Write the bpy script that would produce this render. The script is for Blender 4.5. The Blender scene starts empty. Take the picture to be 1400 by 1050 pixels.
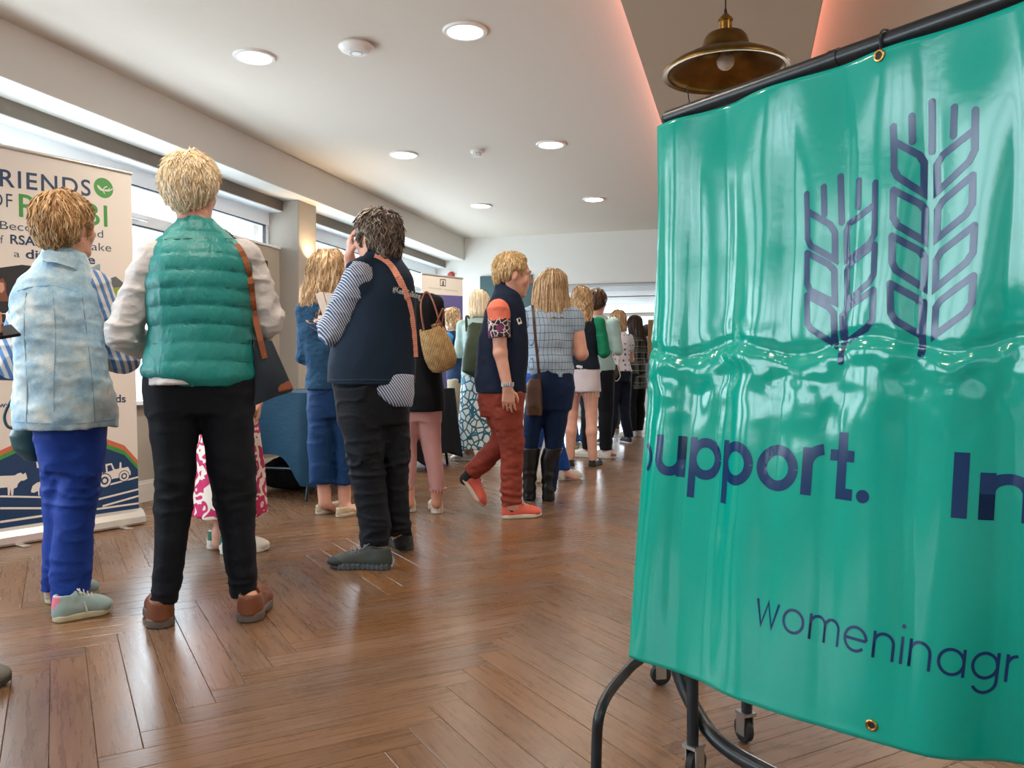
import bpy, bmesh, math, random
import numpy as np
from mathutils import Vector, Matrix

random.seed(7)
np.random.seed(7)
SC = bpy.context.scene
COL = SC.collection

# ---------------------------------------------------------------- camera, sky, light, exposure
F_PX, HORIZON, CAM_H = 1120.0, 508.0, 0.925      # focal length in px of the 1400x1050 frame
THETA = math.atan(318.0 / F_PX)                   # the view turns left of the room axis
ST, CT = math.sin(THETA), math.cos(THETA)
cam_data = bpy.data.cameras.new('camera')
cam_data.sensor_fit = 'HORIZONTAL'
cam_data.sensor_width = 36.0
cam_data.lens = F_PX / 1400.0 * 36.0
cam_data.shift_y = -(525.0 - HORIZON) / 1400.0
cam_data.clip_start = 0.05
cam = bpy.data.objects.new('camera', cam_data)
cam.location = (0, 0, CAM_H)
cam.rotation_euler = (math.pi / 2, 0, THETA)
COL.objects.link(cam)
SC.camera = cam

world = bpy.data.worlds.new('sky')
SC.world = world
world.use_nodes = True
wn = world.node_tree.nodes
wn['Background'].inputs[0].default_value = (0.80, 0.90, 1.0, 1)
wn['Background'].inputs[1].default_value = 2.6

SC.view_settings.view_transform = 'Standard'
SC.view_settings.look = 'None'
SC.view_settings.gamma = 1.0
SC.view_settings.use_curve_mapping = False
SC.view_settings.exposure = 0.0
SC.cycles.use_denoising = True
SC.cycles.max_bounces = 8
SC.cycles.diffuse_bounces = 5
SC.cycles.sample_clamp_indirect = 6.0


def area_light(name, loc, rot, sx, sy, power, col, shape='RECTANGLE', spread=math.pi):
    l = bpy.data.lights.new(name, 'AREA')
    l.shape = shape
    l.size = sx
    l.size_y = sy
    l.energy = power
    l.color = col
    l.spread = spread
    o = bpy.data.objects.new(name, l)
    o.location = loc
    o.rotation_euler = rot
    COL.objects.link(o)
    return o


# daylight entering through the window bays of the left wall and the conservatory beyond the far opening
DAY = (0.80, 0.91, 1.0)
for wy, wl in ((4.9, 3.3), (8.9, 3.4), (2.0, 2.2), (-1.4, 3.0)):
    area_light('window_daylight', (-4.42, wy, 1.45), (0, -math.pi / 2, 0), 1.5, wl, 42 * wl, DAY)
area_light('conservatory_daylight', (-0.6, 16.5, 1.3), (math.pi / 2, 0, math.pi), 6.0, 1.4, 260, DAY)


# ---------------------------------------------------------------- pixel -> direction -> point on a known surface
def ray(px, py):
    u, v = (px - 700.0) / F_PX, (HORIZON - py) / F_PX
    return np.array([-ST + u * CT, CT + u * ST, v])


def floor_pt(px, py):
    d = ray(px, py)
    t = CAM_H / -d[2]
    return np.array([d[0] * t, d[1] * t, 0.0])


def on_x(px, py, X):
    d = ray(px, py)
    t = X / d[0]
    return np.array([X, d[1] * t, CAM_H + d[2] * t])


def on_y(px, py, Y):
    d = ray(px, py)
    t = Y / d[1]
    return np.array([d[0] * t, Y, CAM_H + d[2] * t])


def at_fwd(px, py, fwd):
    d = ray(px, py) * fwd
    return np.array([d[0], d[1], CAM_H + d[2]])


def rf(r, f, z):
    """camera-right / camera-forward metres -> world"""
    return np.array([-ST * f + CT * r, CT * f + ST * r, z])


# ---------------------------------------------------------------- objects, tags, meshes
def link(o, parent=None):
    COL.objects.link(o)
    if parent is not None:
        o.parent = parent
    return o


def tag(o, label=None, cat=None, group=None, kind=None):
    if label:
        o['label'] = label
    if cat:
        o['category'] = cat
    if group:
        o['group'] = group
    if kind:
        o['kind'] = kind
    return o


def thing(name, label, cat, loc=(0, 0, 0), rotz=0.0, group=None):
    o = bpy.data.objects.new(name, None)
    o.empty_display_size = 0.1
    o.location = loc
    o.rotation_euler = (0, 0, rotz)
    link(o)
    return tag(o, label, cat, group)


def me_np(name, V, quads=None, tris=None, smooth=False, mat=None):
    me = bpy.data.meshes.new(name)
    V = np.asarray(V, dtype=np.float32)
    nq = 0 if quads is None else len(quads)
    nt = 0 if tris is None else len(tris)
    me.vertices.add(len(V))
    me.vertices.foreach_set('co', V.ravel())
    idx, start, c = [], [], 0
    if nq:
        q = np.asarray(quads, dtype=np.int32)
        idx.append(q.ravel())
        start.append(np.arange(nq, dtype=np.int32) * 4)
        c = nq * 4
    if nt:
        t = np.asarray(tris, dtype=np.int32)
        idx.append(t.ravel())
        start.append(c + np.arange(nt, dtype=np.int32) * 3)
    idx = np.concatenate(idx)
    start = np.concatenate(start)
    me.loops.add(len(idx))
    me.loops.foreach_set('vertex_index', idx)
    me.polygons.add(len(start))
    me.polygons.foreach_set('loop_start', start)
    me.polygons.foreach_set('use_smooth', np.full(len(start), bool(smooth)))
    me.update(calc_edges=True)
    me.validate()
    if mat is not None:
        me.materials.append(mat)
    return me


class MB:
    """collects simple solids for ONE mesh"""

    def __init__(self):
        self.v, self.f = [], []

    def add(self, v, f):
        n = len(self.v)
        self.v += [tuple(float(c) for c in p) for p in v]
        self.f += [tuple(i + n for i in q) for q in f]
        return self

    def box(self, lo, hi, M=None):
        x0, y0, z0 = lo
        x1, y1, z1 = hi
        v = [(x0, y0, z0), (x1, y0, z0), (x1, y1, z0), (x0, y1, z0), (x0, y0, z1), (x1, y0, z1), (x1, y1, z1), (x0, y1, z1)]
        if M is not None:
            v = [tuple(M @ Vector(p)) for p in v]
        return self.add(v, [(0, 3, 2, 1), (4, 5, 6, 7), (0, 1, 5, 4), (1, 2, 6, 5), (2, 3, 7, 6), (3, 0, 4, 7)])

    def tube(self, pts, r, n=12, caps=True, closed=False, flat=1.0):
        pts = [np.array(p, dtype=float) for p in pts]
        rs = r if hasattr(r, '__len__') else [r] * len(pts)
        rings, prev = [], None
        m = len(pts)
        for i, p in enumerate(pts):
            if closed:
                d = pts[(i + 1) % m] - pts[i - 1]
            else:
                d = pts[min(i + 1, m - 1)] - pts[max(i - 1, 0)]
            d = d / (np.linalg.norm(d) + 1e-12)
            if prev is None:
                a = np.array([0, 0, 1.0]) if abs(d[2]) < 0.9 else np.array([1.0, 0, 0])
                u = np.cross(d, a)
            else:
                u = prev - d * prev.dot(d)
            u /= np.linalg.norm(u) + 1e-12
            prev = u
            w = np.cross(d, u)
            rings.append([p + rs[i] * (math.cos(2 * math.pi * k / n) * u + flat * math.sin(2 * math.pi * k / n) * w) for k in range(n)])
        base = len(self.v)
        for rg in rings:
            self.v += [tuple(float(c) for c in q) for q in rg]
        mm = m if closed else m - 1
        for i in range(mm):
            j = (i + 1) % m
            for k in range(n):
                self.f.append((base + i * n + k, base + i * n + (k + 1) % n, base + j * n + (k + 1) % n, base + j * n + k))
        if caps and not closed:
            self.f.append(tuple(base + k for k in range(n))[::-1])
            self.f.append(tuple(base + (m - 1) * n + k for k in range(n)))
        return self

    def lathe(self, prof, c=(0, 0, 0), n=32):
        base = len(self.v)
        for r, z in prof:
            for k in range(n):
                a = 2 * math.pi * k / n
                self.v.append((c[0] + r * math.cos(a), c[1] + r * math.sin(a), c[2] + z))
        for i in range(len(prof) - 1):
            for k in range(n):
                self.f.append((base + i * n + k, base + i * n + (k + 1) % n, base + (i + 1) * n + (k + 1) % n, base + (i + 1) * n + k))
        return self

    def mesh(self, name, mat, smooth=False, bevel=0.0):
        me = bpy.data.meshes.new(name)
        me.from_pydata(self.v, [], self.f)
        if bevel > 0:
            bm = bmesh.new()
            bm.from_mesh(me)
            ed = [e for e in bm.edges if len(e.link_faces) == 2 and e.calc_face_angle(0) > 0.6]
            bmesh.ops.bevel(bm, geom=ed, offset=bevel, segments=2, affect='EDGES', clamp_overlap=True)
            bm.to_mesh(me)
            bm.free()
        me.update()
        if smooth:
            me.polygons.foreach_set('use_smooth', np.ones(len(me.polygons), dtype=bool))
            me.set_sharp_from_angle(angle=math.radians(40))
        if mat is not None:
            me.materials.append(mat)
        return me

    def build(self, name, mat, parent=None, smooth=False, bevel=0.0):
        return link(bpy.data.objects.new(name, self.mesh(name, mat, smooth, bevel)), parent)


def copy_tree(o, parent=None):
    c = o.copy()
    COL.objects.link(c)
    if parent is not None:
        c.parent = parent
    for ch in list(o.children):
        copy_tree(ch, c)
    return c


def catmull(pts, n=8):
    pts = [np.array(p, dtype=float) for p in pts]
    out = []
    for i in range(len(pts) - 1):
        p0, p1, p2, p3 = pts[max(i - 1, 0)], pts[i], pts[i + 1], pts[min(i + 2, len(pts) - 1)]
        for k in range(n):
            t = k / n
            out.append(0.5 * (2 * p1 + (p2 - p0) * t + (2 * p0 - 5 * p1 + 4 * p2 - p3) * t * t + (3 * p1 - p0 - 3 * p2 + p3) * t ** 3))
    out.append(pts[-1])
    return out


# ---------------------------------------------------------------- materials
def C(h):
    h = h.lstrip('#')
    o = []
    for i in (0, 2, 4):
        s = int(h[i:i + 2], 16) / 255.0
        o.append(s / 12.92 if s <= 0.04045 else ((s + 0.055) / 1.055) ** 2.4)
    return (o[0], o[1], o[2], 1.0)


class NT:
    def __init__(self, name):
        self.m = bpy.data.materials.new(name)
        self.m.use_nodes = True
        self.t = self.m.node_tree
        self.b = self.t.nodes['Principled BSDF']

    def n(self, typ, **kw):
        nd = self.t.nodes.new(typ)
        for k, v in kw.items():
            if k.startswith('_'):
                nd.inputs[k[1:]].default_value = v
            else:
                setattr(nd, k, v)
        return nd

    def l(self, a, b):
        self.t.links.new(a, b)

    def coord(self, which='Object', scale=None, rot=None):
        tc = self.n('ShaderNodeTexCoord')
        if scale is None and rot is None:
            return tc.outputs[which]
        mp = self.n('ShaderNodeMapping')
        if scale is not None:
            mp.inputs['Scale'].default_value = scale
        if rot is not None:
            mp.inputs['Rotation'].default_value = rot
        self.l(tc.outputs[which], mp.inputs['Vector'])
        return mp.outputs['Vector']

    def math(self, op, a, b=None, c=None):
        nd = self.n('ShaderNodeMath', operation=op)
        for i, x in enumerate((a, b, c)):
            if x is None:
                continue
            if isinstance(x, (int, float)):
                nd.inputs[i].default_value = x
            else:
                self.l(x, nd.inputs[i])
        return nd.outputs[0]

    def mix(self, fac, a, b):
        nd = self.n('ShaderNodeMix', data_type='RGBA')
        for i, x in ((0, fac), (6, a), (7, b)):
            if isinstance(x, (int, float)):
                nd.inputs[i].default_value = x
            elif isinstance(x, tuple):
                nd.inputs[i].default_value = x
            else:
                self.l(x, nd.inputs[i])
        return nd.outputs[2]

    def noise(self, vec, scale, detail=3.0, rough=0.5):
        nd = self.n('ShaderNodeTexNoise')
        nd.inputs['Scale'].default_value = scale
        nd.inputs['Detail'].default_value = detail
        nd.inputs['Roughness'].default_value = rough
        if vec is not None:
            self.l(vec, nd.inputs['Vector'])
        return nd.outputs['Fac']

    def bump(self, h, strength=0.3, dist=0.005):
        nd = self.n('ShaderNodeBump')
        nd.inputs['Strength'].default_value = strength
        nd.inputs['Distance'].default_value = dist
        self.l(h, nd.inputs['Height'])
        self.l(nd.outputs[0], self.b.inputs['Normal'])

    def col(self, x):
        if isinstance(x, tuple):
            self.b.inputs['Base Color'].default_value = x
        else:
            self.l(x, self.b.inputs['Base Color'])

    def set(self, **kw):
        for k, v in kw.items():
            self.b.inputs[k.replace('_', ' ')].default_value = v
        return self


_MC = {}


def plain(col, rough=0.5, metal=0.0, spec=0.5, var=0.0, name=None, bump=0.0, bscale=60.0, coat=0.0):
    key = ('p', col, rough, metal, spec, var, bump, bscale, coat)
    if key in _MC:
        return _MC[key]
    m = NT(name or 'paint_' + col.strip('#'))
    c = C(col)
    m.set(Roughness=rough, Metallic=metal)
    m.b.inputs['Specular IOR Level'].default_value = spec
    m.b.inputs['Coat Weight'].default_value = coat
    if var > 0 or bump > 0:
        v = m.coord('Object')
        f = m.noise(v, bscale, 4.0)
        if var > 0:
            f2 = m.noise(v, bscale * 0.12, 3.0)
            dk = tuple(x * (1 - var) for x in c[:3]) + (1,)
            lt = tuple(min(1, x * (1 + var)) for x in c[:3]) + (1,)
            m.col(m.mix(f2, dk, lt))
        else:
            m.col(c)
        if bump > 0:
            m.bump(f, bump, 0.004)
    else:
        m.col(c)
    _MC[key] = m.m
    return m.m


def emit(col, strength, name='glow'):
    m = NT(name)
    m.col((0, 0, 0, 1))
    m.b.inputs['Emission Color'].default_value = C(col) if isinstance(col, str) else col
    m.b.inputs['Emission Strength'].default_value = strength
    return m.m


def fabric(col, col2=None, rough=0.85, wscale=900.0, wb=0.25, nscale=9.0, sheen=0.0, wrinkle=0.35, spec=0.25, name=None):
    """cloth: colour variation, fine weave and soft creases"""
    key = ('f', col, col2, rough, wscale, wb, nscale, sheen, wrinkle, spec)
    if key in _MC:
        return _MC[key]
    m = NT(name or 'cloth_' + col.strip('#'))
    v = m.coord('Object')
    f = m.noise(v, nscale, 4.0)
    c1 = C(col)
    c2 = C(col2) if col2 else tuple(x * 0.82 for x in c1[:3]) + (1,)
    m.col(m.mix(f, c2, c1))
    m.set(Roughness=rough)
    m.b.inputs['Specular IOR Level'].default_value = spec
    if sheen:
        m.b.inputs['Sheen Weight'].default_value = sheen
    w = m.noise(v, wscale, 1.0)
    vs = m.coord('Object', scale=(1.0, 1.0, 1.9))
    wr = m.noise(vs, 26.0, 3.0, 0.55)
    h = m.math('ADD', m.math('MULTIPLY', w, wb * 0.12), m.math('MULTIPLY', wr, wrinkle))
    m.bump(h, 0.55, 0.012)
    _MC[key] = m.m
    return m.m


def stripes(colA, colB, direction, period, duty=0.5, rough=0.8, wrinkle=0.3, soft=0.08, warp=0.004, name=None):
    m = NT(name or 'striped_cloth')
    v = m.coord('Object')
    d = np.array(direction, float)
    d /= np.linalg.norm(d)
    dn = m.n('ShaderNodeVectorMath', operation='DOT_PRODUCT')
    m.l(v, dn.inputs[0])
    dn.inputs[1].default_value = tuple(d)
    nz = m.noise(v, 14.0, 2.0)
    x = m.math('ADD', m.math('DIVIDE', dn.outputs['Value'], period), m.math('MULTIPLY', nz, warp / period))
    fr = m.math('FRACT', x)
    s = m.n('ShaderNodeMapRange', interpolation_type='SMOOTHSTEP')
    m.l(m.math('ABSOLUTE', m.math('SUBTRACT', fr, 0.5)), s.inputs['Value'])
    s.inputs['From Min'].default_value = duty / 2 - soft / 2
    s.inputs['From Max'].default_value = duty / 2 + soft / 2
    m.col(m.mix(s.outputs[0], C(colA), C(colB)))
    m.set(Roughness=rough)
    m.b.inputs['Specular IOR Level'].default_value = 0.25
    m.bump(m.noise(v, 28.0, 3.0), wrinkle, 0.012)
    return m.m


def plaid(base, lineA, lineB, period, wA=0.10, wB=0.06, rough=0.8, name=None, perz=None, ang=0.0, wide=None, wide_col=None):
    """grid of lines in the local x / z plane"""
    m = NT(name or 'plaid_cloth')
    v = m.coord('Object', rot=(0, ang, 0))
    sx = m.n('ShaderNodeSeparateXYZ')
    m.l(v, sx.inputs[0])
    nz = m.math('MULTIPLY', m.math('SUBTRACT', m.noise(m.coord('Object'), 9.0, 2.0), 0.5), 0.02)

    def line(sock, per, w):
        fr = m.math('FRACT', m.math('DIVIDE', m.math('ADD', sock, nz), per))
        return m.math('LESS_THAN', fr, w)
    px = line(m.math('ADD', sx.outputs[0], m.math('MULTIPLY', sx.outputs[1], 0.7)), period, wA)
    pz = line(sx.outputs[2], perz or period, wB)
    c = m.mix(px, C(base), C(lineA))
    if wide:
        c = m.mix(m.math('MULTIPLY', line(sx.outputs[2], (perz or period) * 2, wide), 0.6), c, C(wide_col))
        c = m.mix(m.math('MULTIPLY', line(m.math('ADD', sx.outputs[0], sx.outputs[1]), period * 2, wide), 0.6), c, C(wide_col))
    c = m.mix(pz, c, C(lineB))
    m.col(c)
    m.set(Roughness=rough)
    m.b.inputs['Specular IOR Level'].default_value = 0.25
    m.bump(m.noise(m.coord('Object'), 26.0, 3.0), 0.35, 0.012)
    return m.m


def hair_mat(dark, mid, light, name='hair_fibre'):
    m = NT(name)
    g = m.n('ShaderNodeNewGeometry')
    v = m.coord('Object', scale=(1, 1, 0.35))
    nz = m.noise(v, 110.0, 3.0)
    x = m.math('ADD', m.math('MULTIPLY', g.outputs['Random Per Island'], 0.55), m.math('MULTIPLY', nz, 0.55))
    r = m.n('ShaderNodeValToRGB')
    e = r.color_ramp.elements
    e[0].position, e[0].color = 0.2, C(dark)
    e[1].position, e[1].color = 0.85, C(light)
    k = e.new(0.5)
    k.color = C(mid)
    m.l(x, r.inputs[0])
    m.col(r.outputs[0])
    m.set(Roughness=0.42)
    m.b.inputs['Specular IOR Level'].default_value = 0.35
    m.bump(nz, 0.5, 0.006)
    return m.m


def skin_mat(col='#c98f78', name='skin'):
    key = ('skin', col)
    if key in _MC:
        return _MC[key]
    m = NT(name)
    v = m.coord('Object')
    c = C(col)
    f = m.noise(v, 22.0, 4.0)
    m.col(m.mix(f, (c[0] * 0.86, c[1] * 0.74, c[2] * 0.70, 1), (min(1, c[0] * 1.1), c[1] * 1.1, c[2] * 1.1, 1)))
    m.set(Roughness=0.5)
    m.b.inputs['Specular IOR Level'].default_value = 0.35
    m.b.inputs['Subsurface Weight'].default_value = 0.12
    m.b.inputs['Subsurface Radius'].default_value = (0.012, 0.005, 0.003)
    m.bump(m.noise(v, 260.0, 3.0), 0.15, 0.002)
    _MC[key] = m.m
    return m.m


# ---------------------------------------------------------------- flat print: filled lettering and shapes
def text_geo(s, size=1.0, bold=0.0, spacing=1.0):
    cu = bpy.data.curves.new('lettering', 'FONT')
    cu.body = s
    cu.size = size
    cu.offset = bold
    cu.space_character = spacing
    cu.resolution_u = 5
    o = bpy.data.objects.new('lettering', cu)
    COL.objects.link(o)
    dg = bpy.context.evaluated_depsgraph_get()
    me = bpy.data.meshes.new_from_object(o.evaluated_get(dg))
    V = np.zeros(len(me.vertices) * 3)
    me.vertices.foreach_get('co', V)
    V = V.reshape(-1, 3)[:, :2]
    Fc = [tuple(p.vertices) for p in me.polygons]
    bpy.data.objects.remove(o)
    bpy.data.curves.remove(cu)
    bpy.data.meshes.remove(me)
    return V, Fc


def fit_text(s, x0, y0, width, height, bold=0.0, spacing=1.0):
    """lettering scaled so that it spans width x height (cap height) from its baseline-left"""
    V, Fc = text_geo(s, 1.0, bold, spacing)
    lo, hi = V.min(0), V.max(0)
    cap = 0.73
    V = V.copy()
    V[:, 0] = x0 + (V[:, 0] - lo[0]) / (hi[0] - lo[0]) * width
    V[:, 1] = y0 + V[:, 1] / cap * height
    return V, Fc


def ribbon(pts, w, closed=False, rnd=True):
    """flat stroke of width w along a 2D polyline -> verts, quads (with round ends)"""
    pts = [np.array(p, float) for p in pts]
    n = len(pts)
    V, Fc = [], []
    for i in range(n):
        a = pts[i - 1] if (i > 0 or closed) else pts[i]
        b = pts[(i + 1) % n] if (i < n - 1 or closed) else pts[i]
        d0 = pts[i] - a
        d1 = b - pts[i]
        l0, l1 = np.linalg.norm(d0), np.linalg.norm(d1)
        d0 = d0 / l0 if l0 > 1e-9 else d1 / (l1 + 1e-12)
        d1 = d1 / l1 if l1 > 1e-9 else d0
        nn = np.array([-d0[1] - d1[1], d0[0] + d1[0]])
        ln = np.linalg.norm(nn)
        nn = nn / ln if ln > 1e-6 else np.array([-d0[1], d0[0]])
        c = max(0.45, nn.dot(np.array([-d0[1], d0[0]])))
        V += [pts[i] + nn * w / 2 / c, pts[i] - nn * w / 2 / c]
    m = n if closed else n - 1
    for i in range(m):
        j = (i + 1) % n
        Fc.append((2 * i, 2 * i + 1, 2 * j + 1, 2 * j))
    if rnd and not closed:
        for e, o in ((0, 1), (n - 1, n - 2)):
            d = pts[e] - pts[o]
            d /= np.linalg.norm(d) + 1e-12
            base = len(V)
            a0 = math.atan2(d[1], d[0])
            V.append(pts[e])
            K = 8
            for k in range(K + 1):
                a = a0 - math.pi / 2 + math.pi * k / K
                V.append(pts[e] + w / 2 * np.array([math.cos(a), math.sin(a)]))
            for k in range(K):
                Fc.append((base, base + 1 + k, base + 2 + k))
    return np.array(V), Fc


def join_geo(parts):
    V, Fc, n = [], [], 0
    for v, f in parts:
        V.append(np.asarray(v))
        Fc += [tuple(i + n for i in q) for q in f]
        n += len(v)
    return np.concatenate(V), Fc


def arc(cx, cy, r, a0, a1, n=20, ry=None):
    return [(cx + r * math.cos(math.radians(a0 + (a1 - a0) * k / n)), cy + (ry or r) * math.sin(math.radians(a0 + (a1 - a0) * k / n))) for k in range(n + 1)]


def densify(V, Fc, gx, gy):
    """cut a flat 2D mesh along a grid so that it can follow a curved sheet"""
    bm = bmesh.new()
    vs = [bm.verts.new((p[0], p[1], 0)) for p in V]
    for q in Fc:
        try:
            bm.faces.new([vs[i] for i in q])
        except ValueError:
            pass
    lo, hi = V.min(0), V.max(0)
    for ax, g in ((0, gx), (1, gy)):
        x = math.ceil(lo[ax] / g) * g
        while x < hi[ax]:
            co = [0, 0, 0]
            no = [0, 0, 0]
            co[ax] = x
            no[ax] = 1
            bmesh.ops.bisect_plane(bm, geom=bm.verts[:] + bm.edges[:] + bm.faces[:], dist=1e-7, plane_co=co, plane_no=no)
            x += g
    bmesh.ops.triangulate(bm, faces=[f for f in bm.faces if len(f.verts) > 4])
    bm.verts.index_update()
    V2 = np.array([v.co[:2] for v in bm.verts])
    F2 = [tuple(v.index for v in f.verts) for f in bm.faces]
    bm.free()
    return V2, F2
# ================================================================ THE ROOM
Z_CEIL, Z_SOFF, Z_BEAM = 2.80, 2.49, 2.396
X_SOFF, X_BEAM, X_WALL, X_GLASS, X_PILLAR = -3.79, -4.072, -4.106, -4.245, -3.91
Y_FAR, Y_BACK, X_RIGHT = 10.9, -4.2, 3.4
Z_HEAD = 2.09
Z_SILL = 0.72


def struct(name, mb, mat, parent=None, **kw):
    o = mb.build(name, mat, parent, **kw)
    if parent is None:
        o['kind'] = 'structure'
    return o


def wallpaper(col, name):
    m = NT(name)
    v = m.coord('Object', scale=(1, 1, 0.08))
    f = m.noise(v, 420.0, 2.0)
    g = m.noise(m.coord('Object', scale=(0.1, 0.1, 1)), 420.0, 2.0)
    s = m.math('ADD', m.math('MULTIPLY', f, 0.5), m.math('MULTIPLY', g, 0.5))
    c = C(col)
    m.col(m.mix(s, tuple(x * 0.78 for x in c[:3]) + (1,), tuple(x * 1.15 for x in c[:3]) + (1,)))
    m.set(Roughness=0.75)
    m.bump(s, 0.2, 0.003)
    return m.m


M_CEIL = plain('#d8cfc2', 0.9, var=0.02, bump=0.03, bscale=200, name='ceiling_paint')
M_WALLW = plain('#d9d7d0', 0.85, var=0.02, name='white_wall_paint')
M_PAPER = wallpaper('#a99f92', 'woven_wallpaper')
M_PILLAR = wallpaper('#a79e93', 'pillar_wallpaper')
M_BEAM = wallpaper('#7d7469', 'blind_box_cloth')
M_UPVC = plain('#eff4f7', 0.35, name='white_window_frame')
M_SKIRT = plain('#d5d0c8', 0.5, name='skirting_paint')
M_GASKET = plain('#2c3136', 0.6, name='window_gasket')


def glass_mat():
    m = NT('window_glass')
    t = m.n('ShaderNodeBsdfTransparent')
    t.inputs[0].default_value = (0.97, 0.99, 1, 1)
    g = m.n('ShaderNodeBsdfGlossy')
    g.inputs['Roughness'].default_value = 0.02
    mx = m.n('ShaderNodeMixShader')
    mx.inputs[0].default_value = 0.06
    m.l(t.outputs[0], mx.inputs[1])
    m.l(g.outputs[0], mx.inputs[2])
    m.l(mx.outputs[0], m.t.nodes['Material Output'].inputs['Surface'])
    return m.m


M_GLASS = glass_mat()


# ---- floor: 4 x 36 inch planks in herringbone, each its own piece
def wood_mat():
    m = NT('oak_plank')
    uv = m.n('ShaderNodeUVMap')
    oi = m.n('ShaderNodeObjectInfo')
    ge = m.n('ShaderNodeNewGeometry')
    rnd = m.math('FRACT', m.math('ADD', oi.outputs['Random'], ge.outputs['Random Per Island']))
    cb = m.n('ShaderNodeCombineXYZ')
    m.l(m.math('MULTIPLY', rnd, 37.0), cb.inputs[0])
    m.l(m.math('MULTIPLY', rnd, 91.0), cb.inputs[1])
    ad = m.n('ShaderNodeVectorMath', operation='ADD')
    m.l(uv.outputs[0], ad.inputs[0])
    m.l(cb.outputs[0], ad.inputs[1])
    mp = m.n('ShaderNodeMapping')
    mp.inputs['Scale'].default_value = (1.6, 26.0, 1.0)
    m.l(ad.outputs[0], mp.inputs[0])
    g1 = m.noise(mp.outputs[0], 2.2, 6.0, 0.62)
    mp2 = m.n('ShaderNodeMapping')
    mp2.inputs['Scale'].default_value = (4.0, 160.0, 1.0)
    m.l(ad.outputs[0], mp2.inputs[0])
    g2 = m.noise(mp2.outputs[0], 2.0, 2.0)
    x = m.math('ADD', m.math('MULTIPLY', g1, 0.7), m.math('MULTIPLY', g2, 0.3))
    r = m.n('ShaderNodeValToRGB')
    e = r.color_ramp.elements
    e[0].position, e[0].color = 0.25, C('#583d28')
    e[1].position, e[1].color = 0.78, C('#866344')
    k = e.new(0.52)
    k.color = C('#704f33')
    m.l(x, r.inputs[0])
    sh = m.n('ShaderNodeHueSaturation')
    m.l(r.outputs[0], sh.inputs['Color'])
    m.l(m.math('ADD', m.math('MULTIPLY', rnd, 0.24), 0.86), sh.inputs['Value'])
    m.l(m.math('ADD', m.math('MULTIPLY', m.math('FRACT', m.math('MULTIPLY', rnd, 7.3)), 0.25), 0.80), sh.inputs['Saturation'])
    m.col(sh.outputs[0])
    rr = m.n('ShaderNodeMapRange')
    m.l(g1, rr.inputs['Value'])
    rr.inputs['To Min'].default_value = 0.22
    rr.inputs['To Max'].default_value = 0.34
    m.l(rr.outputs[0], m.b.inputs['Roughness'])
    m.b.inputs['Specular IOR Level'].default_value = 0.5
    m.bump(g2, 0.04, 0.001)
    return m.m


M_WOOD = wood_mat()
M_GROOVE = plain('#2a1a10', 0.8, name='plank_joint')
floor = struct('floor', MB().box((-4.4, Y_BACK, -0.12), (X_RIGHT, 17.0, -0.004)), M_GROOVE)

PL, PW = 0.9144, 0.1016


def plank_mesh(gap=0.0007, bev=0.0012):
    a, b = PL / 2 - gap, PW / 2 - gap
    V = [(-a, -b, -0.004), (a, -b, -0.004), (a, b, -0.004), (-a, b, -0.004),
         (-a, -b, -bev), (a, -b, -bev), (a, b, -bev), (-a, b, -bev),
         (-a + bev, -b + bev, 0), (a - bev, -b + bev, 0), (a - bev, b - bev, 0), (-a + bev, b - bev, 0)]
    Q = [(0, 1, 5, 4), (1, 2, 6, 5), (2, 3, 7, 6), (3, 0, 4, 7), (4, 5, 9, 8), (5, 6, 10, 9), (6, 7, 11, 10), (7, 4, 8, 11), (8, 9, 10, 11)]
    return np.array(V), np.array(Q)


def add_uv(me, xy):
    uv = me.uv_layers.new(name='plank_uv')
    li = np.zeros(len(me.loops), dtype=np.int32)
    me.loops.foreach_get('vertex_index', li)
    uv.data.foreach_set('uv', np.ascontiguousarray(xy[li]).astype(np.float32).ravel())


PV, PQ = plank_mesh()
plank_me = me_np('plank', PV, PQ, mat=M_WOOD)
add_uv(plank_me, PV[:, :2])
E1 = np.array([math.sqrt(.5), math.sqrt(.5)])
E2 = np.array([-math.sqrt(.5), math.sqrt(.5)])
OX = -2.137 - (PL - PW) * math.sqrt(.5)          # phase read from the joints beside the teal vest's shoes
OY = 2.262 - (PL + 3 * PW) * math.sqrt(.5)
planks = []
for n_ in range(-160, 320):
    for m_ in range(-12, 12):
        for kind in (0, 1):
            if kind == 0:
                a, b = n_ * PW + m_ * PL + PL / 2, n_ * PW - m_ * PL + PW / 2
            else:
                a, b = n_ * PW + m_ * PL + PL + PW / 2, n_ * PW - m_ * PL + PW - PL / 2
            p = E1 * a + E2 * b + np.array([OX, OY])
            if -4.5 < p[0] < X_RIGHT + .2 and Y_BACK - .2 < p[1] < 17.2:
                planks.append((p[0], p[1], math.pi / 4 if kind == 0 else -math.pi / 4))


def in_view(x, y):
    f = -ST * x + CT * y
    r = CT * x + ST * y
    return f > 1.6 and abs(r / f) < 0.72


def seen_key(p):
    f = -ST * p[0] + CT * p[1]
    r = CT * p[0] + ST * p[1]
    if not in_view(p[0], p[1]):
        return 1e6 + f * f + r * r
    hid = 3.0 if (r / f > 0.24 and f < 3.6) else 0.0      # under the big banner
    return f + hid


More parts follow.
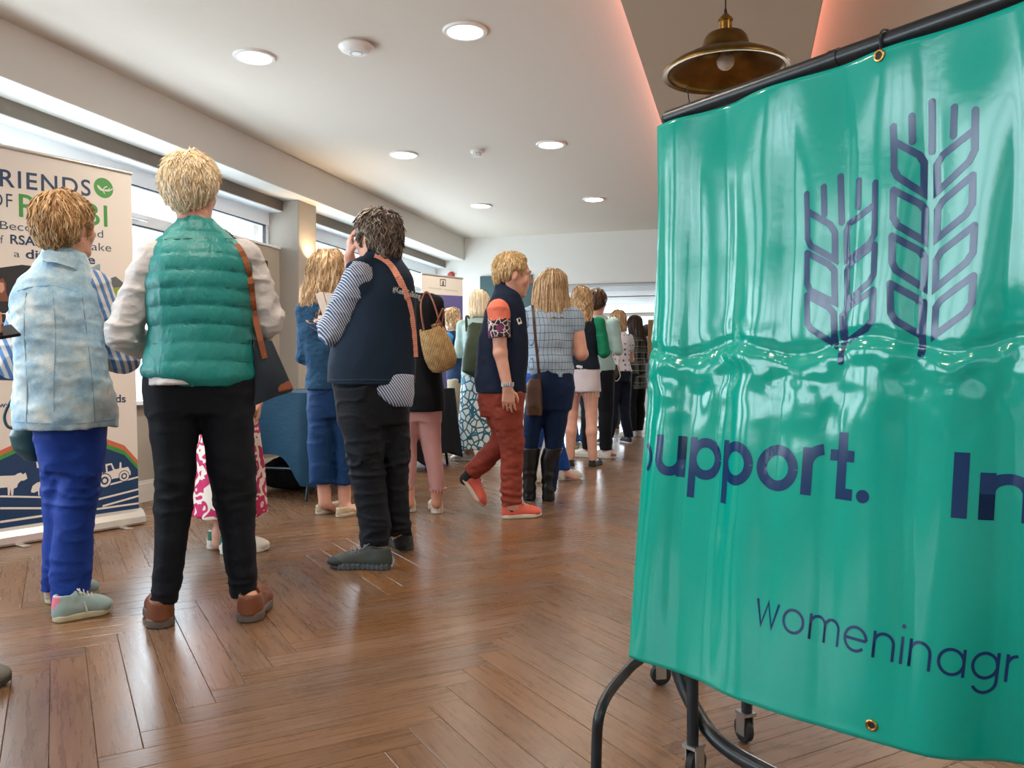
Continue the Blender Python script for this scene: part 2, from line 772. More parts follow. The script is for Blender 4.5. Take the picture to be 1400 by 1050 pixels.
planks.sort(key=seen_key)
for (x, y, a) in planks[:300]:
    o = link(bpy.data.objects.new('plank', plank_me), floor)
    o.location = (x, y, 0)
    o.rotation_euler = (0, 0, a)
VV, QQ, UU = [], [], []
for i, (x, y, a) in enumerate(planks[300:]):
    c, s = math.cos(a), math.sin(a)
    W = PV.copy()
    W[:, 0] = PV[:, 0] * c - PV[:, 1] * s + x
    W[:, 1] = PV[:, 0] * s + PV[:, 1] * c + y
    VV.append(W)
    QQ.append(PQ + i * len(PV))
    UU.append(PV[:, :2])
rest_me = me_np('plank_field', np.concatenate(VV), np.concatenate(QQ), mat=M_WOOD)
add_uv(rest_me, np.concatenate(UU))
rest = link(bpy.data.objects.new('plank_field', rest_me), floor)
rest['kind'] = 'stuff'

# ---- ceiling, soffit, raft
struct('ceiling', MB().box((-4.4, Y_BACK, Z_CEIL), (X_RIGHT, Y_FAR + .1, Z_CEIL + .2)), M_CEIL)
struct('ceiling_soffit', MB().box((-4.4, Y_BACK, Z_SOFF), (X_SOFF, Y_FAR, Z_CEIL)), M_WALLW, bevel=.003)
RX0, RX1, RZ = -0.545, 0.345, 2.62
raft = struct('ceiling_raft', MB().box((RX0, -2.0, RZ), (RX1, 9.6, RZ + .09)), plain('#b9a791', 0.85, var=.02, name='raft_paint'), bevel=.003)
struct('ceiling_spacer', MB().box((RX0 + .2, -1.8, RZ + .09), (RX1 - .2, 9.4, Z_CEIL)), M_WALLW)
M_LED = emit((1.0, 0.34, 0.27, 1), 13.0, 'coral_led')
for sx, lb in ((RX0 + .10, 'coral light strip on top of the raft along its edge facing the windows'), (RX1 - .10, 'coral light strip on top of the raft along its edge facing away from the windows')):
    o = MB().box((sx - .03, -1.9, RZ + .092), (sx + .03, 9.5, RZ + .104)).build('light_strip', M_LED)
    tag(o, lb, 'light strip')

# ---- left wall: dado, panels, pillar, blind boxes, windows
wl = struct('wall_left', MB().box((-4.38, Y_BACK, 0), (X_WALL, Y_FAR, Z_SILL - .03)), M_PAPER)
PILL = ((6.65, 6.97), (0.55, 0.87), (-3.2, -2.88))
for y0, y1 in PILL:
    struct('wall_pillar', MB().box((-4.38, y0, 0), (X_PILLAR, y1, Z_SOFF)), M_PILLAR, bevel=.004)
struct('wall_panel', MB().box((-4.24, 5.62, Z_SILL - .03), (X_WALL, 6.65, 2.045)), M_PAPER)
struct('trim_1', MB().box((-4.24, 5.60, 2.045), (X_WALL + .015, 6.65, 2.065)), M_UPVC, bevel=.003)
BAYS = ((0.87, 6.65), (6.97, Y_FAR), (-2.88, 0.55))
for i, (y0, y1) in enumerate(BAYS):
    struct('trim_%d' % (2 + i), MB().box((X_BEAM - .10, y0, Z_BEAM), (X_BEAM, y1, Z_SOFF)), M_BEAM)
    struct('trim_%d' % (5 + i), MB().box((-4.38, y0, Z_BEAM - .008), (X_BEAM - .004, y1, Z_BEAM)), M_UPVC)
    struct('trim_%d' % (8 + i), MB().box((-4.38, y0, Z_SILL - .03), (X_WALL + .05, y1, Z_SILL)), M_UPVC, bevel=.004)
    struct('baseboard_left' if i == 0 else 'baseboard_left_%d' % (i + 1), MB().box((X_WALL, y0, 0), (X_WALL + .018, y1, .13)).box((X_WALL, y0, .13), (X_WALL + .010, y1, .15)), M_SKIRT)
    w = struct('window_%d' % (i + 1), MB().box((-4.30, y0, 2.27), (X_GLASS + .03, y1, Z_BEAM - .008)), M_UPVC)
    nm = max(2, round((y1 - y0) / 1.15))
    ys = [y0 + (y1 - y0) * k / nm for k in range(nm + 1)]
    fr = MB()
    fr.box((-4.29, y0, 1.985), (X_GLASS + .02, y1, 2.07))
    fr.box((-4.29, y0, Z_SILL), (X_GLASS + .02, y1, Z_SILL + .06))
    for k, yy in enumerate(ys):
        hw = .035 if 0 < k < nm else .045
        fr.box((-4.295, yy - hw, Z_SILL), (X_GLASS + .025, yy + hw, 2.27))
    fr.build('window_frame', M_UPVC, w, bevel=.004)
    gk = MB()
    for k in range(nm):
        a, b = ys[k] + .035, ys[k + 1] - .035
        for z0, z1 in ((Z_SILL + .06, 1.985), (2.07, 2.27)):
            MB().box((X_GLASS - .012, a, z0), (X_GLASS - .006, b, z1)).build('pane', M_GLASS, w)
            gk.box((X_GLASS - .01, a, z0), (X_GLASS + .022, a + .012, z1)).box((X_GLASS - .01, b - .012, z0), (X_GLASS + .022, b, z1))
            gk.box((X_GLASS - .01, a, z1 - .010), (X_GLASS + .022, b, z1))
        h = MB()
        h.box((X_GLASS + .02, (a + b) / 2 - .05, 2.015), (X_GLASS + .032, (a + b) / 2 + .05, 2.035))
        h.tube([(X_GLASS + .04, (a + b) / 2 - .04, 2.025), (X_GLASS + .055, (a + b) / 2, 2.025), (X_GLASS + .055, (a + b) / 2 + .10, 2.022)], .008, 8)
        h.build('window_handle', plain('#c9ced2', .3, name='handle_metal'), w)
    gk.build('gasket', M_GASKET, w)

# outside: pale terrace below the windows
struct('terrace_ground', MB().box((-16, -12, -.25), (-4.39, 26, -.15)), plain('#b9bab4', .9, var=.1, bscale=8, name='terrace_paving'))

# ---- far wall with wide opening, conservatory beyond
OX0, OX1 = -2.62, 2.2
fw = MB()
fw.box((-4.4, Y_FAR, 0), (OX0, Y_FAR + .22, Z_CEIL))
fw.box((OX0, Y_FAR, Z_HEAD), (OX1, Y_FAR + .22, Z_CEIL))
fw.box((OX1, Y_FAR, 0), (X_RIGHT, Y_FAR + .22, Z_CEIL))
struct('wall_far', fw, M_WALLW)
struct('trim_20', MB().box((OX0, Y_FAR - .012, Z_HEAD - .0), (OX1, Y_FAR, Z_HEAD + .018)), plain('#8f938f', .5, name='header_bead'))
M_BAND = plain('#b4c4c2', .6, name='grey_soffit')  # bright and dull bands of the conservatory soffit are put into the paint
M_PALE_SOFFIT = plain('#e8eeee', .6, name='pale_soffit')
struct('ceiling_conservatory', MB().box((-4.4, Y_FAR + .22, 2.5), (X_RIGHT, 17.0, 2.6)), M_WALLW)
for nm_, y0, y1, z0, mt in (('trim_21', Y_FAR + .22, 11.85, Z_HEAD, M_BAND), ('trim_22', 11.85, 12.80, Z_HEAD + .012, M_PALE_SOFFIT), ('trim_23', 12.80, 13.95, Z_HEAD, M_BAND), ('trim_24', 13.95, 16.6, Z_HEAD + .02, M_WALLW)):
    struct(nm_, MB().box((-4.4, y0, z0), (X_RIGHT, y1, 2.5)), mt)
fc = MB()
fc.box((-4.4, 16.6, 0), (X_RIGHT, 16.75, .55))
fc.box((-4.4, 16.6, 2.04), (X_RIGHT, 16.75, 2.6))
struct('wall_conservatory', fc, M_WALLW)
w = struct('window_9', MB().box((-4.4, 16.6, .55), (X_RIGHT, 16.7, .62)), M_UPVC)
fr = MB()
for k in range(8):
    xx = -4.3 + k * 1.08
    fr.box((xx - .04, 16.6, .6), (xx + .04, 16.7, 2.04))
fr.build('window_frame', M_UPVC, w)
for k in range(7):
    xx = -4.3 + k * 1.08
    MB().box((xx + .04, 16.64, .62), (xx + 1.04, 16.65, 2.04)).build('pane', M_GLASS, w)
struct('wall_conservatory_left', MB().box((-4.5, Y_FAR + .2, 0), (-4.4, 17, 2.6)), M_WALLW)
struct('wall_conservatory_right', MB().box((X_RIGHT, Y_FAR + .2, 0), (X_RIGHT + .1, 17, 2.6)), M_WALLW)

# ---- right and back walls (outside the frame, they close the room)
struct('wall_right', MB().box((X_RIGHT, Y_BACK, 0), (X_RIGHT + .15, Y_FAR + .2, Z_CEIL)), M_WALLW)
bw = MB()
bw.box((-4.4, Y_BACK - .15, 0), (X_RIGHT, Y_BACK, .8))
bw.box((-4.4, Y_BACK - .15, 2.3), (X_RIGHT, Y_BACK, Z_CEIL))
bw.box((-4.4, Y_BACK - .15, .8), (-3.4, Y_BACK, 2.3)).box((2.6, Y_BACK - .15, .8), (X_RIGHT, Y_BACK, 2.3))
struct('wall_back', bw, M_WALLW)
w = struct('window_8', MB().box((-3.4, Y_BACK - .12, .8), (2.6, Y_BACK - .02, .86)), M_UPVC)  # unseen window added so fill light enters from behind the camera
fr = MB()
for k in range(6):
    fr.box((-3.4 + k * 1.2 - .04, Y_BACK - .12, .8), (-3.4 + k * 1.2 + .04, Y_BACK - .04, 2.3))
fr.build('window_frame', M_UPVC, w)
for k in range(5):
    MB().box((-3.36 + k * 1.2, Y_BACK - .09, .86), (-2.24 + k * 1.2, Y_BACK - .08, 2.3)).build('pane', M_GLASS, w)
struct('baseboard_far', MB().box((-4.1, Y_FAR - .018, 0), (OX0, Y_FAR, .14)), M_SKIRT)

# ---- recessed downlights
M_LENS = emit('#fff3e2', 9.0, 'lamp_lens')
M_TRIM = plain('#e6e2dc', .4, name='lamp_trim')


def downlight(x, y, label):
    t = thing('downlight', label, 'ceiling light', (x, y, Z_CEIL), group='recessed ceiling downlights')
    MB().lathe([(.098, .0), (.100, -.012), (.118, -.012), (.124, -.004), (.124, .0)], n=36).build('trim_ring', M_TRIM, t, smooth=True)
    MB().lathe([(.0001, -.004), (.06, -.005), (.098, -.002)], n=36).build('lens', M_LENS, t, smooth=True)
    l = bpy.data.lights.new('downlight_lamp', 'AREA')
    l.shape = 'DISK'
    l.size = .18
    l.energy = 16
    l.color = (1.0, .86, .70)
    l.spread = math.radians(150)
    lo = bpy.data.objects.new('downlight_lamp', l)
    lo.location = (0, 0, -.016)
    link(lo, t)
    return t


DX0, DX1 = -2.85, -1.54


def ceil_pt(px, py):
    d = ray(px, py)
    t = (Z_CEIL - CAM_H) / d[2]
    return d * t


for (px, py), lb in (((348, 77), 'recessed downlight nearest the window soffit, level with the large smoke alarm'),
                     ((636, 42), 'largest recessed downlight, on the raft side of the large smoke alarm'),
                     ((552, 211), 'recessed downlight between the window soffit and the small ceiling sensor'),
                     ((753, 197), 'recessed downlight on the raft side of the small ceiling sensor'),
                     ((658, 281), 'recessed downlight by the far wall on the window side of the ceiling'),
                     ((812, 272), 'recessed downlight by the far wall on the raft side of the ceiling')):
    q = ceil_pt(px, py)
    downlight(q[0], q[1], lb)
for yy in (7.1, 4.65, 2.0, -.3):  # unseen downlights, added to light the rest of the room
    for xx in (DX0, DX1, 1.35, 2.6):
        if yy > 3 and xx < 0:
            continue
        downlight(xx, yy, 'unseen recessed downlight added to light the room outside the frame')

# smoke alarm, ceiling sensor
q = ceil_pt(487, 61)
t = thing('smoke_alarm', 'round white smoke alarm dome on the ceiling between two downlights', 'smoke alarm', (q[0], q[1], Z_CEIL))
MB().lathe([(.0001, -.052), (.03, -.052), (.06, -.047), (.09, -.034), (.101, -.018), (.10, -.012)], n=40).build('dome', M_TRIM, t, smooth=True)
MB().lathe([(.10, -.012), (.085, -.010), (.085, 0)], n=40).build('base', M_TRIM, t, smooth=True)
MB().lathe([(.036, -.0535), (.034, -.0545), (.030, -.0535)], n=30).build('test_button', plain('#a8a6a2', .4, name='alarm_button'), t, smooth=True)
q = ceil_pt(652, 206)
t = thing('ceiling_sensor', 'small white slotted fire sensor on the ceiling', 'sensor', (q[0], q[1], Z_CEIL))
MB().lathe([(.055, 0), (.055, -.018), (.048, -.022), (.0001, -.022)], n=28).build('base', M_TRIM, t, smooth=True)
sn = MB()
for k in range(7):
    a = 2 * math.pi * k / 7
    sn.tube([(.033 * math.cos(a), .033 * math.sin(a), -.02), (.03 * math.cos(a), .03 * math.sin(a), -.048)], .006, 6)
sn.build('cage', M_TRIM, t)
MB().lathe([(.036, -.046), (.036, -.052), (.0001, -.054)], n=24).build('cap', M_TRIM, t, smooth=True)

# brass wall light on the pillar
q = on_x(421, 369, X_PILLAR)
t = thing('wall_light', 'small brass wall light glowing on the wallpapered pillar', 'wall light', (X_PILLAR, q[1], q[2]))
M_BRASS = plain('#b58a4a', .28, metal=1.0, name='brass')
MB().lathe([(.0001, .0), (.05, .0), (.05, .012), (.0001, .014)], n=24).build('back_plate', M_BRASS, t, smooth=True).rotation_euler = (0, math.pi / 2, 0)
MB().tube([(.01, 0, 0), (.06, 0, 0)], .010, 10).build('arm', M_BRASS, t)
MB().lathe([(.030, -.055), (.042, -.05), (.045, 0), (.042, .05), (.030, .055), (.026, .05), (.026, -.05), (.030, -.055)], (.085, 0, 0), n=24).build('shade', M_BRASS, t, smooth=True)
MB().lathe([(.0001, .03), (.018, .02), (.02, 0), (.018, -.02), (.0001, -.03)], (.085, 0, 0), n=16).build('bulb', emit('#ffd9a0', 40, 'warm_bulb'), t, smooth=True)
for dz in (.07, -.07):
    l = bpy.data.lights.new('wall_light_lamp', 'SPOT')
    l.energy = 14
    l.color = (1, .72, .42)
    l.spot_size = math.radians(120)
    l.spot_blend = .6
    l.shadow_soft_size = .03
    lo = bpy.data.objects.new('wall_light_lamp', l)
    lo.location = (.085, 0, dz)
    lo.rotation_euler = (0 if dz < 0 else math.pi, 0, 0)
    link(lo, t)

# picture on the panel below the high window
q0, q1 = on_x(338, 350, X_WALL + .02), on_x(366, 392, X_WALL + .02)
y1p = q1[1]
zt = on_x(366, 357, X_WALL + .02)[2]
t = thing('picture_frame', 'framed picture with pale mount on the wallpapered panel beside the pillar', 'picture', (X_WALL, y1p - .25, zt - .35))
MB().box((.002, -.25, -.35), (.022, -.235, .35)).box((.002, .235, -.35), (.022, .25, .35)).box((.002, -.235, .335), (.022, .235, .35)).box((.002, -.235, -.35), (.022, .235, -.335)).build('frame', plain('#3a2d22', .4, name='dark_frame'), t)
MB().box((.002, -.235, -.335), (.010, .235, .335)).build('mount', plain('#ddd8cd', .6, name='mount_board'), t)
MB().box((.010, -.13, -.2), (.012, .13, .2)).build('print', plain('#b9a88c', .6, var=.4, bscale=60, name='picture_print'), t)

# dark chalk board on the far wall
q = on_y(657, 378, Y_FAR)
t = thing('chalk_board', 'dark teal board with a drawn plant on the far wall', 'board', (q[0], Y_FAR, q[2] - .8))
MB().box((0, -.025, 0), (.75, -.002, .8)).build('panel', plain('#3c5457', .7, var=.1, name='dark_teal_board'), t)
tw = MB()
random.seed(3)
for k in range(16):
    a = math.radians(20 + 140 * k / 15)
    L = .14 + .1 * random.random()
    p0 = np.array([.32, -.028, .36])
    p1 = p0 + np.array([math.cos(a) * L, 0, math.sin(a) * L])
    tw.tube([p0, (p0 + p1) / 2 + np.array([.01, 0, .02]), p1], [.004, .006, .001], 5)
tw.build('drawn_plant', plain('#15222a', .7, name='plant_ink'), t)

# red alarm sounder on the far wall
q = on_y(617, 377, Y_FAR)
t = thing('alarm_sounder', 'small red alarm sounder on the far wall above the purple banner', 'alarm', tuple(q))
M_RED = plain('#b8402f', .4, name='alarm_red')
o = MB().lathe([(.0001, .055), (.03, .052), (.045, .03), (.048, .0)], n=24).build('dome', M_RED, t, smooth=True)
o.rotation_euler = (math.pi / 2, 0, 0)
o = MB().lathe([(.048, .0), (.055, .004), (.055, .012), (.048, .014)], n=24).build('base', M_RED, t, smooth=True)
o.rotation_euler = (math.pi / 2, 0, 0)
# ================================================================ GREEN BANNER ON ITS RAIL
M_TUBE = plain('#141c22', .32, spec=.5, name='black_tube')
M_RUBBER = plain('#16181a', .7, name='black_rubber')
M_STEEL = plain('#b9bcbd', .3, metal=1.0, name='bright_steel')
RAIL_L = np.array([.375, 1.92])
RAIL_D = np.array([.567, -.8236])
ZP = 1.522                                           # height of the top tube
TUBE_R = .0172


def rail_pt(s, z, off=0.0):
    p = RAIL_L + RAIL_D * s + np.array([-RAIL_D[1], RAIL_D[0]]) * off
    return rf(p[0], p[1], z)


BS = np.array([-.03, .25, .49, .67, .82, 1.2, 1.83])
BB = np.array([(.277, 1.953), (.4415, 1.735), (.586, 1.545), (.734, 1.442), (.881, 1.41), (1.12, 1.12), (1.40, .52)])
_ss = np.linspace(-.03, 1.83, 187)


def _smooth(y):
    k = np.exp(-np.linspace(-2, 2, 21) ** 2)
    k /= k.sum()
    yp = np.concatenate([2 * y[0] - y[10:0:-1], y, 2 * y[-1] - y[-2:-12:-1]])
    return np.convolve(yp, k, 'valid')


_br = _smooth(np.interp(_ss, BS, BB[:, 0]))
_bf = _smooth(np.interp(_ss, BS, BB[:, 1]))
Z_BT, Z_BB = 1.502, .245


def ban_base(s, tau):
    """sheet without folds; s along the rail, tau 0 top .. 1 bottom -> (r, f, z)"""
    s = np.asarray(s, float)
    tau = np.asarray(tau, float)
    tr, tf = RAIL_L[0] + RAIL_D[0] * s, RAIL_L[1] + RAIL_D[1] * s
    br, bf = np.interp(s, _ss, _br), np.interp(s, _ss, _bf)
    w = tau ** 1.15
    return np.stack([tr + (br - tr) * w, tf + (bf - tf) * w, Z_BT + (Z_BB - Z_BT) * tau], -1)


def ban_px(s, tau):
    p = ban_base(s, tau)
    return np.array([700 + F_PX * p[0] / p[1], HORIZON - F_PX * (p[2] - CAM_H) / p[1]])


def ban_st(px, py):
    s, t = .4, .5
    for _ in range(30):
        p = ban_px(s, t)
        e = np.array([px, py]) - p
        h = 1e-4
        J = np.stack([(ban_px(s + h, t) - p) / h, (ban_px(s, t + h) - p) / h], 1)
        d = np.linalg.solve(J, e)
        s += float(np.clip(d[0], -.2, .2))
        t += float(np.clip(d[1], -.2, .2))
    return s, t


class VNoise:
    def __init__(self, seed=0):
        self.t = np.random.RandomState(seed).rand(4096).astype(np.float32) * 2 - 1

    def h(self, i, j, k):
        return self.t[(i * 1619 + j * 31337 + k * 6971) & 4095]

    def __call__(self, P):
        P = np.asarray(P, dtype=np.float32)
        I = np.floor(P).astype(np.int64)
        f = (P - I).astype(np.float32)
        f = f * f * (3 - 2 * f)
        i, j, k = I[..., 0], I[..., 1], I[..., 2]
        x, y, z = f[..., 0], f[..., 1], f[..., 2]
        h = self.h
        a = h(i, j, k) * (1 - x) + h(i + 1, j, k) * x
        b = h(i, j + 1, k) * (1 - x) + h(i + 1, j + 1, k) * x
        c = h(i, j, k + 1) * (1 - x) + h(i + 1, j, k + 1) * x
        d = h(i, j + 1, k + 1) * (1 - x) + h(i + 1, j + 1, k + 1) * x
        return (a * (1 - y) + b * y) * (1 - z) + (c * (1 - y) + d * y) * z


NZ = VNoise(1)
NZ2 = VNoise(2)

CREASE = [ban_st(x, 480)[0] for x in (941, 987, 1067, 1148, 1256, 1384)]
CREASE = [CREASE[0] - .115] + CREASE
while CREASE[-1] < 1.9:
    CREASE.append(CREASE[-1] + .135)
CREASE = np.array(CREASE)
H_CREASE = ban_st(1100, 474)[1]


def ban_fold(s, tau):
    s = np.asarray(s, float)
    tau = np.asarray(tau, float)
    sw = s + .006 * np.sin(tau * 9.0 + s * 5)
    i = np.clip(np.searchsorted(CREASE, sw) - 1, 0, len(CREASE) - 2)
    a, b = CREASE[i], CREASE[i + 1]
    f = np.clip((sw - a) / (b - a), 0, 1)
    amp = np.where(i % 2 == 0, 1.0, .30) * (b - a) * .13
    # soft pleats between the old fold lines, flattened towards hem and top
    env = .25 + .75 * np.sin(np.pi * np.clip(tau * 1.02, 0, 1)) ** .7
    h = amp * np.sin(np.pi * f) * env
    h += .010 * np.sin(s * 17 + 1.3 + 1.1 * tau) * (.35 + .65 * tau)
    # sharp little ridge on every fold line
    dist = np.minimum(f, 1 - f) * (b - a)
    h += .0035 * np.exp(-(dist / .006) ** 2) * env
    # cross crease with crumples
    dt = (tau - H_CREASE - .012 * np.sin(s * 21)) * 1.257
    h += -.006 * np.exp(-(dt / .012) ** 2) + .004 * np.exp(-((dt - .03) / .02) ** 2)
    q = np.stack([s * 24, tau * 30, s * 0], -1)
    h += .0050 * NZ(q) * np.exp(-((dt - .05) / .085) ** 2)
    h += .0020 * NZ(q * 2.3 + 9) * np.exp(-((dt - .03) / .07) ** 2)
    h += .0022 * NZ(np.stack([s * 9, tau * 9, s * 0 + 3], -1))
    # the top hangs forward from the tube
    h += .026 * np.clip(1 - tau / .26, 0, 1) ** 1.5 - .010
    # swags between the eyelets on top
    h += .007 * np.exp(-(tau / .10) ** 2) * np.sin(s * 2 * np.pi / .27 + 1.0)
    return h


def ban_world(s, tau, lift=0.0):
    e = 1e-3
    P = ban_base(s, tau)
    ds = ban_base(np.asarray(s) + e, tau) - P
    dt = ban_base(s, np.asarray(tau) + e) - P
    n = np.cross(ds, dt)
    n /= np.linalg.norm(n, axis=-1, keepdims=True)
    # the face towards the camera
    sg = np.sign(-(P[..., 0:1] * n[..., 0:1] + P[..., 1:2] * n[..., 1:2]))
    n = n * sg
    Q = P + n * (ban_fold(s, tau) + lift)[..., None]
    X = -ST * Q[..., 1] + CT * Q[..., 0]
    Y = CT * Q[..., 1] + ST * Q[..., 0]
    return np.stack([X, Y, Q[..., 2]], -1)


def pvc_mat():
    m = NT('green_pvc')
    v = m.coord('Object')
    c = C('#009a88')
    f = m.noise(v, 5.0, 3.0)
    m.col(m.mix(f, tuple(x * .92 for x in c[:3]) + (1,), tuple(x * 1.08 for x in c[:3]) + (1,)))
    m.set(Roughness=.13)
    m.b.inputs['Specular IOR Level'].default_value = .55
    m.bump(m.noise(v, 60.0, 3.0), .04, .004)
    return m.m


M_PVC = pvc_mat()
M_NAVY = plain('#06305c', .18, spec=.5, name='navy_print')
banner = thing('banner', 'glossy creased green vinyl banner printed with two navy wheat ears, hung on the black rail', 'banner', tuple(rail_pt(0, 0)))
IB = Matrix.Translation(-Vector(banner.location))


def to_local(W, o):
    return W - np.array(o.location)[None, :]


ns, ntt = 240, 150
S, T = np.meshgrid(np.linspace(-.028, 1.80, ns), np.linspace(0, 1, ntt), indexing='ij')
W1 = ban_world(S.ravel(), T.ravel(), 0.0)
W2 = ban_world(S.ravel(), T.ravel(), -.0012)
ii, jj = np.meshgrid(np.arange(ns - 1), np.arange(ntt - 1), indexing='ij')
b0 = (ii * ntt + jj).ravel()
qf = np.stack([b0, b0 + ntt, b0 + ntt + 1, b0 + 1], 1)
N0 = ns * ntt
qb = qf[:, ::-1] + N0
edge = []
for i in range(ns - 1):
    edge += [(i * ntt, i * ntt + N0, (i + 1) * ntt + N0, (i + 1) * ntt), (i * ntt + ntt - 1, (i + 1) * ntt + ntt - 1, (i + 1) * ntt + ntt - 1 + N0, i * ntt + ntt - 1 + N0)]
for j in range(ntt - 1):
    edge += [(j, j + 1, j + 1 + N0, j + N0)]
sheet_me = me_np('sheet', to_local(np.concatenate([W1, W2]), banner), np.concatenate([qf, qb, np.array(edge)]), smooth=True, mat=M_PVC)
link(bpy.data.objects.new('sheet', sheet_me), banner)
HT = Z_BT - Z_BB


def print_on_banner(name, V, Fc, mat, gx=.008, gy=.008, lift=.0006):
    """V in (s metres, t metres down)"""
    V2, F2 = densify(np.asarray(V), Fc, gx, gy)
    W = ban_world(V2[:, 0], V2[:, 1] / HT, lift)
    me = bpy.data.meshes.new(name)
    me.from_pydata([tuple(p) for p in to_local(W, banner)], [], F2)
    me.polygons.foreach_set('use_smooth', np.ones(len(me.polygons), dtype=bool))
    me.materials.append(mat)
    return link(bpy.data.objects.new(name, me), banner)


# geometric sans as strokes, x-height 1
def glyph(ch, w):
    R = .5 - w / 2
    h = w / 2
    bar = lambda x, y0, y1: [(x, y0), (x, y1)]
    circ = arc(.5, .5, R, 0, 360, 36)
    if ch == 'o':
        return [circ], 1.0
    if ch == 'p':
        return [circ, bar(h, 1 - .0, -.46)], 1.0
    if ch == 'u':
        r = .42 - h
        return [[(h, 1)] + arc(.42, .42, r, 180, 360, 18) + [(.84 - h, 1)], bar(.84 - h, 1, 0)], .84
    if ch == 'n':
        r = .42 - h
        return [[(h, 0)] + arc(.42, .58, r, 180, 0, 18) + [(.84 - h, 0)], bar(h, 0, 1)], .84
    if ch == 'm':
        r = .36 - h * .8
        return [bar(h, 0, 1), [(h, 0)] + arc(h + r, 1 - h - r, r, 180, 0, 16) + [(h + 2 * r, 0)],
                [(h + 2 * r, 0)] + arc(h + 3 * r, 1 - h - r, r, 180, 0, 16) + [(h + 4 * r, 0)]], 4 * r + 2 * h
    if ch == 'r':
        return [bar(h, 0, 1), [(h, .55)] + arc(h + .36, .62, .36, 180, 95, 10)], .50
    if ch == 't':
        return [bar(.28, 1.36, .0) if w > .15 else bar(.28, 1.36, 0), [(0, 1 - h), (.56, 1 - h)]] + ([[(.28, .2), (.33, h), (.56, h)]] if w > .15 else []), .58
    if ch == '.':
        return [[(.11, .115), (.112, .115)]], .24
    if ch == 'I':
        return [bar(h, 0, 1.40)], 2 * h
    if ch == 'i':
        return [bar(h, 0, 1), [(h, 1.36), (h, 1.37)]], 2 * h
    if ch == 'w':
        return [[(.02, 1), (.30, 0), (.56, .95), (.82, 0), (1.10, 1)]], 1.12
    if ch == 'e':
        return [arc(.5, .5, R, 0, 318, 32), [(.5 - R, .5), (.5 + R, .5)]], 1.0
    if ch == 'a':
        return [circ, bar(1 - h, 0, 1)], 1.0
    if ch == 'g':
        return [circ, [(1 - h, 1), (1 - h, .0)] + arc(.5, -.02, R, 0, -150, 18)], 1.0
    if ch == 's':
        return [arc(.36, .74, .25, 60, 250, 14) + arc(.36, .27, .25, 70, -120, 14)], .7
    return [], .4


def set_line(txt, w, p0, p1, xh, gap, name, dot=None):
    """baseline from p0 to p1 in (s, t) metres; letter spacing fitted to the length"""
    parts, x = [], 0.0
    for ch in txt:
        st, adv = glyph(ch, w)
        for pl in st:
            closed = len(pl) > 30 and ch in 'opag' and pl is st[0]
            ww = w
            if ch == '.' or (ch == 'i' and pl is st[-1]):
                ww = dot or w * 1.25
            V, Fc = ribbon([(x + q[0], q[1]) for q in pl], ww, False, rnd=(ch in '.i' and pl is st[-1]))
            parts.append((V, Fc))
        x += adv + gap
    V, Fc = join_geo(parts)
    tot = x - gap
    p0, p1 = np.array(p0), np.array(p1)
    d = (p1 - p0) / tot
    up = np.array([d[1], -d[0]])
    up = up / np.linalg.norm(up) * xh
    Q = p0 + V[:, :1] * d + V[:, 1:2] * up
    return print_on_banner(name, Q, Fc, M_NAVY)


def stm(px, py):
    s, t = ban_st(px, py)
    return s, t * HT


a, b = stm(898, 648), stm(1187, 688)
xh = abs(stm(1050, 672)[1] - stm(1050, 609)[1])
set_line('upport.', .23, a, b, xh, .09, 'lettering', dot=.27)
sl = ban_st(890, 620)[0]
V, Fc = ribbon(arc(sl - .030, stm(898, 628)[1], .036, -55, 40, 12), .012)
print_on_banner('lettering', np.stack([np.maximum(V[:, 0], -.027), V[:, 1]], 1), Fc, M_NAVY)
a = stm(1300, 707)
cap = abs(stm(1310, 707)[1] - stm(1310, 617)[1])
set_line('In', .23, a, (a[0] + .135, a[1] + .001), cap / 1.40, .16, 'lettering')
a, b = stm(1033, 851), stm(1393, 938)
xh = abs(stm(1090, 862)[1] - stm(1090, 826)[1])
set_line('womeninagr', .115, a, b, xh, .20, 'lettering', dot=.16)

LEAVES = [
    [(66, 402), (66, 570), (78, 597), (165, 648), (165, 545), (150, 517), (66, 466)], [(130, 375), (130, 478)], [(190, 335), (190, 508)], [(258, 350), (253, 450)],
    [(326, 360), (320, 555), (300, 588), (206, 648), (206, 540), (216, 512), (323, 442)],
    [(64, 624), (64, 740), (76, 766), (162, 810), (162, 690), (142, 666), (64, 624)], [(322, 594), (318, 704), (300, 735), (206, 806), (206, 690), (216, 664), (322, 594)],
    [(64, 784), (64, 888), (76, 910), (157, 968), (157, 850), (140, 828), (64, 784)], [(318, 764), (312, 878), (288, 908), (196, 960), (196, 850), (210, 828), (318, 764)], [(187, 860), (186, 1035)],
    [(400, 150), (398, 312), (412, 338), (500, 398), (504, 282), (488, 254), (400, 206)], [(468, 110), (466, 205)], [(541, 55), (533, 240)], [(625, 75), (618, 182)],
    [(706, 86), (700, 236), (676, 280), (548, 390), (550, 290), (572, 254), (702, 160)],
    [(395, 388), (392, 490), (408, 520), (500, 578), (503, 460), (488, 438), (395, 388)], [(690, 330), (686, 438), (662, 478), (545, 568), (548, 460), (568, 426), (690, 330)],
    [(388, 560), (388, 660), (402, 690), (498, 756), (500, 640), (482, 614), (388, 560)], [(695, 520), (690, 622), (664, 660), (540, 756), (543, 650), (563, 618), (695, 520)],
    [(380, 740), (382, 850), (398, 878), (490, 938), (492, 820), (472, 795), (380, 740)], [(692, 710), (686, 814), (662, 850), (540, 936), (543, 830), (563, 802), (692, 710)], [(497, 810), (491, 1005)]]
parts = []
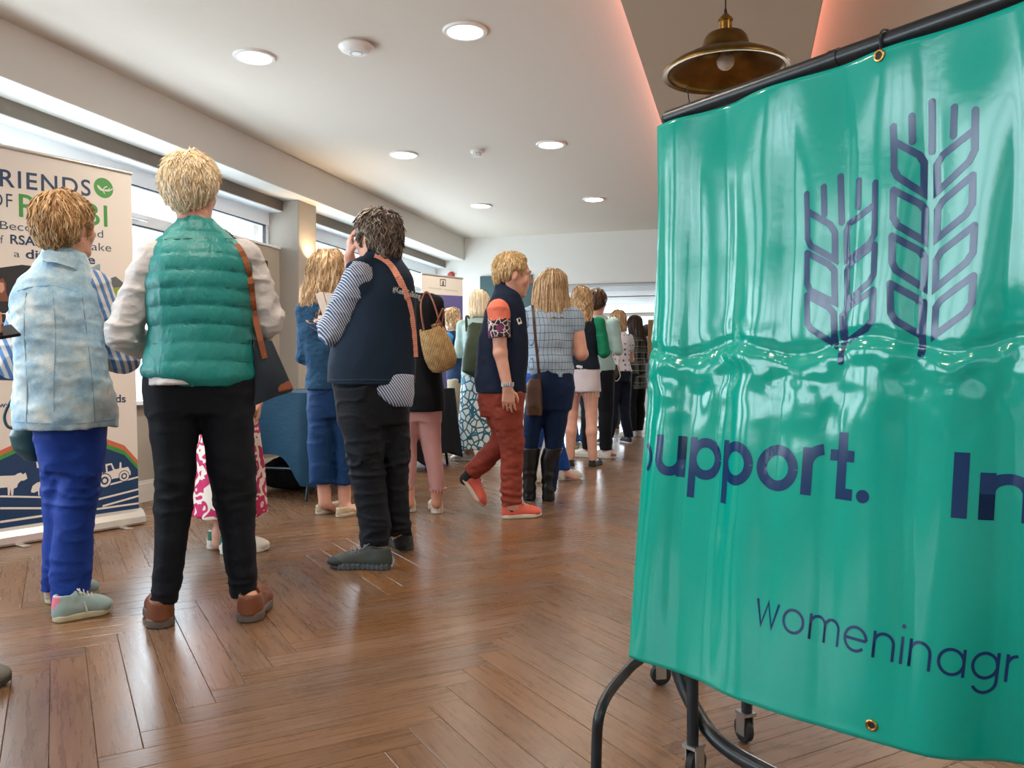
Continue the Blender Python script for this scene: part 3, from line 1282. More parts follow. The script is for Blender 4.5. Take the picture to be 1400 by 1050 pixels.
for pl in LEAVES:
    pts = [stm(1080 + x * .3618, 120 + y * .3618) for x, y in pl]
    parts.append(ribbon(pts, .0122, closed=False, rnd=True))
V, Fc = join_geo(parts)
print_on_banner('wheat_emblem', V, Fc, M_NAVY)

M_EYELET = plain('#b98f52', .3, metal=1.0, name='brass_eyelet')
for (px, py) in ((1212, 80), (1190, 994), (1026, 131)):
    s, tt = ban_st(px, py)
    ca = ban_world(np.array([s]), np.array([tt]), .001)[0]
    cb = ban_world(np.array([s + .01]), np.array([tt]), .001)[0]
    cc = ban_world(np.array([s]), np.array([tt + .01]), .001)[0]
    ex = (cb - ca) / np.linalg.norm(cb - ca)
    ez = (cc - ca) - ex * np.dot(cc - ca, ex)
    ez /= np.linalg.norm(ez)
    ring = [ca + .0085 * (math.cos(k * math.pi / 10) * ex + math.sin(k * math.pi / 10) * ez) for k in range(20)]
    mb = MB()
    mb.tube([p - np.array(banner.location) for p in ring], .0028, 8, closed=True)
    mb.build('eyelet', M_EYELET, banner, smooth=True)
    mb = MB()
    dn = np.cross(ex, ez)
    mb.tube([ca - np.array(banner.location) - dn * .0006, ca - np.array(banner.location) + dn * .0008], .0062, 14)
    mb.build('eyelet_hole', M_RUBBER, banner)
for s, m_ in ((ban_st(1212, 80)[0], M_RUBBER), (ban_st(1017, 125)[0], M_STEEL)):
    c0 = rail_pt(s, ZP)
    dn = rail_pt(s + 1, ZP) - c0
    nn = np.cross(dn, (0, 0, 1.0))
    ring = []
    for k in range(24):
        a = 2 * math.pi * k / 24
        ring.append(c0 + nn * math.cos(a) * (TUBE_R + .004) + np.array([0, 0, math.sin(a) * (TUBE_R + .004) - (.012 if math.sin(a) < -.3 else 0)]) - np.array(banner.location))
    MB().tube(ring, .0022, 6, closed=True).build('tie', m_, banner, smooth=True)

# ---- the rail itself
rail = thing('garment_rail', 'black tubular garment rail carrying the green banner', 'rail', tuple(rail_pt(0, 0)))
RO = np.array(rail.location)
loc = lambda P: [np.asarray(p) - RO for p in P]
MB().tube(loc([rail_pt(-.012, ZP), rail_pt(1.83, ZP)]), TUBE_R, 16).build('top_tube', M_TUBE, rail, smooth=True)
MB().tube(loc([rail_pt(.42, ZP), rail_pt(.44, ZP)]), TUBE_R + .0018, 16).build('collar', M_TUBE, rail, smooth=True)
zb = .075
PO = .034
post = [rail_pt(-.03, ZP + .026, PO), rail_pt(-.03, 1.0, PO), rail_pt(-.03, .5, PO), rail_pt(-.03, .30, PO), rail_pt(-.012, .21, PO), rail_pt(.05, .13, PO), rail_pt(.12, .088, PO), rail_pt(.25, zb, PO), rail_pt(.6, zb, PO), rail_pt(1.6, zb, PO), rail_pt(1.75, .12, PO), rail_pt(1.83, .3, PO), rail_pt(1.83, .6, PO), rail_pt(1.83, ZP + .02, PO)]
for s_ in (0.0, 1.83):
    MB().tube(loc([rail_pt(s_ + (-.012 if s_ == 0 else 0), ZP, 0), rail_pt(s_ + (-.03 if s_ == 0 else 0), ZP, PO)]), .0165, 14).build('clamp', M_TUBE, rail, smooth=True)
MB().tube(loc(catmull(post, 6)), TUBE_R, 14).build('frame_tube', M_TUBE, rail, smooth=True)
fl = 1.86
leg = [rail_pt(-.03, .44, PO), at_fwd(888, 884, 2.06), at_fwd(862, 912, 2.02), at_fwd(834, 945, 1.93), at_fwd(820, 975, fl), at_fwd(816, 1010, fl), at_fwd(815, 1067, fl)]
leg[-1][2] = .004
MB().tube(loc(catmull(leg, 6)), .0125, 12).build('side_leg', M_TUBE, rail, smooth=True)
leg2 = [rail_pt(1.83, .40), rail_pt(1.87, .28, -.15), rail_pt(1.87, .1, -.22), rail_pt(1.87, .004, -.22)]
MB().tube(loc(catmull(leg2, 6)), .0125, 12).build('side_leg', M_TUBE, rail, smooth=True)

# ---- low trolley frame on castors behind the banner
trol = thing('trolley_frame', 'black tube trolley frame on silver castors under the green banner', 'trolley', tuple(floor_pt(960, 1000)))
TO = np.array(trol.location)


def castor(px, py, turn, stem_top, par):
    c = floor_pt(px, py)
    c = c - TO
    w = MB()
    R = .030
    M_ = Matrix.Translation(Vector(c)) @ Matrix.Rotation(turn, 4, 'Z')
    prof = [(.0001, -.011), (.022, -.011), (R, -.008), (R, .008), (.022, .011), (.0001, .011)]
    n = 24
    for off in (-.0, ):
        base = len(w.v)
        for r_, y_ in prof:
            for k in range(n):
                a = 2 * math.pi * k / n
                w.v.append(tuple(M_ @ Vector((r_ * math.cos(a) + .012, y_, R + r_ * math.sin(a)))))
        for i in range(len(prof) - 1):
            for k in range(n):
                w.f.append((base + i * n + k, base + i * n + (k + 1) % n, base + (i + 1) * n + (k + 1) % n, base + (i + 1) * n + k))
    wo = w.build('castor_wheel', M_RUBBER, par, smooth=True)
    b = MB()
    for sy in (-1, 1):
        b.box((-.008, sy * .0135 - .0015, .02), (.024, sy * .0135 + .0015, .075), M_)
    b.box((-.016, -.018, .070), (.024, .018, .078), M_)
    b.tube([M_ @ Vector((.012, -.016, R)), M_ @ Vector((.012, .016, R))], .005, 10)
    b.build('castor_fork', M_STEEL, par)
    MB().tube([tuple(c + np.array([0, 0, .078])), tuple(c + np.array([0, 0, stem_top]))], .0135, 12).build('upright', M_TUBE, par, smooth=True)
    return c


ca_ = castor(898, 936, .5, .30, trol)
cb_ = castor(1021, 1016, 2.2, .34, trol)
cc_ = castor(947, 1064, 1.0, .34, trol)
up = lambda c, z: np.array([c[0], c[1], z])
cd_ = cb_ + (ca_ - cc_)
MB().tube([up(ca_, .30), up(cc_, .30)], .0135, 12).build('side_bar', M_TUBE, trol, smooth=True)
MB().tube(catmull([up(cc_, .29), (up(cc_, .235) + up(cb_, .235)) / 2, up(cb_, .29)], 8), .012, 12).build('end_bar', M_TUBE, trol, smooth=True)
MB().tube([up(cb_, .30), up(cd_, .30)], .0135, 12).build('side_bar', M_TUBE, trol, smooth=True)
MB().tube([up(cd_, .30), up(ca_, .30)], .0135, 12).build('end_bar', M_TUBE, trol, smooth=True)
MB().tube([up(cd_, .004), up(cd_, .30)], .0135, 12).build('upright', M_TUBE, trol, smooth=True)

# ================================================================ PENDANT LAMPS
def bronze():
    m = NT('aged_brass')
    v = m.coord('Object')
    f = m.noise(v, 14.0, 4.0)
    m.col(m.mix(f, C('#4a3a20'), C('#9c7a42')))
    m.set(Metallic=1.0, Roughness=.34)
    m.bump(m.noise(m.coord('Object', scale=(1, 1, 30)), 20.0, 2.0), .05, .002)
    return m.m


M_BRONZE = bronze()
pz = at_fwd(992, 101, 2.97)


def pendant(loc, label, big=True):
    t = thing('pendant_lamp', label, 'pendant lamp', tuple(loc))
    if big:
        prof = [(.208, .004), (.2245, .0), (.226, .004), (.224, .012), (.196, .034), (.15, .058), (.11, .074), (.094, .082), (.086, .092), (.082, .108), (.076, .128), (.066, .141), (.045, .148), (.024, .15),
                (.022, .146), (.06, .136), (.07, .124), (.076, .106), (.084, .082), (.11, .066), (.15, .05), (.196, .026), (.208, .010), (.208, .004)]
    else:
        prof = [(.03, 0), (.036, .0), (.036, .10), (.02, .12), (.018, .118), (.03, .1), (.03, 0)]
    MB().lathe(prof, n=56).build('shade', M_BRONZE, t, smooth=True)
    z = .15 if big else .12
    MB().lathe([(.0001, z - .03), (.020, z - .03), (.020, z), (.0235, z), (.0235, z + .038), (.027, z + .040), (.027, z + .046), (.022, z + .052), (.012, z + .064), (.008, z + .068), (.0001, z + .07)], n=28).build('socket', plain('#a07a3e', .28, metal=1.0, name='socket_brass'), t, smooth=True)
    MB().tube([(0, 0, z + .066), (0, 0, z + .085)], [.0065, .0045], 10).build('cord_grip', M_RUBBER, t)
    MB().tube([(0, 0, z + .07), (0, 0, RZ - loc[2] + .001)], .0026, 8).build('cord', M_RUBBER, t)
    MB().lathe([(.0001, RZ - loc[2] - .02), (.04, RZ - loc[2] - .018), (.045, RZ - loc[2])], n=24).build('ceiling_rose', M_RUBBER, t, smooth=True)
    bz = .045
    MB().lathe([(.0001, bz - .032)] + [(.032 * math.sin(math.radians(a)), bz - .032 * math.cos(math.radians(a))) for a in range(15, 150, 15)] + [(.013, bz + .045), (.013, z)], n=24).build('bulb', plain('#d8c2b4', .25, name='frosted_bulb'), t, smooth=True)
    return t


pendant(pz, 'aged brass dish pendant lamp with an unlit frosted bulb')
c0 = rail_pt(.055, ZP + TUBE_R) - np.array(banner.location)
MB().tube([c0, c0 + np.array([-.003, 0, .02]), c0 + np.array([-.006, 0, .042])], .0016, 6).build('tie', M_RUBBER, banner)

# ================================================================ ROLL-UP BANNERS
M_ALU = plain('#c9c6c0', .3, metal=.7, name='satin_aluminium')
M_SHEET = plain('#dcd5cc', .45, name='printed_film')


class Rollup:
    def __init__(self, name, label, R0, u, width, z_top, lean, base_h=.085, mat=None):
        self.u = np.array([u[0], u[1], 0.0]) / math.hypot(*u)
        self.n = np.array([self.u[1], -self.u[0], 0.0])
        self.w, self.bh = width, base_h
        self.L = np.array([R0[0], R0[1], 0.0]) - self.u * width
        self.o = np.array([self.L[0], self.L[1], base_h])
        v = np.array([0, 0, z_top - base_h]) - self.n * lean
        self.h = np.linalg.norm(v)
        self.v = v / self.h
        self.nn = np.cross(self.u, self.v)
        self.t = thing(name, label, 'banner', tuple(self.L))
        self.slab('sheet', [(0, 0), (width, 0), (width, self.h), (0, self.h)], mat or M_SHEET, 0, -.002)
        mb = MB()
        p = lambda a, b, c: self.o + self.u * a + self.v * b + self.nn * c - self.L
        mb.tube([p(-.004, self.h, 0), p(width + .004, self.h, 0)], .011, 10)
        mb.build('top_bar', M_ALU, self.t, smooth=True)
        mb = MB()
        nseg = 14
        prof = [(-.055, .0), (.055, .0), (.060, .012), (.052, .045), (.03, .075), (.008, base_h + .004), (-.01, base_h + .004), (-.035, .07), (-.055, .03)]
        for e in (-.012, width + .012):
            for (a, z) in prof:
                mb.v.append(tuple(self.u * e + self.n * a + np.array([0, 0, z + .006])))
        k = len(prof)
        for i in range(k):
            mb.f.append((i, (i + 1) % k, k + (i + 1) % k, k + i))
        mb.f.append(tuple(range(k))[::-1])
        mb.f.append(tuple(range(k, 2 * k)))
        mb.build('cassette', M_ALU, self.t)
        for e in (.17 * width, .84 * width):
            mb = MB()
            q = [self.u * (e + a) + self.n * b for a, b in ((-.02, -.12), (.02, -.12), (.02, .14), (-.02, .14))]
            mb.add([x + np.array([0, 0, .001]) for x in q] + [x + np.array([0, 0, .007]) for x in q], [(0, 3, 2, 1), (4, 5, 6, 7), (0, 1, 5, 4), (1, 2, 6, 5), (2, 3, 7, 6), (3, 0, 4, 7)])
            mb.build('foot', M_ALU, self.t)
        mb = MB()
        b0 = -self.n * .02
        mb.tube([b0 + self.u * width * .5 + np.array([0, 0, .06]), self.o - self.L + self.u * width * .5 + self.v * (self.h - .02) - self.nn * .012], .008, 8)
        mb.build('support_pole', M_ALU, self.t)

    def uv(self, px, py):
        d = ray(px, py)
        c = np.array([0, 0, CAM_H])
        t = np.dot(self.o - c, self.nn) / np.dot(d, self.nn)
        P = c + d * t - self.o
        return np.array([P.dot(self.u), P.dot(self.v)])

    def place(self, V, lift):
        V = np.asarray(V)
        return self.o - self.L + V[:, :1] * self.u + V[:, 1:2] * self.v + lift * self.nn

    def slab(self, name, pts, mat, lift, low):
        n = len(pts)
        pts = np.asarray(pts, float)
        W = np.concatenate([self.place(pts, lift), self.place(pts, low)])
        mb = MB()
        mb.add(W, [tuple(range(n)), tuple(range(n, 2 * n))[::-1]] + [(i, i + n, (i + 1) % n + n, (i + 1) % n) for i in range(n)])
        return mb.build(name, mat, self.t)

    def flat(self, name, geo, mat, lift=.0008):
        V, Fc = geo
        V = np.asarray(V, float)
        V = np.stack([np.clip(V[:, 0], 0.001, self.w - .001), np.clip(V[:, 1], .001, self.h - .001)], 1)
        mb = MB()
        mb.add(self.place(V, lift), Fc)
        return mb.build(name, mat, self.t)

    def poly_px(self, name, pts, mat, lift=.0008):
        V = np.array([self.uv(*p) for p in pts])
        V = np.stack([np.clip(V[:, 0], 0.001, self.w - .001), np.clip(V[:, 1], .001, self.h - .001)], 1)
        bm = bmesh.new()
        f = bm.faces.new([bm.verts.new((x, y, 0)) for x, y in V])
        bmesh.ops.triangulate(bm, faces=[f])
        bm.verts.index_update()
        geo = (np.array([v.co[:2] for v in bm.verts]), [tuple(v.index for v in q.verts) for q in bm.faces])
        bm.free()
        return self.flat(name, geo, mat, lift)

    def text_px(self, s, p0, p1, cap_px, mat, bold=0.0, lift=.0009, spacing=1.0):
        a, b = self.uv(*p0), self.uv(*p1)
        up = self.uv(p0[0], p0[1] - cap_px) - a
        V, Fc = fit_text(s, 0, 0, 1, 1, bold, spacing)
        d = b - a
        Q = a + V[:, :1] * d + V[:, 1:2] * np.array([0, np.linalg.norm(up)])
        return self.flat('lettering', (Q, Fc), mat, lift)

    def line_px(self, name, pts, w, mat, lift=.001, closed=False):
        V, Fc = ribbon([self.uv(*p) for p in pts], w, closed, rnd=False)
        return self.flat(name, (V, Fc), mat, lift)


fR, fL = floor_pt(190, 716), floor_pt(2, 747)
u1 = (fR - fL)[:2]
rb = Rollup('rollup_banner', 'tall roll-up banner lettered FRIENDS OF RSABI with a white tractor on a navy hill', fR, u1, .86, 2.14, .085)
P_NAVY = plain('#173a5c', .45, name='print_navy')
P_GREEN = plain('#3f9142', .45, name='print_green')
P_ORANGE = plain('#c5684a', .45, name='print_orange')
P_HILL = plain('#143a63', .45, name='print_hill')
P_WHITE = plain('#e3ded6', .45, name='print_white')
P_DARK = plain('#23282c', .45, name='print_dark')
rb.text_px('FRIENDS', (-21, 252), (124, 268), 25, P_NAVY, .012, spacing=1.15)
rb.text_px('OF', (-14, 281), (17, 284), 20, P_NAVY, .0, spacing=1.15)
rb.text_px('RSABI', (26, 296), (147, 310), 33, P_GREEN, .008, spacing=1.1)
rb.text_px('Become a friend', (0, 313), (141, 325), 12, P_NAVY, -.005)
rb.text_px('of', (-9, 332), (5, 333), 12, P_NAVY, -.005)
rb.text_px('RSABI', (14, 333), (62, 337), 13, P_NAVY, .02)
rb.text_px('and make', (72, 338), (152, 344), 12, P_NAVY, -.005)
rb.text_px('a', (19, 351), (27, 352), 10, P_NAVY, -.005)
rb.text_px('difference', (35, 353), (130, 361), 13, P_NAVY, .02)
rb.text_px('From', (1, 505), (28, 507), 9, P_WHITE, .0, lift=.0016)
rb.text_px('you', (11, 515), (28, 517), 8, P_WHITE, .0, lift=.0016)
rb.text_px('www', (-2, 557), (27, 557), 8, P_NAVY, .01)
rb.text_px('ds', (158, 550), (172, 550), 11, P_NAVY, .02)
# round green emblem with white fronds
cl = rb.uv(141.5, 257)
rr = abs(rb.uv(156, 258)[0] - cl[0])
rr = np.linalg.norm(rb.uv(141.5, 243.5) - cl)
disc = ([(cl[0] + rr * math.cos(2 * math.pi * k / 40), cl[1] + rr * math.sin(2 * math.pi * k / 40)) for k in range(40)], [tuple(range(40))])
rb.flat('emblem', disc, P_GREEN, .0008)
fr_ = []
for (r_, a0, a1, ox, oy) in ((.75, 200, 330, .15, .75), (.55, 190, 320, .0, .55), (.95, 215, 330, .35, .95), (.5, 100, 220, .55, .1)):
    fr_.append(ribbon(arc(cl[0] + ox * rr - .12 * rr, cl[1] + (oy - .35) * rr, r_ * rr * .9, a0, a1, 14), .0055))
V, Fc = join_geo(fr_)
V = np.array([cl + (p - cl) * min(1, .92 * rr / (np.linalg.norm(p - cl) + 1e-9)) for p in V])
rb.flat('emblem_fronds', (V, Fc), P_WHITE, .0014)
# hill bands
z2 = lambda x, y: (x * .2857, 460 + y * .2857)
top_o = [(-30, 626), (0, 616), (20, 607), (50, 598), (90, 594), (120, 594), (145, 600), (170, 609), (200, 628)]
sh = lambda pts, d: [(x, y + d) for x, y in pts]
rb.poly_px('hill_band', sh(top_o, 0) + sh(top_o, 12)[::-1], P_ORANGE, .0006)
rb.poly_px('hill_band', sh(top_o, 7) + sh(top_o, 16)[::-1], P_GREEN, .0010)
rb.poly_px('hill', sh(top_o, 13) + [(200, 720), (-30, 760)], P_HILL, .0013)
for pl, wd in (([(0, 765), (260, 770), (300, 768)], .010), ([(0, 822), (240, 822), (300, 815)], .011), ([(0, 888), (225, 855), (300, 842)], .012), ([(300, 760), (445, 730), (665, 672)], .010), ([(380, 800), (435, 788), (670, 730)], .011), ([(490, 812), (670, 762)], .011), ([(380, 842), (435, 830), (670, 797)], .011)):
    rb.line_px('furrow_line', [z2(*p) for p in pl], wd, P_WHITE, .0020)
cow = [(-20, 668), (0, 668), (70, 665), (85, 655), (100, 652), (108, 660), (122, 651), (130, 680), (112, 690), (100, 690), (85, 705), (80, 722), (65, 728), (62, 760), (53, 760), (50, 727), (45, 760), (37, 760), (35, 722), (-20, 726)]
rb.poly_px('cow_silhouette', [z2(*p) for p in cow], P_WHITE, .0020)
sheep = [(148, 738), (155, 715), (175, 700), (200, 692), (225, 695), (250, 708), (275, 720), (270, 738), (250, 741), (205, 739), (203, 762), (196, 762), (194, 739), (188, 762), (182, 761), (181, 739), (162, 748), (148, 746)]
rb.poly_px('sheep_silhouette', [z2(*p) for p in sheep], P_WHITE, .0020)
rb.poly_px('barn_silhouette', [z2(*p) for p in ((172, 600), (232, 595), (232, 628), (176, 630))], P_WHITE, .0020)
tract = [(468, 668), (478, 640), (480, 628), (500, 612), (534, 606), (548, 636), (570, 632), (572, 602), (579, 602), (581, 630), (612, 624), (624, 646), (625, 662), (598, 672), (545, 680), (520, 690), (470, 700)]
rb.poly_px('tractor_silhouette', [z2(*p) for p in tract], P_WHITE, .0020)
rb.poly_px('tractor_window', [z2(*p) for p in ((486, 640), (490, 628), (504, 620), (507, 650), (492, 656))], P_HILL, .0024)
rb.poly_px('tractor_window', [z2(*p) for p in ((512, 619), (530, 614), (540, 640), (515, 648))], P_HILL, .0024)
for (cx, cy, r_) in ((500, 690, 31), (593, 668, 24)):
    c0 = rb.uv(*z2(cx, cy))
    ra = np.linalg.norm(rb.uv(*z2(cx, cy - r_)) - c0)
    for q, m_, lf in ((1.15, P_HILL, .0022), (1.0, P_WHITE, .0026), (.62, P_HILL, .0030), (.35, P_WHITE, .0034)):
        rb.flat('tractor_wheel', ([(c0[0] + q * ra * math.cos(2 * math.pi * k / 28), c0[1] + q * ra * math.sin(2 * math.pi * k / 28)) for k in range(28)], [tuple(range(28))]), m_, lf)
# photo strip with field, trees, dark arch and a small portrait
rb.poly_px('photo_arch', [(-25, 372), (0, 366), (30, 362), (60, 366), (80, 376), (95, 400), (95, 445), (-25, 440)], P_DARK, .0008)
rb.poly_px('photo_trees', [(90, 402), (128, 384), (136, 376), (146, 384), (152, 380), (158, 378), (168, 386), (168, 400), (90, 410)], plain('#5d6366', .5, name='print_trees'), .0008)
rb.poly_px('photo_field', [(90, 400), (168, 392), (160, 412), (150, 425), (120, 440), (90, 440)], plain('#8aa03a', .5, name='print_field'), .0011)
rb.poly_px('photo_figure', [(-12, 412), (-4, 384), (4, 380), (8, 388), (8, 400), (13, 412)], plain('#7a4a38', .5, name='print_hair'), .0013)
rb.poly_px('photo_figure', [(0, 386), (5, 387), (6, 396), (2, 401), (-3, 396)], plain('#c99a82', .5, name='print_face'), .0016)
rb.poly_px('text_panel', [(-25, 441), (95, 447), (95, 492), (-25, 488)], P_DARK, .0008)
for yy in (428, 447, 462):
    rb.line_px('panel_line', [(-20, yy), (12, yy + 1)], .004, P_WHITE, .0014)
rb.poly_px('text_panel', [(-25, 490), (95, 494), (95, 522), (-25, 519)], P_HILL, .0010)

# purple roll-up by the far wall
A2, B2 = at_fwd(578, 374, 9.6), at_fwd(634, 380.5, 10.1)
rp = Rollup('rollup_banner', 'purple roll-up banner with white block lettering near the far wall', B2, (B2 - A2)[:2], float(np.linalg.norm((B2 - A2)[:2])), float((A2[2] + B2[2]) / 2), .02)
P_PURPLE = plain('#5f5a94', .5, var=.15, bscale=30, name='print_purple')
rp.poly_px('purple_field', [(574, 401.5), (640, 405.5), (645, 700), (570, 700)], P_PURPLE, .0008)
rp.line_px('logo_frame', [(602, 382), (609, 382.5), (609, 391), (602, 390.5), (602, 382)], .012, plain('#55534f', .5, name='print_grey'), .0012)
rp.poly_px('logo_mark', [(604.5, 391), (605, 384), (606.5, 384), (606.8, 391)], P_DARK, .0012)
tk = []
for k in range(19):
    if k == 9:
        continue
    x_ = 586.5 + k * 2.1
    y_ = 392.6 + k * .26
    tk.append(ribbon([rp.uv(x_, y_), rp.uv(x_ + .9, y_ + 1.9)], .006, rnd=False))
    tk.append(ribbon([rp.uv(x_ + .9, y_), rp.uv(x_ + .9, y_ + 1.9)], .004, rnd=False))
rp.flat('small_print', join_geo(tk), plain('#9a968f', .5, name='print_grey_text'), .0009)
rp.text_px('AL', (593, 417), (601, 418), 8, P_WHITE, .03)
rp.text_px('E FOR', (612, 428.5), (629.5, 430), 8.0, P_WHITE, .03)
rp.text_px('MERS', (606, 438.5), (628, 440), 8.0, P_WHITE, .03)

# ================================================================ TABLES WITH CLOTHS
def cloth_mesh(x0, y0, x1, y1, z, drop, corner, waves, seed=0, flare=.05):
    """draped cloth: top and hanging skirt with folds; local coords"""
    rs = np.random.RandomState(seed)
    per = []
    n = 26
    for (ax, ay, bx, by) in ((x0, y0, x1, y0), (x1, y0, x1, y1), (x1, y1, x0, y1), (x0, y1, x0, y0)):
        L = math.hypot(bx - ax, by - ay)
        k = max(12, int(L / .035))
        for i in range(k):
            f = i / k
            per.append((ax + (bx - ax) * f, ay + (by - ay) * f, min(f, 1 - f) * L, (by - ay) / L, -(bx - ax) / L))
    per = np.array(per)
    m = len(per)
    ph = rs.rand(6) * 6.28
    arcl = np.arange(m)
    V = []
    cx, cy = (x0 + x1) / 2, (y0 + y1) / 2
    rowsn = 14
    wv = sum(np.sin(arcl * 2 * math.pi * q / m + ph[i]) for i, q in enumerate(waves)) / len(waves)
    near = np.exp(-(per[:, 2] / .12) ** 2)
    for j in range(rowsn + 1):
        f = j / rowsn
        dr = (drop + (corner - drop) * near) * f
        out = .006 + flare * f * (.35 + .65 * wv * .6) + near * .05 * f
        ox, oy = per[:, 0] - cx, per[:, 1] - cy
        nx = per[:, 3]
        ny = per[:, 4]
        # push corners diagonally
        dg = near * .6
        ddx, ddy = nx + dg * np.sign(ox), ny + dg * np.sign(oy)
        V.append(np.stack([per[:, 0] + ddx * out, per[:, 1] + ddy * out, z - dr], 1))
    V = np.concatenate(V)
    Q = []
    for j in range(rowsn):
        for i in range(m):
            a, b = j * m + i, j * m + (i + 1) % m
            Q.append((a, a + m, b + m, b))
    me = bpy.data.meshes.new('cloth')
    me.from_pydata([tuple(p) for p in V], [], Q + [tuple(range(m))])
    me.polygons.foreach_set('use_smooth', np.ones(len(me.polygons), dtype=bool))
    me.set_sharp_from_angle(angle=math.radians(60))
    return me


def table(label, cloth_label, x0, y0, x1, y1, z, drop, corner, cloth_mat, seed):
    t = thing('folding_table', label, 'table', ((x0 + x1) / 2, (y0 + y1) / 2, 0), group='exhibition tables')
    a, b = (x1 - x0) / 2, (y1 - y0) / 2
    MB().box((-a, -b, z - .045), (a, b, z - .006)).build('tabletop', plain('#8d8a84', .5, name='table_laminate'), t, bevel=.008)
    for sx in (-1, 1):
        for sy in (-1, 1):
            MB().tube([(sx * (a - .06), sy * (b - .28), z - .05), (sx * (a - .05), sy * (b - .06), .004)], .014, 10).build('leg', M_TUBE, t, smooth=True)
    for sy in (-1, 1):
        MB().tube([(-(a - .05), sy * (b - .12), .22), (a - .05, sy * (b - .12), .22)], .010, 8).build('stretcher', M_TUBE, t, smooth=True)
    me = cloth_mesh(-a, -b, a, b, z, drop, corner, (7, 11, 17), seed)
    me.materials.append(cloth_mat)
    o = link(bpy.data.objects.new('tablecloth', me))
    o.location = ((x0 + x1) / 2, (y0 + y1) / 2, 0)
    tag(o, cloth_label, 'tablecloth', 'cloths on the exhibition tables')
    return t


M_TEAL_CLOTH = fabric('#0a364c', '#07283a', rough=.7, wrinkle=.4, spec=.2, name='teal_tablecloth')
M_BLACK_CLOTH = fabric('#14181f', '#0c0f14', rough=.75, wrinkle=.4, name='black_tablecloth')
table('folding table with black legs under the teal cloth', 'satiny teal cloth with a hanging corner on the table by the window', -3.72, 5.16, -2.96, 6.55, .775, .44, .66, M_TEAL_CLOTH, 4)
table('folding table under the black cloth beyond the pink leggings', 'long black cloth on the table beyond the pink leggings', -3.75, 7.06, -2.80, 7.74, .76, .62, .70, M_BLACK_CLOTH, 9)

# wooden board and a blue chair in the conservatory
q = at_fwd(886, 437, 12.4)
t = thing('display_board', 'tan wooden display board standing behind the plaid shirt', 'board', (q[0], q[1], 0), rotz=.12)
MB().box((0, 0, 1.12), (1.1, .03, q[2])).build('panel', plain('#b5834f', .5, var=.15, bscale=30, name='board_wood'), t, bevel=.004)
for x in (.06, 1.04):
    MB().box((x - .02, .0, 0), (x + .02, .03, 1.12)).box((x - .02, -.2, 0), (x + .02, .23, .03)).build('stand_leg', M_TUBE, t)


def chair(label, loc, rz):
    t = thing('stacking_chair', label, 'chair', loc, rz)
    mb = plain('#1f4fc0', .5, name='blue_plastic')
    MB().box((-.22, -.2, .43), (.22, .22, .46)).build('seat', mb, t, bevel=.012)
    MB().box((-.21, .20, .60), (.21, .225, .90)).build('backrest', mb, t, bevel=.010)
    for sx in (-1, 1):
        MB().tube([(sx * .2, -.18, .43), (sx * .23, -.22, .003)], .011, 8).build('leg', M_STEEL, t, smooth=True)
        MB().tube([(sx * .2, .212, .88), (sx * .2, .2, .45), (sx * .23, .26, .003)], .011, 8).build('leg', M_STEEL, t, smooth=True)
    return t


q = floor_pt(897, 569)
chair('blue plastic chair with steel legs beyond the plaid shirt', (q[0], q[1], 0), -.5)

# dark rucksack under the teal table
def lump(name, label, cat, loc, r, mat):
    t = thing(name, label, cat, loc)
    bm = bmesh.new()
    bmesh.ops.create_icosphere(bm, subdivisions=4, radius=1.0)
    for v in bm.verts:
        n = v.co.copy()
        k = 1 + .12 * math.sin(n.x * 5 + n.z * 3) + .06 * math.sin(n.y * 11 + n.z * 9)
        e = 2.6
        sc_ = (abs(n.x) ** e + abs(n.y) ** e + abs(n.z) ** e) ** (-1 / e)
        v.co = Vector((n.x * sc_ * r[0] * k, n.y * sc_ * r[1] * k, r[2] + n.z * sc_ * r[2]))
    me = bpy.data.meshes.new('pouch')
    bm.to_mesh(me)
    bm.free()
    me.polygons.foreach_set('use_smooth', np.ones(len(me.polygons), dtype=bool))
    me.materials.append(mat)
    link(bpy.data.objects.new('pouch', me), t)
    MB().tube(catmull([(-r[0] * .3, 0, r[2] * 1.9), (-r[0] * .2, .02, r[2] * 2.25), (r[0] * .2, .02, r[2] * 2.25), (r[0] * .3, 0, r[2] * 1.9)], 5), .008, 6).build('handle', mat, t, smooth=True)
    return t


lump('rucksack', 'dark rucksack lying under the teal-clothed table', 'bag', (-3.42, 5.75, 0), (.24, .17, .13), fabric('#1b1f25', name='black_nylon'))
# ================================================================ SMOOTH-BLENDED SOLIDS (bodies, clothes, hair, shoes)
def V3(*a):
    return np.array(a, dtype=np.float64)


def nrm(v):
    v = np.asarray(v, float)
    return v / (np.linalg.norm(v) + 1e-12)


def rc(a, b, r1, r2, flat=None):
    """tapered capsule; flat=(axis vector, factor) squeezes the section along an axis"""
    a, b = np.asarray(a, np.float32), np.asarray(b, np.float32)
    ba = b - a
    l2 = float(ba.dot(ba)) + 1e-12
    if flat is not None:
        ax = np.asarray(nrm(flat[0]), np.float32)
        k = np.float32(flat[1] - 1.0)

    def f(P):
        pa = P - a
        t = np.clip(pa @ ba / l2, 0, 1)
        q = pa - t[..., None] * ba
        if flat is not None:
            q = q + ax * ((q @ ax) * k)[..., None]
        return np.sqrt((q * q).sum(-1)) - (r1 + (r2 - r1) * t)
    return f


def el(c, r, R=None):
    c = np.asarray(c, np.float32)
    r = np.asarray(r, np.float32)
    Rm = None if R is None else np.asarray(R, np.float32)

    def f(P):
        q = P - c
        if Rm is not None:
            q = q @ Rm
        q = q / r
        k0 = np.sqrt((q * q).sum(-1)) + 1e-6
        q = q / r
        k1 = np.sqrt((q * q).sum(-1)) + 1e-6
        return k0 * (k0 - 1) / k1
    return f


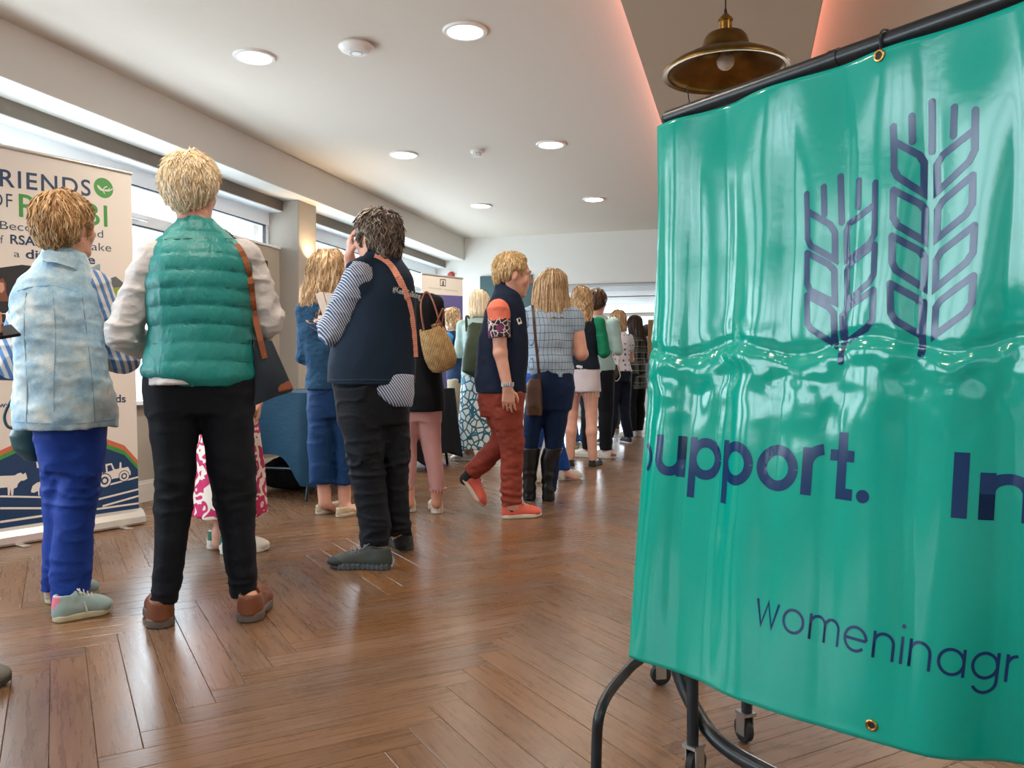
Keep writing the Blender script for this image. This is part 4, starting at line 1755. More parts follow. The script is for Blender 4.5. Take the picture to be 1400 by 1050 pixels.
def loft(rows, expo=2.0, cap=True):
    """rows: (z, cx, a, cy, b) ordered any way; elliptical sections stacked in z"""
    A = np.array(sorted(rows), float)
    z = A[:, 0]
    zz = np.linspace(z[0], z[-1], 160)
    cols = []
    for k in range(1, 5):
        y = np.interp(zz, z, A[:, k])
        kk = np.exp(-np.linspace(-2, 2, 13) ** 2)
        kk /= kk.sum()
        yp = np.concatenate([2 * y[0] - y[6:0:-1], y, 2 * y[-1] - y[-2:-8:-1]])
        cols.append(np.convolve(yp, kk, 'valid'))
    z0, z1 = z[0], z[-1]

    def f(P):
        Z = P[..., 2]
        cx, a, cy, b = (np.interp(Z, zz, c).astype(np.float32) for c in cols)
        a = np.maximum(a, .004)
        b = np.maximum(b, .004)
        x = (P[..., 0] - cx) / a
        y = (P[..., 1] - cy) / b
        if expo == 2.0:
            q = np.sqrt(x * x + y * y) + 1e-6
            g = np.sqrt((x / a) ** 2 + (y / b) ** 2) / q + 1e-6
        else:
            ax, ay = np.abs(x) + 1e-6, np.abs(y) + 1e-6
            q = (ax ** expo + ay ** expo) ** (1 / expo)
            g = np.sqrt(((ax / q) ** (expo - 1) / a) ** 2 + ((ay / q) ** (expo - 1) / b) ** 2) + 1e-6
        d = (q - 1) / g
        if cap:
            d = np.maximum(d, np.maximum(Z - z1, z0 - Z))
        return d
    return f


def plane(p, n):
    p, n = np.asarray(p, np.float32), np.asarray(nrm(n), np.float32)
    return lambda P: (P - p) @ n


class SDF:
    def __init__(self):
        self.p = []          # (f, k, op)
        self.cuts = []
        self.disp = None
        self.damp = 0.0

    def u(self, f, k=.015):
        self.p.append((f, k, 'u'))
        return self

    def sub(self, f, k=.008):
        self.p.append((f, k, 's'))
        return self

    def cut(self, f, k=0.0):
        self.cuts.append((f, k))
        return self

    def chain(self, pts, rs, k=.015, flat=None):
        for i in range(len(pts) - 1):
            self.u(rc(pts[i], pts[i + 1], rs[i], rs[i + 1], flat), k)
        return self

    def ev(self, P, sel=None):
        D = np.full(P.shape[:-1], 9.0, np.float32)
        for f, k, op in self.p:
            D = self._comb(D, f(P), k, op)
        if self.disp is not None:
            D = D - self.disp(P)
        for f, k in self.cuts:
            D = np.maximum(D, f(P))
        return D

    @staticmethod
    def _comb(D, d, k, op):
        if op == 'u':
            if k <= 0:
                return np.minimum(D, d)
            h = np.clip(.5 + .5 * (D - d) / k, 0, 1)
            return D + (d - D) * h - k * h * (1 - h)
        if k <= 0:
            return np.maximum(D, -d)
        h = np.clip(.5 - .5 * (D + d) / k, 0, 1)
        return D + (-d - D) * h + k * h * (1 - h)

    def mesh_np(self, lo, hi, vox, smooth=1):
        lo = np.asarray(lo, float) - 3 * vox
        hi = np.asarray(hi, float) + 3 * vox
        B = 8
        nb = np.maximum(1, np.ceil((hi - lo) / (vox * B)).astype(int))
        g = np.stack(np.meshgrid(*[np.arange(n) for n in nb], indexing='ij'), -1)
        cen = (lo + (g + .5) * B * vox - vox * .5).astype(np.float32)
        Rb = B * vox * .87
        Dc = np.full(cen.shape[:-1], 9.0, np.float32)
        rel = []
        for f, k, op in self.p:
            d = f(cen)
            rel.append(d < Rb * 1.35 + k + .004)
            Dc = self._comb(Dc, d, k, op)
        for f, k in self.cuts:
            Dc = np.maximum(Dc, f(cen))
        act = np.abs(Dc) < Rb * 1.5 + self.damp
        A = np.argwhere(act)
        if len(A) == 0:
            raise RuntimeError('empty solid')
        o = np.stack(np.meshgrid(*[np.arange(B)] * 3, indexing='ij'), -1).reshape(-1, 3)
        P = (lo + (A[:, None, :] * B + o[None]) * vox).astype(np.float32)
        D = np.full(P.shape[:-1], .3, np.float32)
        for (f, k, op), r in zip(self.p, rel):
            m = r[act]
            if m.any():
                D[m] = self._comb(D[m], f(P[m]), k, op)
        if self.disp is not None:
            D = D - self.disp(P)
        for f, k in self.cuts:
            D = np.maximum(D, f(P))
        vol = np.where(Dc < 0, -1.0, 1.0).astype(np.float32)[..., None, None, None] * np.ones((B, B, B), np.float32)
        vol[act] = D.reshape(-1, B, B, B)
        vol = vol.transpose(0, 3, 1, 4, 2, 5).reshape(nb[0] * B, nb[1] * B, nb[2] * B)
        V, Q = surface_nets(vol, lo, vox)
        if smooth:
            V = laplace(V, Q, smooth)
        return V, Q


def surface_nets(vol, lo, vox):
    s = vol < 0
    nx, ny, nz = vol.shape
    c = np.zeros((nx - 1, ny - 1, nz - 1), np.int8)
    for i in (0, 1):
        for j in (0, 1):
            for k in (0, 1):
                c += s[i:nx - 1 + i, j:ny - 1 + j, k:nz - 1 + k]
    cells = np.argwhere((c > 0) & (c < 8))
    idx = np.full(c.shape, -1, np.int32)
    idx[tuple(cells.T)] = np.arange(len(cells))
    corner = [(i, j, k) for i in (0, 1) for j in (0, 1) for k in (0, 1)]
    val = np.stack([vol[cells[:, 0] + i, cells[:, 1] + j, cells[:, 2] + k] for i, j, k in corner], 1)
    acc = np.zeros((len(cells), 3))
    cnt = np.zeros(len(cells))
    for a in range(8):
        for b in range(a + 1, 8):
            ca, cb = np.array(corner[a]), np.array(corner[b])
            if np.abs(ca - cb).sum() != 1:
                continue
            va, vb = val[:, a], val[:, b]
            m = (va < 0) != (vb < 0)
            t = np.clip(va[m] / (va[m] - vb[m]), .02, .98)
            acc[m] += ca + t[:, None] * (cb - ca)
            cnt[m] += 1
    V = lo + (cells + acc / cnt[:, None]) * vox
    quads = []
    for ax in range(3):
        sl0 = [slice(1, -1)] * 3
        sl1 = [slice(1, -1)] * 3
        sl0[ax] = slice(0, -1)
        sl1[ax] = slice(1, None)
        a, b = s[tuple(sl0)], s[tuple(sl1)]
        for sign in (0, 1):
            e = np.argwhere((a & ~b) if sign == 0 else (~a & b))
            if len(e) == 0:
                continue
            e = e + 1
            e[:, ax] -= 1
            u, w = (ax + 1) % 3, (ax + 2) % 3
            q = []
            for du, dw in ((-1, -1), (0, -1), (0, 0), (-1, 0)):
                p = e.copy()
                p[:, u] += du
                p[:, w] += dw
                q.append(idx[p[:, 0], p[:, 1], p[:, 2]])
            q = np.stack(q, 1)
            if sign == 1:
                q = q[:, ::-1]
            quads.append(q)
    return V, np.concatenate(quads)


def laplace(V, Q, it=1, lam=.5):
    e = np.concatenate([Q[:, [0, 1]], Q[:, [1, 2]], Q[:, [2, 3]], Q[:, [3, 0]]])
    n = len(V)
    for _ in range(it):
        acc = np.zeros_like(V)
        c = np.bincount(e[:, 0], minlength=n) + np.bincount(e[:, 1], minlength=n)
        for k in range(3):
            acc[:, k] = np.bincount(e[:, 0], V[e[:, 1], k], n) + np.bincount(e[:, 1], V[e[:, 0], k], n)
        V = V + lam * (acc / np.maximum(c, 1)[:, None] - V)
    return V


def sdf_obj(name, sdf, lo, hi, vox, mat, parent, smooth=1):
    V, Q = sdf.mesh_np(lo, hi, vox, smooth)
    return link(bpy.data.objects.new(name, me_np(name, V, Q, smooth=True, mat=mat)), parent)


def wr(P, amp, fx, fz=None, off=0.0):
    fz = fx if fz is None else fz
    return amp * NZ(P * np.array([fx, fx, fz], np.float32) + np.float32(off))


def ridge(P, amp, fx, fz=None, off=0.0):
    fz = fx if fz is None else fz
    n = NZ(P * np.array([fx, fx, fz], np.float32) + np.float32(off))
    return amp * (1 - np.minimum(np.abs(n) * 2.6, 1.0)) ** 1.5


def rotz(a):
    c, s = math.cos(a), math.sin(a)
    return np.array([[c, -s, 0], [s, c, 0], [0, 0, 1.0]])


def rotx(a):
    c, s = math.cos(a), math.sin(a)
    return np.array([[1, 0, 0], [0, c, -s], [0, s, c]])


def roty(a):
    c, s = math.cos(a), math.sin(a)
    return np.array([[c, 0, s], [0, 1, 0], [-s, 0, c]])


# ---------------------------------------------------------------- tufts of hair that follow a solid
def tufts(sdf, V, n, length, rad, flow, lift=.002, wave=0.0, wfreq=60., steps=6, seed=0, rough=.35, keep=None, drop=None):
    rs = np.random.RandomState(seed)
    if keep is not None:
        V = V[keep(V)]
    p = V[rs.randint(0, len(V), n)].astype(np.float32)
    p = p + rs.randn(n, 3).astype(np.float32) * .002
    h = np.float32(.003)
    tilt = rs.randn(n, 3).astype(np.float32) * rough
    L = length * (.6 + .8 * rs.rand(n)).astype(np.float32)
    ph = rs.rand(n).astype(np.float32) * 6.28
    lf = (.2 + 1.6 * rs.rand(n) ** 1.5).astype(np.float32)
    path = []
    for s in range(steps):
        d0 = sdf.ev(p)
        g = np.stack([sdf.ev(p + np.eye(3, dtype=np.float32)[k] * h) - d0 for k in range(3)], 1) / h
        g /= np.linalg.norm(g, axis=1, keepdims=True) + 1e-6
        tgt = (lift * (.3 + s / steps) if s < steps - 1 else lift * 1.8) * lf
        p = p - g * (d0 - tgt)[:, None]
        path.append(p.copy())
        f = flow(p) + tilt * .6
        f = f - g * (f * g).sum(1, keepdims=True)
        f /= np.linalg.norm(f, axis=1, keepdims=True) + 1e-6
        if wave:
            sd = np.cross(f, g)
            f = f + sd * (wave * np.sin(ph + s * wfreq))[:, None] + g * (wave * .5 * np.cos(ph + s * wfreq))[:, None]
        p = p + f * (L / steps)[:, None]
    path = np.stack(path, 1)                        # n, steps, 3
    if drop is not None:
        path = path[~drop(path[:, -1])]
        n = len(path)
    tan = np.gradient(path, axis=1)
    tan /= np.linalg.norm(tan, axis=2, keepdims=True) + 1e-9
    a = np.cross(tan, np.array([.3, .5, .8], np.float32))
    a /= np.linalg.norm(a, axis=2, keepdims=True) + 1e-9
    b = np.cross(tan, a)
    prof = np.interp(np.linspace(0, 1, steps), [0, .3, .8, 1], [.5, 1, .7, .08]) * rad
    ring = []
    for k in range(3):
        an = 2 * math.pi * k / 3
        ring.append(path + prof[None, :, None] * (math.cos(an) * a + math.sin(an) * b))
    R = np.stack(ring, 2)                           # n, steps, 3, 3
    W = R.reshape(-1, 3)
    base = (np.arange(n) * steps * 3)[:, None, None]
    st = (np.arange(steps - 1) * 3)[None, :, None]
    k = np.arange(3)[None, None, :]
    q = np.stack([base + st + k, base + st + (k + 1) % 3, base + st + 3 + (k + 1) % 3, base + st + 3 + k], -1).reshape(-1, 4)
    return W, q


def merge_np(parts):
    V, Q, n = [], [], 0
    for v, q in parts:
        V.append(v)
        Q.append(np.asarray(q) + n)
        n += len(v)
    return np.concatenate(V), np.concatenate(Q)


# ---------------------------------------------------------------- a person
EYE_W = plain('#e8e2dc', .2, name='eye_white')
EYE_I = plain('#4a5a60', .2, name='iris')
LIP = plain('#a85a50', .45, name='lips')


class Person:
    def __init__(self, label, foot, px_ground=None, group=None):
        w = floor_pt(*foot)
        self.w = w
        self.rho = math.hypot(w[0], w[1])
        self.ey = np.array([w[0], w[1], 0]) / self.rho
        self.ex = np.array([self.ey[1], -self.ey[0], 0])
        ang = math.atan2(self.ex[1], self.ex[0])
        self.t = thing('person', label, 'person', tuple(w), ang, group)
        self.scale = F_PX / (w @ np.array([-ST, CT, 0]))

    def p(self, px, py, d=0.0):
        """local point on the upright plane d metres beyond the feet that shows at this pixel"""
        r = ray(px, py)
        t = (d + self.rho) / (r @ self.ey)
        return np.array([r @ self.ex * t, d, CAM_H + r[2] * t])

    def g(self, px, py):
        """local floor point"""
        w = floor_pt(px, py) - self.w
        return np.array([w @ self.ex, w @ self.ey, 0.0])

    def rows(self, data, grow=0.0):
        """(py, xl, xr, b[, cy]) in pixels -> loft rows"""
        out = []
        for r in data:
            cy = r[4] if len(r) > 4 else 0.0
            a, b = self.p(r[1], r[0], cy), self.p(r[2], r[0], cy)
            out.append((a[2], (a[0] + b[0]) / 2, max(.006, (b[0] - a[0]) / 2 + grow), cy, max(.006, r[3] + grow)))
        return out

    # ---- head in its own frame: x right, y forward (face), z up
    def head_frame(self, c, yaw, pitch=0.0, roll=0.0, s=1.0):
        self.hc, self.hs = np.asarray(c, float), s
        self.hR = rotz(-math.radians(yaw)) @ rotx(math.radians(pitch)) @ roty(math.radians(roll))
        return self

    def H(self, x, y, z):
        return self.hc + self.hR @ (np.array([x, y, z]) * self.hs)

    def hel(self, c, r, k=None):
        return el(self.H(*c), np.array(r) * self.hs, self.hR)

    def head(self, S, neck_base, nr=.052):
        s = self.hs
        S.u(self.hel((0, -.014, .034), (.074, .094, .082)), 0)
        S.u(self.hel((0, .028, -.020), (.060, .064, .086)), .03)
        S.u(rc(self.H(0, .022, -.055), self.H(0, .066, -.096), .048 * s, .0205 * s), .025)
        S.u(self.hel((0, .060, -.048), (.034, .027, .036)), .02)
        for q in (-1, 1):
            S.u(self.hel((q * .036, .062, -.022), (.024, .022, .024)), .02)
            S.u(rc(self.H(q * .045, -.005, -.045), self.H(q * .018, .058, -.092), .022 * s, .018 * s), .02)
            S.sub(self.hel((q * .036, .100, .010), (.019, .019, .011)), .012)
            S.u(self.hel((q * .0745, -.004, -.006), (.009, .020, .031)), .006)
            S.u(self.hel((q * .0125, .094, -.026), (.007, .009, .006)), .006)
        S.u(self.hel((0, .077, .030), (.046, .014, .012)), .018)
        S.u(rc(self.H(0, .0845, .030), self.H(0, .0885, .008), .010 * s, .0095 * s), .012)
        S.u(rc(self.H(0, .0885, .008), self.H(0, .1010, -.019), .0095 * s, .0112 * s), .008)
        S.u(self.hel((0, .0845, -.050), (.021, .010, .0055)), .007)
        S.u(self.hel((0, .083, -.061), (.018, .010, .0060)), .006)
        S.sub(self.hel((0, .0955, -.0555), (.020, .006, .0015)), .004)
        S.u(rc(self.H(0, -.020, -.05), neck_base, nr * s, (nr + .006) * s), .03)
        return S

    def face_parts(self, brow='#8a7050'):
        for q in (-1, 1):
            c = self.H(q * .033, .0760, .010)
            bm = MB()
            n, m = 14, 10
            prof = [(.0092 * math.sin(math.pi * k / 8) + 1e-5, .0092 * math.cos(math.pi * k / 8)) for k in range(9)]
            bm.lathe(prof, tuple(c), n=16)
            eye = bm.build('eye', EYE_W, self.t, smooth=True)
            c2 = self.H(q * .0350, .0800, .010)
            b2 = MB()
            b2.lathe([(.0058 * math.sin(math.pi * k / 6) + 1e-5, .0058 * math.cos(math.pi * k / 6)) for k in range(7)], tuple(c2), n=12)
            b2.build('iris', EYE_I, eye, smooth=True)
            pts = [self.H(q * (.014 + .034 * f), .0945 - .012 * f * f - .002, .030 + .006 * math.sin(math.pi * f * .8)) for f in np.linspace(0, 1, 6)]
            MB().tube(pts, [.0015, .0028, .003, .0028, .002, .001], 6).build('eyebrow', plain(brow, .8, name='brow_hair'), self.t, smooth=True)
        pts = [self.H(x, .0925 - 9 * x * x, -.0545 + 2 * x * x) for x in np.linspace(-.019, .019, 7)]
        MB().tube(pts, [.001, .003, .0042, .0042, .0042, .003, .001], 8).build('lips', LIP, self.t, smooth=True)

    def hand(self, S, w, d, n, side=1, curl=.5, s=1.0, spread=.0205, thumb=.5):
        """w wrist, d pointing to the knuckles, n palm normal; side +1 when the thumb lies towards n x d"""
        d = nrm(d)
        n = nrm(np.asarray(n, float) - d * np.dot(n, d))
        t = np.cross(n, d) * side
        w = np.asarray(w, float)
        FL = ((.040, .026, .020), (.045, .029, .022), (.041, .027, .021), (.032, .020, .018))
        for i in range(4):
            o = (1.5 - i) * spread * s
            kn = w + d * (.088 - abs(i - 1.2) * .004) * s + t * o
            S.u(rc(w + d * .012 * s + t * o * .55, kn, .0155 * s, .0115 * s), .012)
            a, pos = .15 + curl * .5, kn
            for j, L in enumerate(FL[i]):
                dd = d * math.cos(a) + n * math.sin(a) + t * (1.5 - i) * .05
                q = pos + nrm(dd) * L * s
                S.u(rc(pos, q, (.0092 - .0008 * j) * s, (.0086 - .0009 * j) * s), .002)
                pos = q
                a += curl * (1.0 if j == 0 else .75)
        b0 = w + d * .022 * s + t * .020 * s
        b1 = b0 + (d * .6 + t * .7 + n * thumb * .5) * .040 * s
        b2 = b1 + (d * .85 + t * .25 + n * thumb * .6) * .030 * s
        b3 = b2 + (d * .95 + n * thumb * .5) * .022 * s
        S.u(rc(b0, b1, .0145 * s, .0112 * s), .010)
        S.u(rc(b1, b2, .0108 * s, .0098 * s), .003)
        S.u(rc(b2, b3, .0098 * s, .0080 * s), .003)

    def bbox(self, pts, pad):
        A = np.array(pts)
        return A.min(0) - pad, A.max(0) + pad

    def part(self, name, S, lo, hi, vox, mat, smooth=1, par=None):
        return sdf_obj(name, S, lo, hi, vox, mat, par or self.t, smooth)


# ---------------------------------------------------------------- shoes, made once per style, heel at x=0, toe at +x
SHOES = {}


def shoe_mesh(style):
    if style in SHOES:
        return SHOES[style]
    U, So = SDF(), SDF()
    if style in ('sneaker', 'hiker'):
        sh = .026 if style == 'sneaker' else .030
        U.u(rc((.050, 0, .045), (.190, -.002, .036), .037, .036, ((0, 1, 0), 1.0)), 0)
        U.u(el((.212, .002, .034), (.052, .041, .028)), .03)
        U.u(loft([(.02, .050, .052, 0, .036), (.05, .048, .050, 0, .035), (.085, .050, .047, 0, .032), (.098, .050, .045, 0, .030)]), .02)
        U.u(rc((.095, 0, .082), (.185, 0, .055), .020, .016, ((0, 1, 0), .75)), .02)
        U.sub(loft([(.05, .054, .028, 0, .020), (.12, .058, .036, 0, .025)]), .006)
        U.cut(plane((0, 0, sh - .008), (0, 0, -1)))
    elif style == 'loafer':
        sh = .028
        U.u(rc((.050, 0, .040), (.190, 0, .034), .036, .036), 0)
        U.u(el((.212, 0, .033), (.050, .040, .026)), .03)
        U.u(loft([(.02, .048, .050, 0, .036), (.07, .046, .047, 0, .034), (.078, .05, .046, 0, .033)]), .015)
        U.u(rc((.10, 0, .066), (.175, 0, .054), .018, .018, ((0, 1, 0), .7)), .02)
        U.u(rc((.10, -.032, .066), (.10, .032, .066), .006, .006), .004)
        U.sub(loft([(.045, .056, .034, 0, .024), (.10, .062, .050, 0, .028)]), .006)
        U.cut(plane((0, 0, sh - .008), (0, 0, -1)))
    else:                                   # slip-on
        sh = .024
        U.u(rc((.050, 0, .036), (.190, 0, .030), .034, .034), 0)
        U.u(el((.212, 0, .030), (.048, .039, .023)), .03)
        U.u(loft([(.02, .048, .049, 0, .034), (.062, .046, .046, 0, .032)]), .015)
        U.sub(loft([(.040, .066, .048, 0, .024), (.10, .075, .075, 0, .030)]), .006)
        U.cut(plane((0, 0, sh - .008), (0, 0, -1)))

    def sole(P):
        q = P[..., :2]
        def cap(a, b, r1, r2):
            a, b = np.array(a, np.float32), np.array(b, np.float32)
            ba = b - a
            t = np.clip((q - a) @ ba / (ba @ ba), 0, 1)
            return np.linalg.norm(q - a - t[..., None] * ba, axis=-1) - (r1 + (r2 - r1) * t)
        d = np.minimum(cap((.042, 0), (.12, -.004), .040, .036), cap((.12, -.004), (.195, .002), .036, .046))
        d = np.minimum(d, cap((.195, .002), (.232, .004), .046, .033))
        zz = P[..., 2] - np.where(P[..., 0] > .19, (P[..., 0] - .19) ** 2 * 2.2, 0) * (1 if style != 'loafer' else .6)
        d = np.maximum(d, np.maximum(zz - sh, -zz))
        if style == 'loafer':              # separate heel block
            arch = np.maximum(np.abs(P[..., 0] - .105) - .022, P[..., 2] - .012)
            d = np.maximum(d, -arch)
        if style == 'hiker':
            d = d + .002 * np.sin(P[..., 0] * 320)
        return d.astype(np.float32)
    So.u(sole, 0)
    lo, hi = (-.01, -.06, -.005), (.28, .06, .12)
    uv, uq = U.mesh_np(lo, hi, .0045, 1)
    sv, sq = So.mesh_np(lo, hi, .0045, 1)
    SHOES[style] = (uv, uq, sv, sq)
    return SHOES[style]


_SH = {}


def shoe(P, heel, toe, style, upper, sole, lace=None, wide=1.0, tall=1.0, pitch=0.0, z=0.0, label=None, heel_tab=None, band=None):
    """heel, toe local floor points (2D matters); pitch lifts the heel"""
    key = (style, upper.name, sole.name)
    uv, uq, sv, sq = shoe_mesh(style)
    if key not in _SH:
        _SH[key] = (me_np('shoe', uv, uq, smooth=True, mat=upper), me_np('sole', sv, sq, smooth=True, mat=sole))
    um, sm = _SH[key]
    d = np.asarray(toe[:2], float) - np.asarray(heel[:2], float)
    ang = math.atan2(d[1], d[0])
    o = link(bpy.data.objects.new('shoe', um), P.t)
    L = .265
    k = float(np.clip(np.linalg.norm(d) / L, .80, 1.18))
    o.scale = (k, wide, tall)
    o.location = (heel[0], heel[1], z)
    o.rotation_euler = (0, pitch, ang)
    so = link(bpy.data.objects.new('sole', sm), o)
    if label:
        o['label'] = label
    if lace is not None:
        mb = MB()
        for i in range(5):
            x = .115 + i * .018
            zt = .110 - i * .0085
            mb.tube([(x - .004, -.024, zt - .014), (x, 0, zt), (x - .004, .024, zt - .014)], .0032, 5)
        mb.tube(catmull([(.112, 0, .106), (.10, .02, .112), (.118, .034, .098), (.112, 0, .106), (.10, -.02, .112), (.118, -.034, .098)], 4), .0022, 5)
        mb.build('lace', lace, o, smooth=True)
    if heel_tab is not None:
        S = SDF()
        S.u(loft([(.045, .050, .0535, 0, .0375), (.096, .050, .0465, 0, .0315)]), 0)
        S.sub(loft([(.03, .058, .049, 0, .034), (.12, .060, .042, 0, .028)]), 0)
        S.cut(plane((.030, 0, 0), (1, 0, 0)))
        sdf_obj('heel_tab', S, (-.01, -.05, .04), (.05, .05, .1), .0045, heel_tab, o)
    if style == 'hiker':
        S = SDF()
        S.u(el((.214, .002, .032), (.058, .0455, .030)), 0)
        S.cut(plane((0, 0, .046), (-.25, 0, 1)))
        S.cut(plane((0, 0, .012), (0, 0, -1)))
        S.cut(plane((.178, 0, 0), (-1, 0, 0)))
        sdf_obj('toe_cap', S, (.15, -.06, 0), (.28, .06, .08), .0045, M_RUBBER, o)
    if band is not None:
        for sy in (-1, 1):
            mb = MB()
            pts = [(.135, sy * .0395, .028), (.130, sy * .040, .045), (.122, sy * .034, .066)]
            mb.tube(pts, .012, 8, flat=.25)
            mb.build('side_band', band, o, smooth=True)
    return o
# ================================================================ PEOPLE: shared builders
def centers(rows):
    return [(np.array([r[1], r[3], r[0]]), min(r[2], r[4])) for r in sorted(rows, reverse=True)]


def build_body(P, torso, legs, arms, neck, skin, vox, feet=(), face=True, name='body', shrink=.022, leg_f=.80):
    """one continuous figure: head, trunk, arms with hands, legs with feet"""
    S = SDF()
    P.head(S, neck)
    S.u(loft([(z, cx, max(.03, a - shrink), cy, max(.03, b - shrink)) for z, cx, a, cy, b in torso]), .04)
    pts = [P.H(0, 0, .13), P.H(.09, .13, 0), P.H(-.09, .13, 0), P.H(.09, -.12, 0), P.H(-.09, -.12, 0)]
    pts += [np.array([r[1] + q * r[2], r[3] + u_ * r[4], r[0]]) for r in torso for q in (-1, 1) for u_ in (-1, 1)]
    for L in legs:
        cs = centers(L)
        for (c0, r0), (c1, r1) in zip(cs[:-1], cs[1:]):
            S.u(rc(c0, c1, r0 * leg_f, r1 * leg_f), .02)
        pts += [c for c, r in cs]
    for ft in feet:                       # (leg end, ankle, toe)
        a, b, c = ft
        S.u(rc(a, b, .040, .033), .015)
        S.u(rc(b, c, .031, .022), .02)
        pts += [np.asarray(b) - .03, np.asarray(c) + .03]
    for A in arms:
        r = A.get('r', (.048, .040, .028))
        S.u(rc(A['S'], A['E'], r[0], r[1]), .03)
        S.u(rc(A['E'], A['W'], r[1], r[2]), .02)
        pts += [A['S'], A['E'], A['W'], np.asarray(A['W']) + nrm(A['h'][0]) * .2]
        P.hand(S, A['W'], *A['h'])
    lo, hi = P.bbox(pts, .06)
    o = P.part(name, S, lo, hi, vox, skin)
    if face:
        P.face_parts(face if isinstance(face, str) else '#8a7050')
    P.S_body = S
    return o


def rows_box(rows_list, pad=.05):
    pts = [np.array([r[1] + q * r[2], r[3] + u * r[4], r[0]]) for rows in rows_list for r in rows for q in (-1, 1) for u in (-1, 1)]
    A = np.array(pts)
    return A.min(0) - pad, A.max(0) + pad


def trousers(P, hips, legs, mat, vox, amp=.006, name='trousers', k=.025, knee_z=None, seed=0.):
    S = SDF()
    S.u(loft(hips), 0)
    for L in legs:
        S.u(loft(L), k)
    kz = knee_z

    def disp(X):
        w = wr(X, amp * .8, 6, 9, seed) + ridge(X, amp * .7, 8, 16, seed + 5)
        if kz is not None:
            b = np.exp(-((X[..., 2] - kz) / .10) ** 2) + .8 * np.exp(-((X[..., 2] - .12) / .09) ** 2)
            w = w + b * (ridge(X, amp * 1.3, 7, 20, seed + 2) + ridge(X, amp * .8, 14, 34, seed + 6))
        return w
    S.disp = disp
    S.damp = amp * 2
    lo, hi = rows_box([hips] + list(legs), .03)
    P.S_tr = S
    return P.part(name, S, lo, hi, vox, mat)


def sleeves(P, arms, rad, mat, vox, name='shirt', extra=None, amp=.006, to=1.0, seed=3., k=.02):
    """long sleeves; 'to' = share of the forearm that is covered, <=0 covers only part of the upper arm (to=-x)"""
    S = SDF()
    pts = []
    for A in arms:
        s_, e_, w_ = np.asarray(A['S']), np.asarray(A['E']), np.asarray(A['W'])
        if to > 0:
            w2 = e_ + (w_ - e_) * to
            S.u(rc(s_, e_, rad[0], rad[1]), k)
            S.u(rc(e_, w2, rad[1], rad[2]), k)
            pts += [s_, e_, w2]
            S.cut(_keep_before(w2, w_ - e_))
        else:
            e2 = s_ + (e_ - s_) * (-to)
            S.u(rc(s_, e2, rad[0], rad[1]), k)
            pts += [s_, e2]
            S.cut(_keep_before(e2, e_ - s_))
    ex_rows = []
    if extra is not None:
        S.u(loft(extra), k)
        lo2, hi2 = rows_box([extra], .03)
        pts += [lo2, hi2]
    S.disp = lambda X: wr(X, amp * .7, 10, 12, seed) + ridge(X, amp, 11, 17, seed + 2) + ridge(X, amp * .5, 24, 34, seed + 5)
    S.damp = amp * 2
    lo, hi = P.bbox(pts, max(rad) + .03)
    P.S_sh = S
    return P.part(name, S, lo, hi, vox, mat)


def _keep_before(p, d):
    """cuts only close to the cuff so that other limbs are untouched"""
    p, n = np.asarray(p, np.float32), np.asarray(nrm(d), np.float32)

    def f(X):
        q = X - p
        h = q @ n
        r = np.sqrt(np.maximum((q * q).sum(-1) - h * h, 0))
        return np.where((r < .11) & (h < .15), h, -1.0).astype(np.float32)
    return f


def hair_short(P, mat, vox=.006, n=1200, grow=0.0, nape=-.085, length=.05, lift=.005, wave=.0, rad=.0030, seed=1, back=0.0, fringe=0.0, rough=.45, side=0.0, ear=.0, taper=0.0, tail=0.0):
    S = SDF()
    g = grow
    if tail:
        S.u(P.hel((0, -.078, -.060), (.066, .040, .045 + tail)), 0)
    S.u(P.hel((0, -.020 - back, .042), (.083 + g, .104 + g, .092 + g)), 0)
    S.u(P.hel((0, -.066 + taper * .5, -.010), (.066 + g - taper, .052 + g, .070 + g)), .03)
    for q in (-1, 1):
        S.u(P.hel((q * (.060 + side - taper * .3), -.02, .010 + taper), (.030 + g, .060 + g, .055 + g)), .03)
    S.sub(P.hel((0, .105, -.040 + fringe), (.082, .085, .110)), .02)
    for q in (-1, 1):
        S.sub(P.hel((q * .095, .012, -.030), (.040 + ear, .030 + ear, .045 + ear)), .012)
    nz, nn = P.H(0, 0, nape), P.hR @ np.array([0, .25, -1.0])
    S.cut(plane(nz, nn))
    hc = P.hc.astype(np.float32)
    Ri = P.hR.astype(np.float32)

    def disp(X):
        q = (X - hc) @ Ri
        a = np.arctan2(q[..., 0], -q[..., 1])
        return .0045 * NZ(np.stack([a * 9, q[..., 2] * 20, a * 0 + seed], -1)) + .003 * NZ(X * np.float32(60.0) + seed)
    S.disp = disp
    S.damp = .012
    lo, hi = P.hc - .17, P.hc + .17
    V, Q = S.mesh_np(lo, hi, vox, 1)
    parts = [(V, Q)]
    if n:
        crown = P.H(0, -.055, .115).astype(np.float32)
        gdir = (P.hR @ np.array([0, -.1, -1.0])).astype(np.float32)

        def offhair(p):
            q = ((p - hc) @ Ri) / P.hs
            face = (q[:, 1] > .045) & (q[:, 2] < .050 + fringe)
            ears = (np.abs(q[:, 0]) > .05) & (q[:, 1] > -.022 - ear) & (q[:, 2] < .018 + ear)
            low = q[:, 2] < nape - .02
            return face | ears | low

        def flow(p):
            d = p - crown
            r = np.linalg.norm(d, axis=1, keepdims=True) + 1e-6
            return d / r + gdir * np.clip(r * 5, 0, .8)
        parts.append(tufts(S, V, n, length, rad, flow, lift=lift, wave=wave, wfreq=1.4, seed=seed, rough=rough, drop=offhair))
    VV, QQ = merge_np(parts)
    P.S_hair = S
    return link(bpy.data.objects.new('hair', me_np('hair', VV, QQ, smooth=True, mat=mat)), P.t)


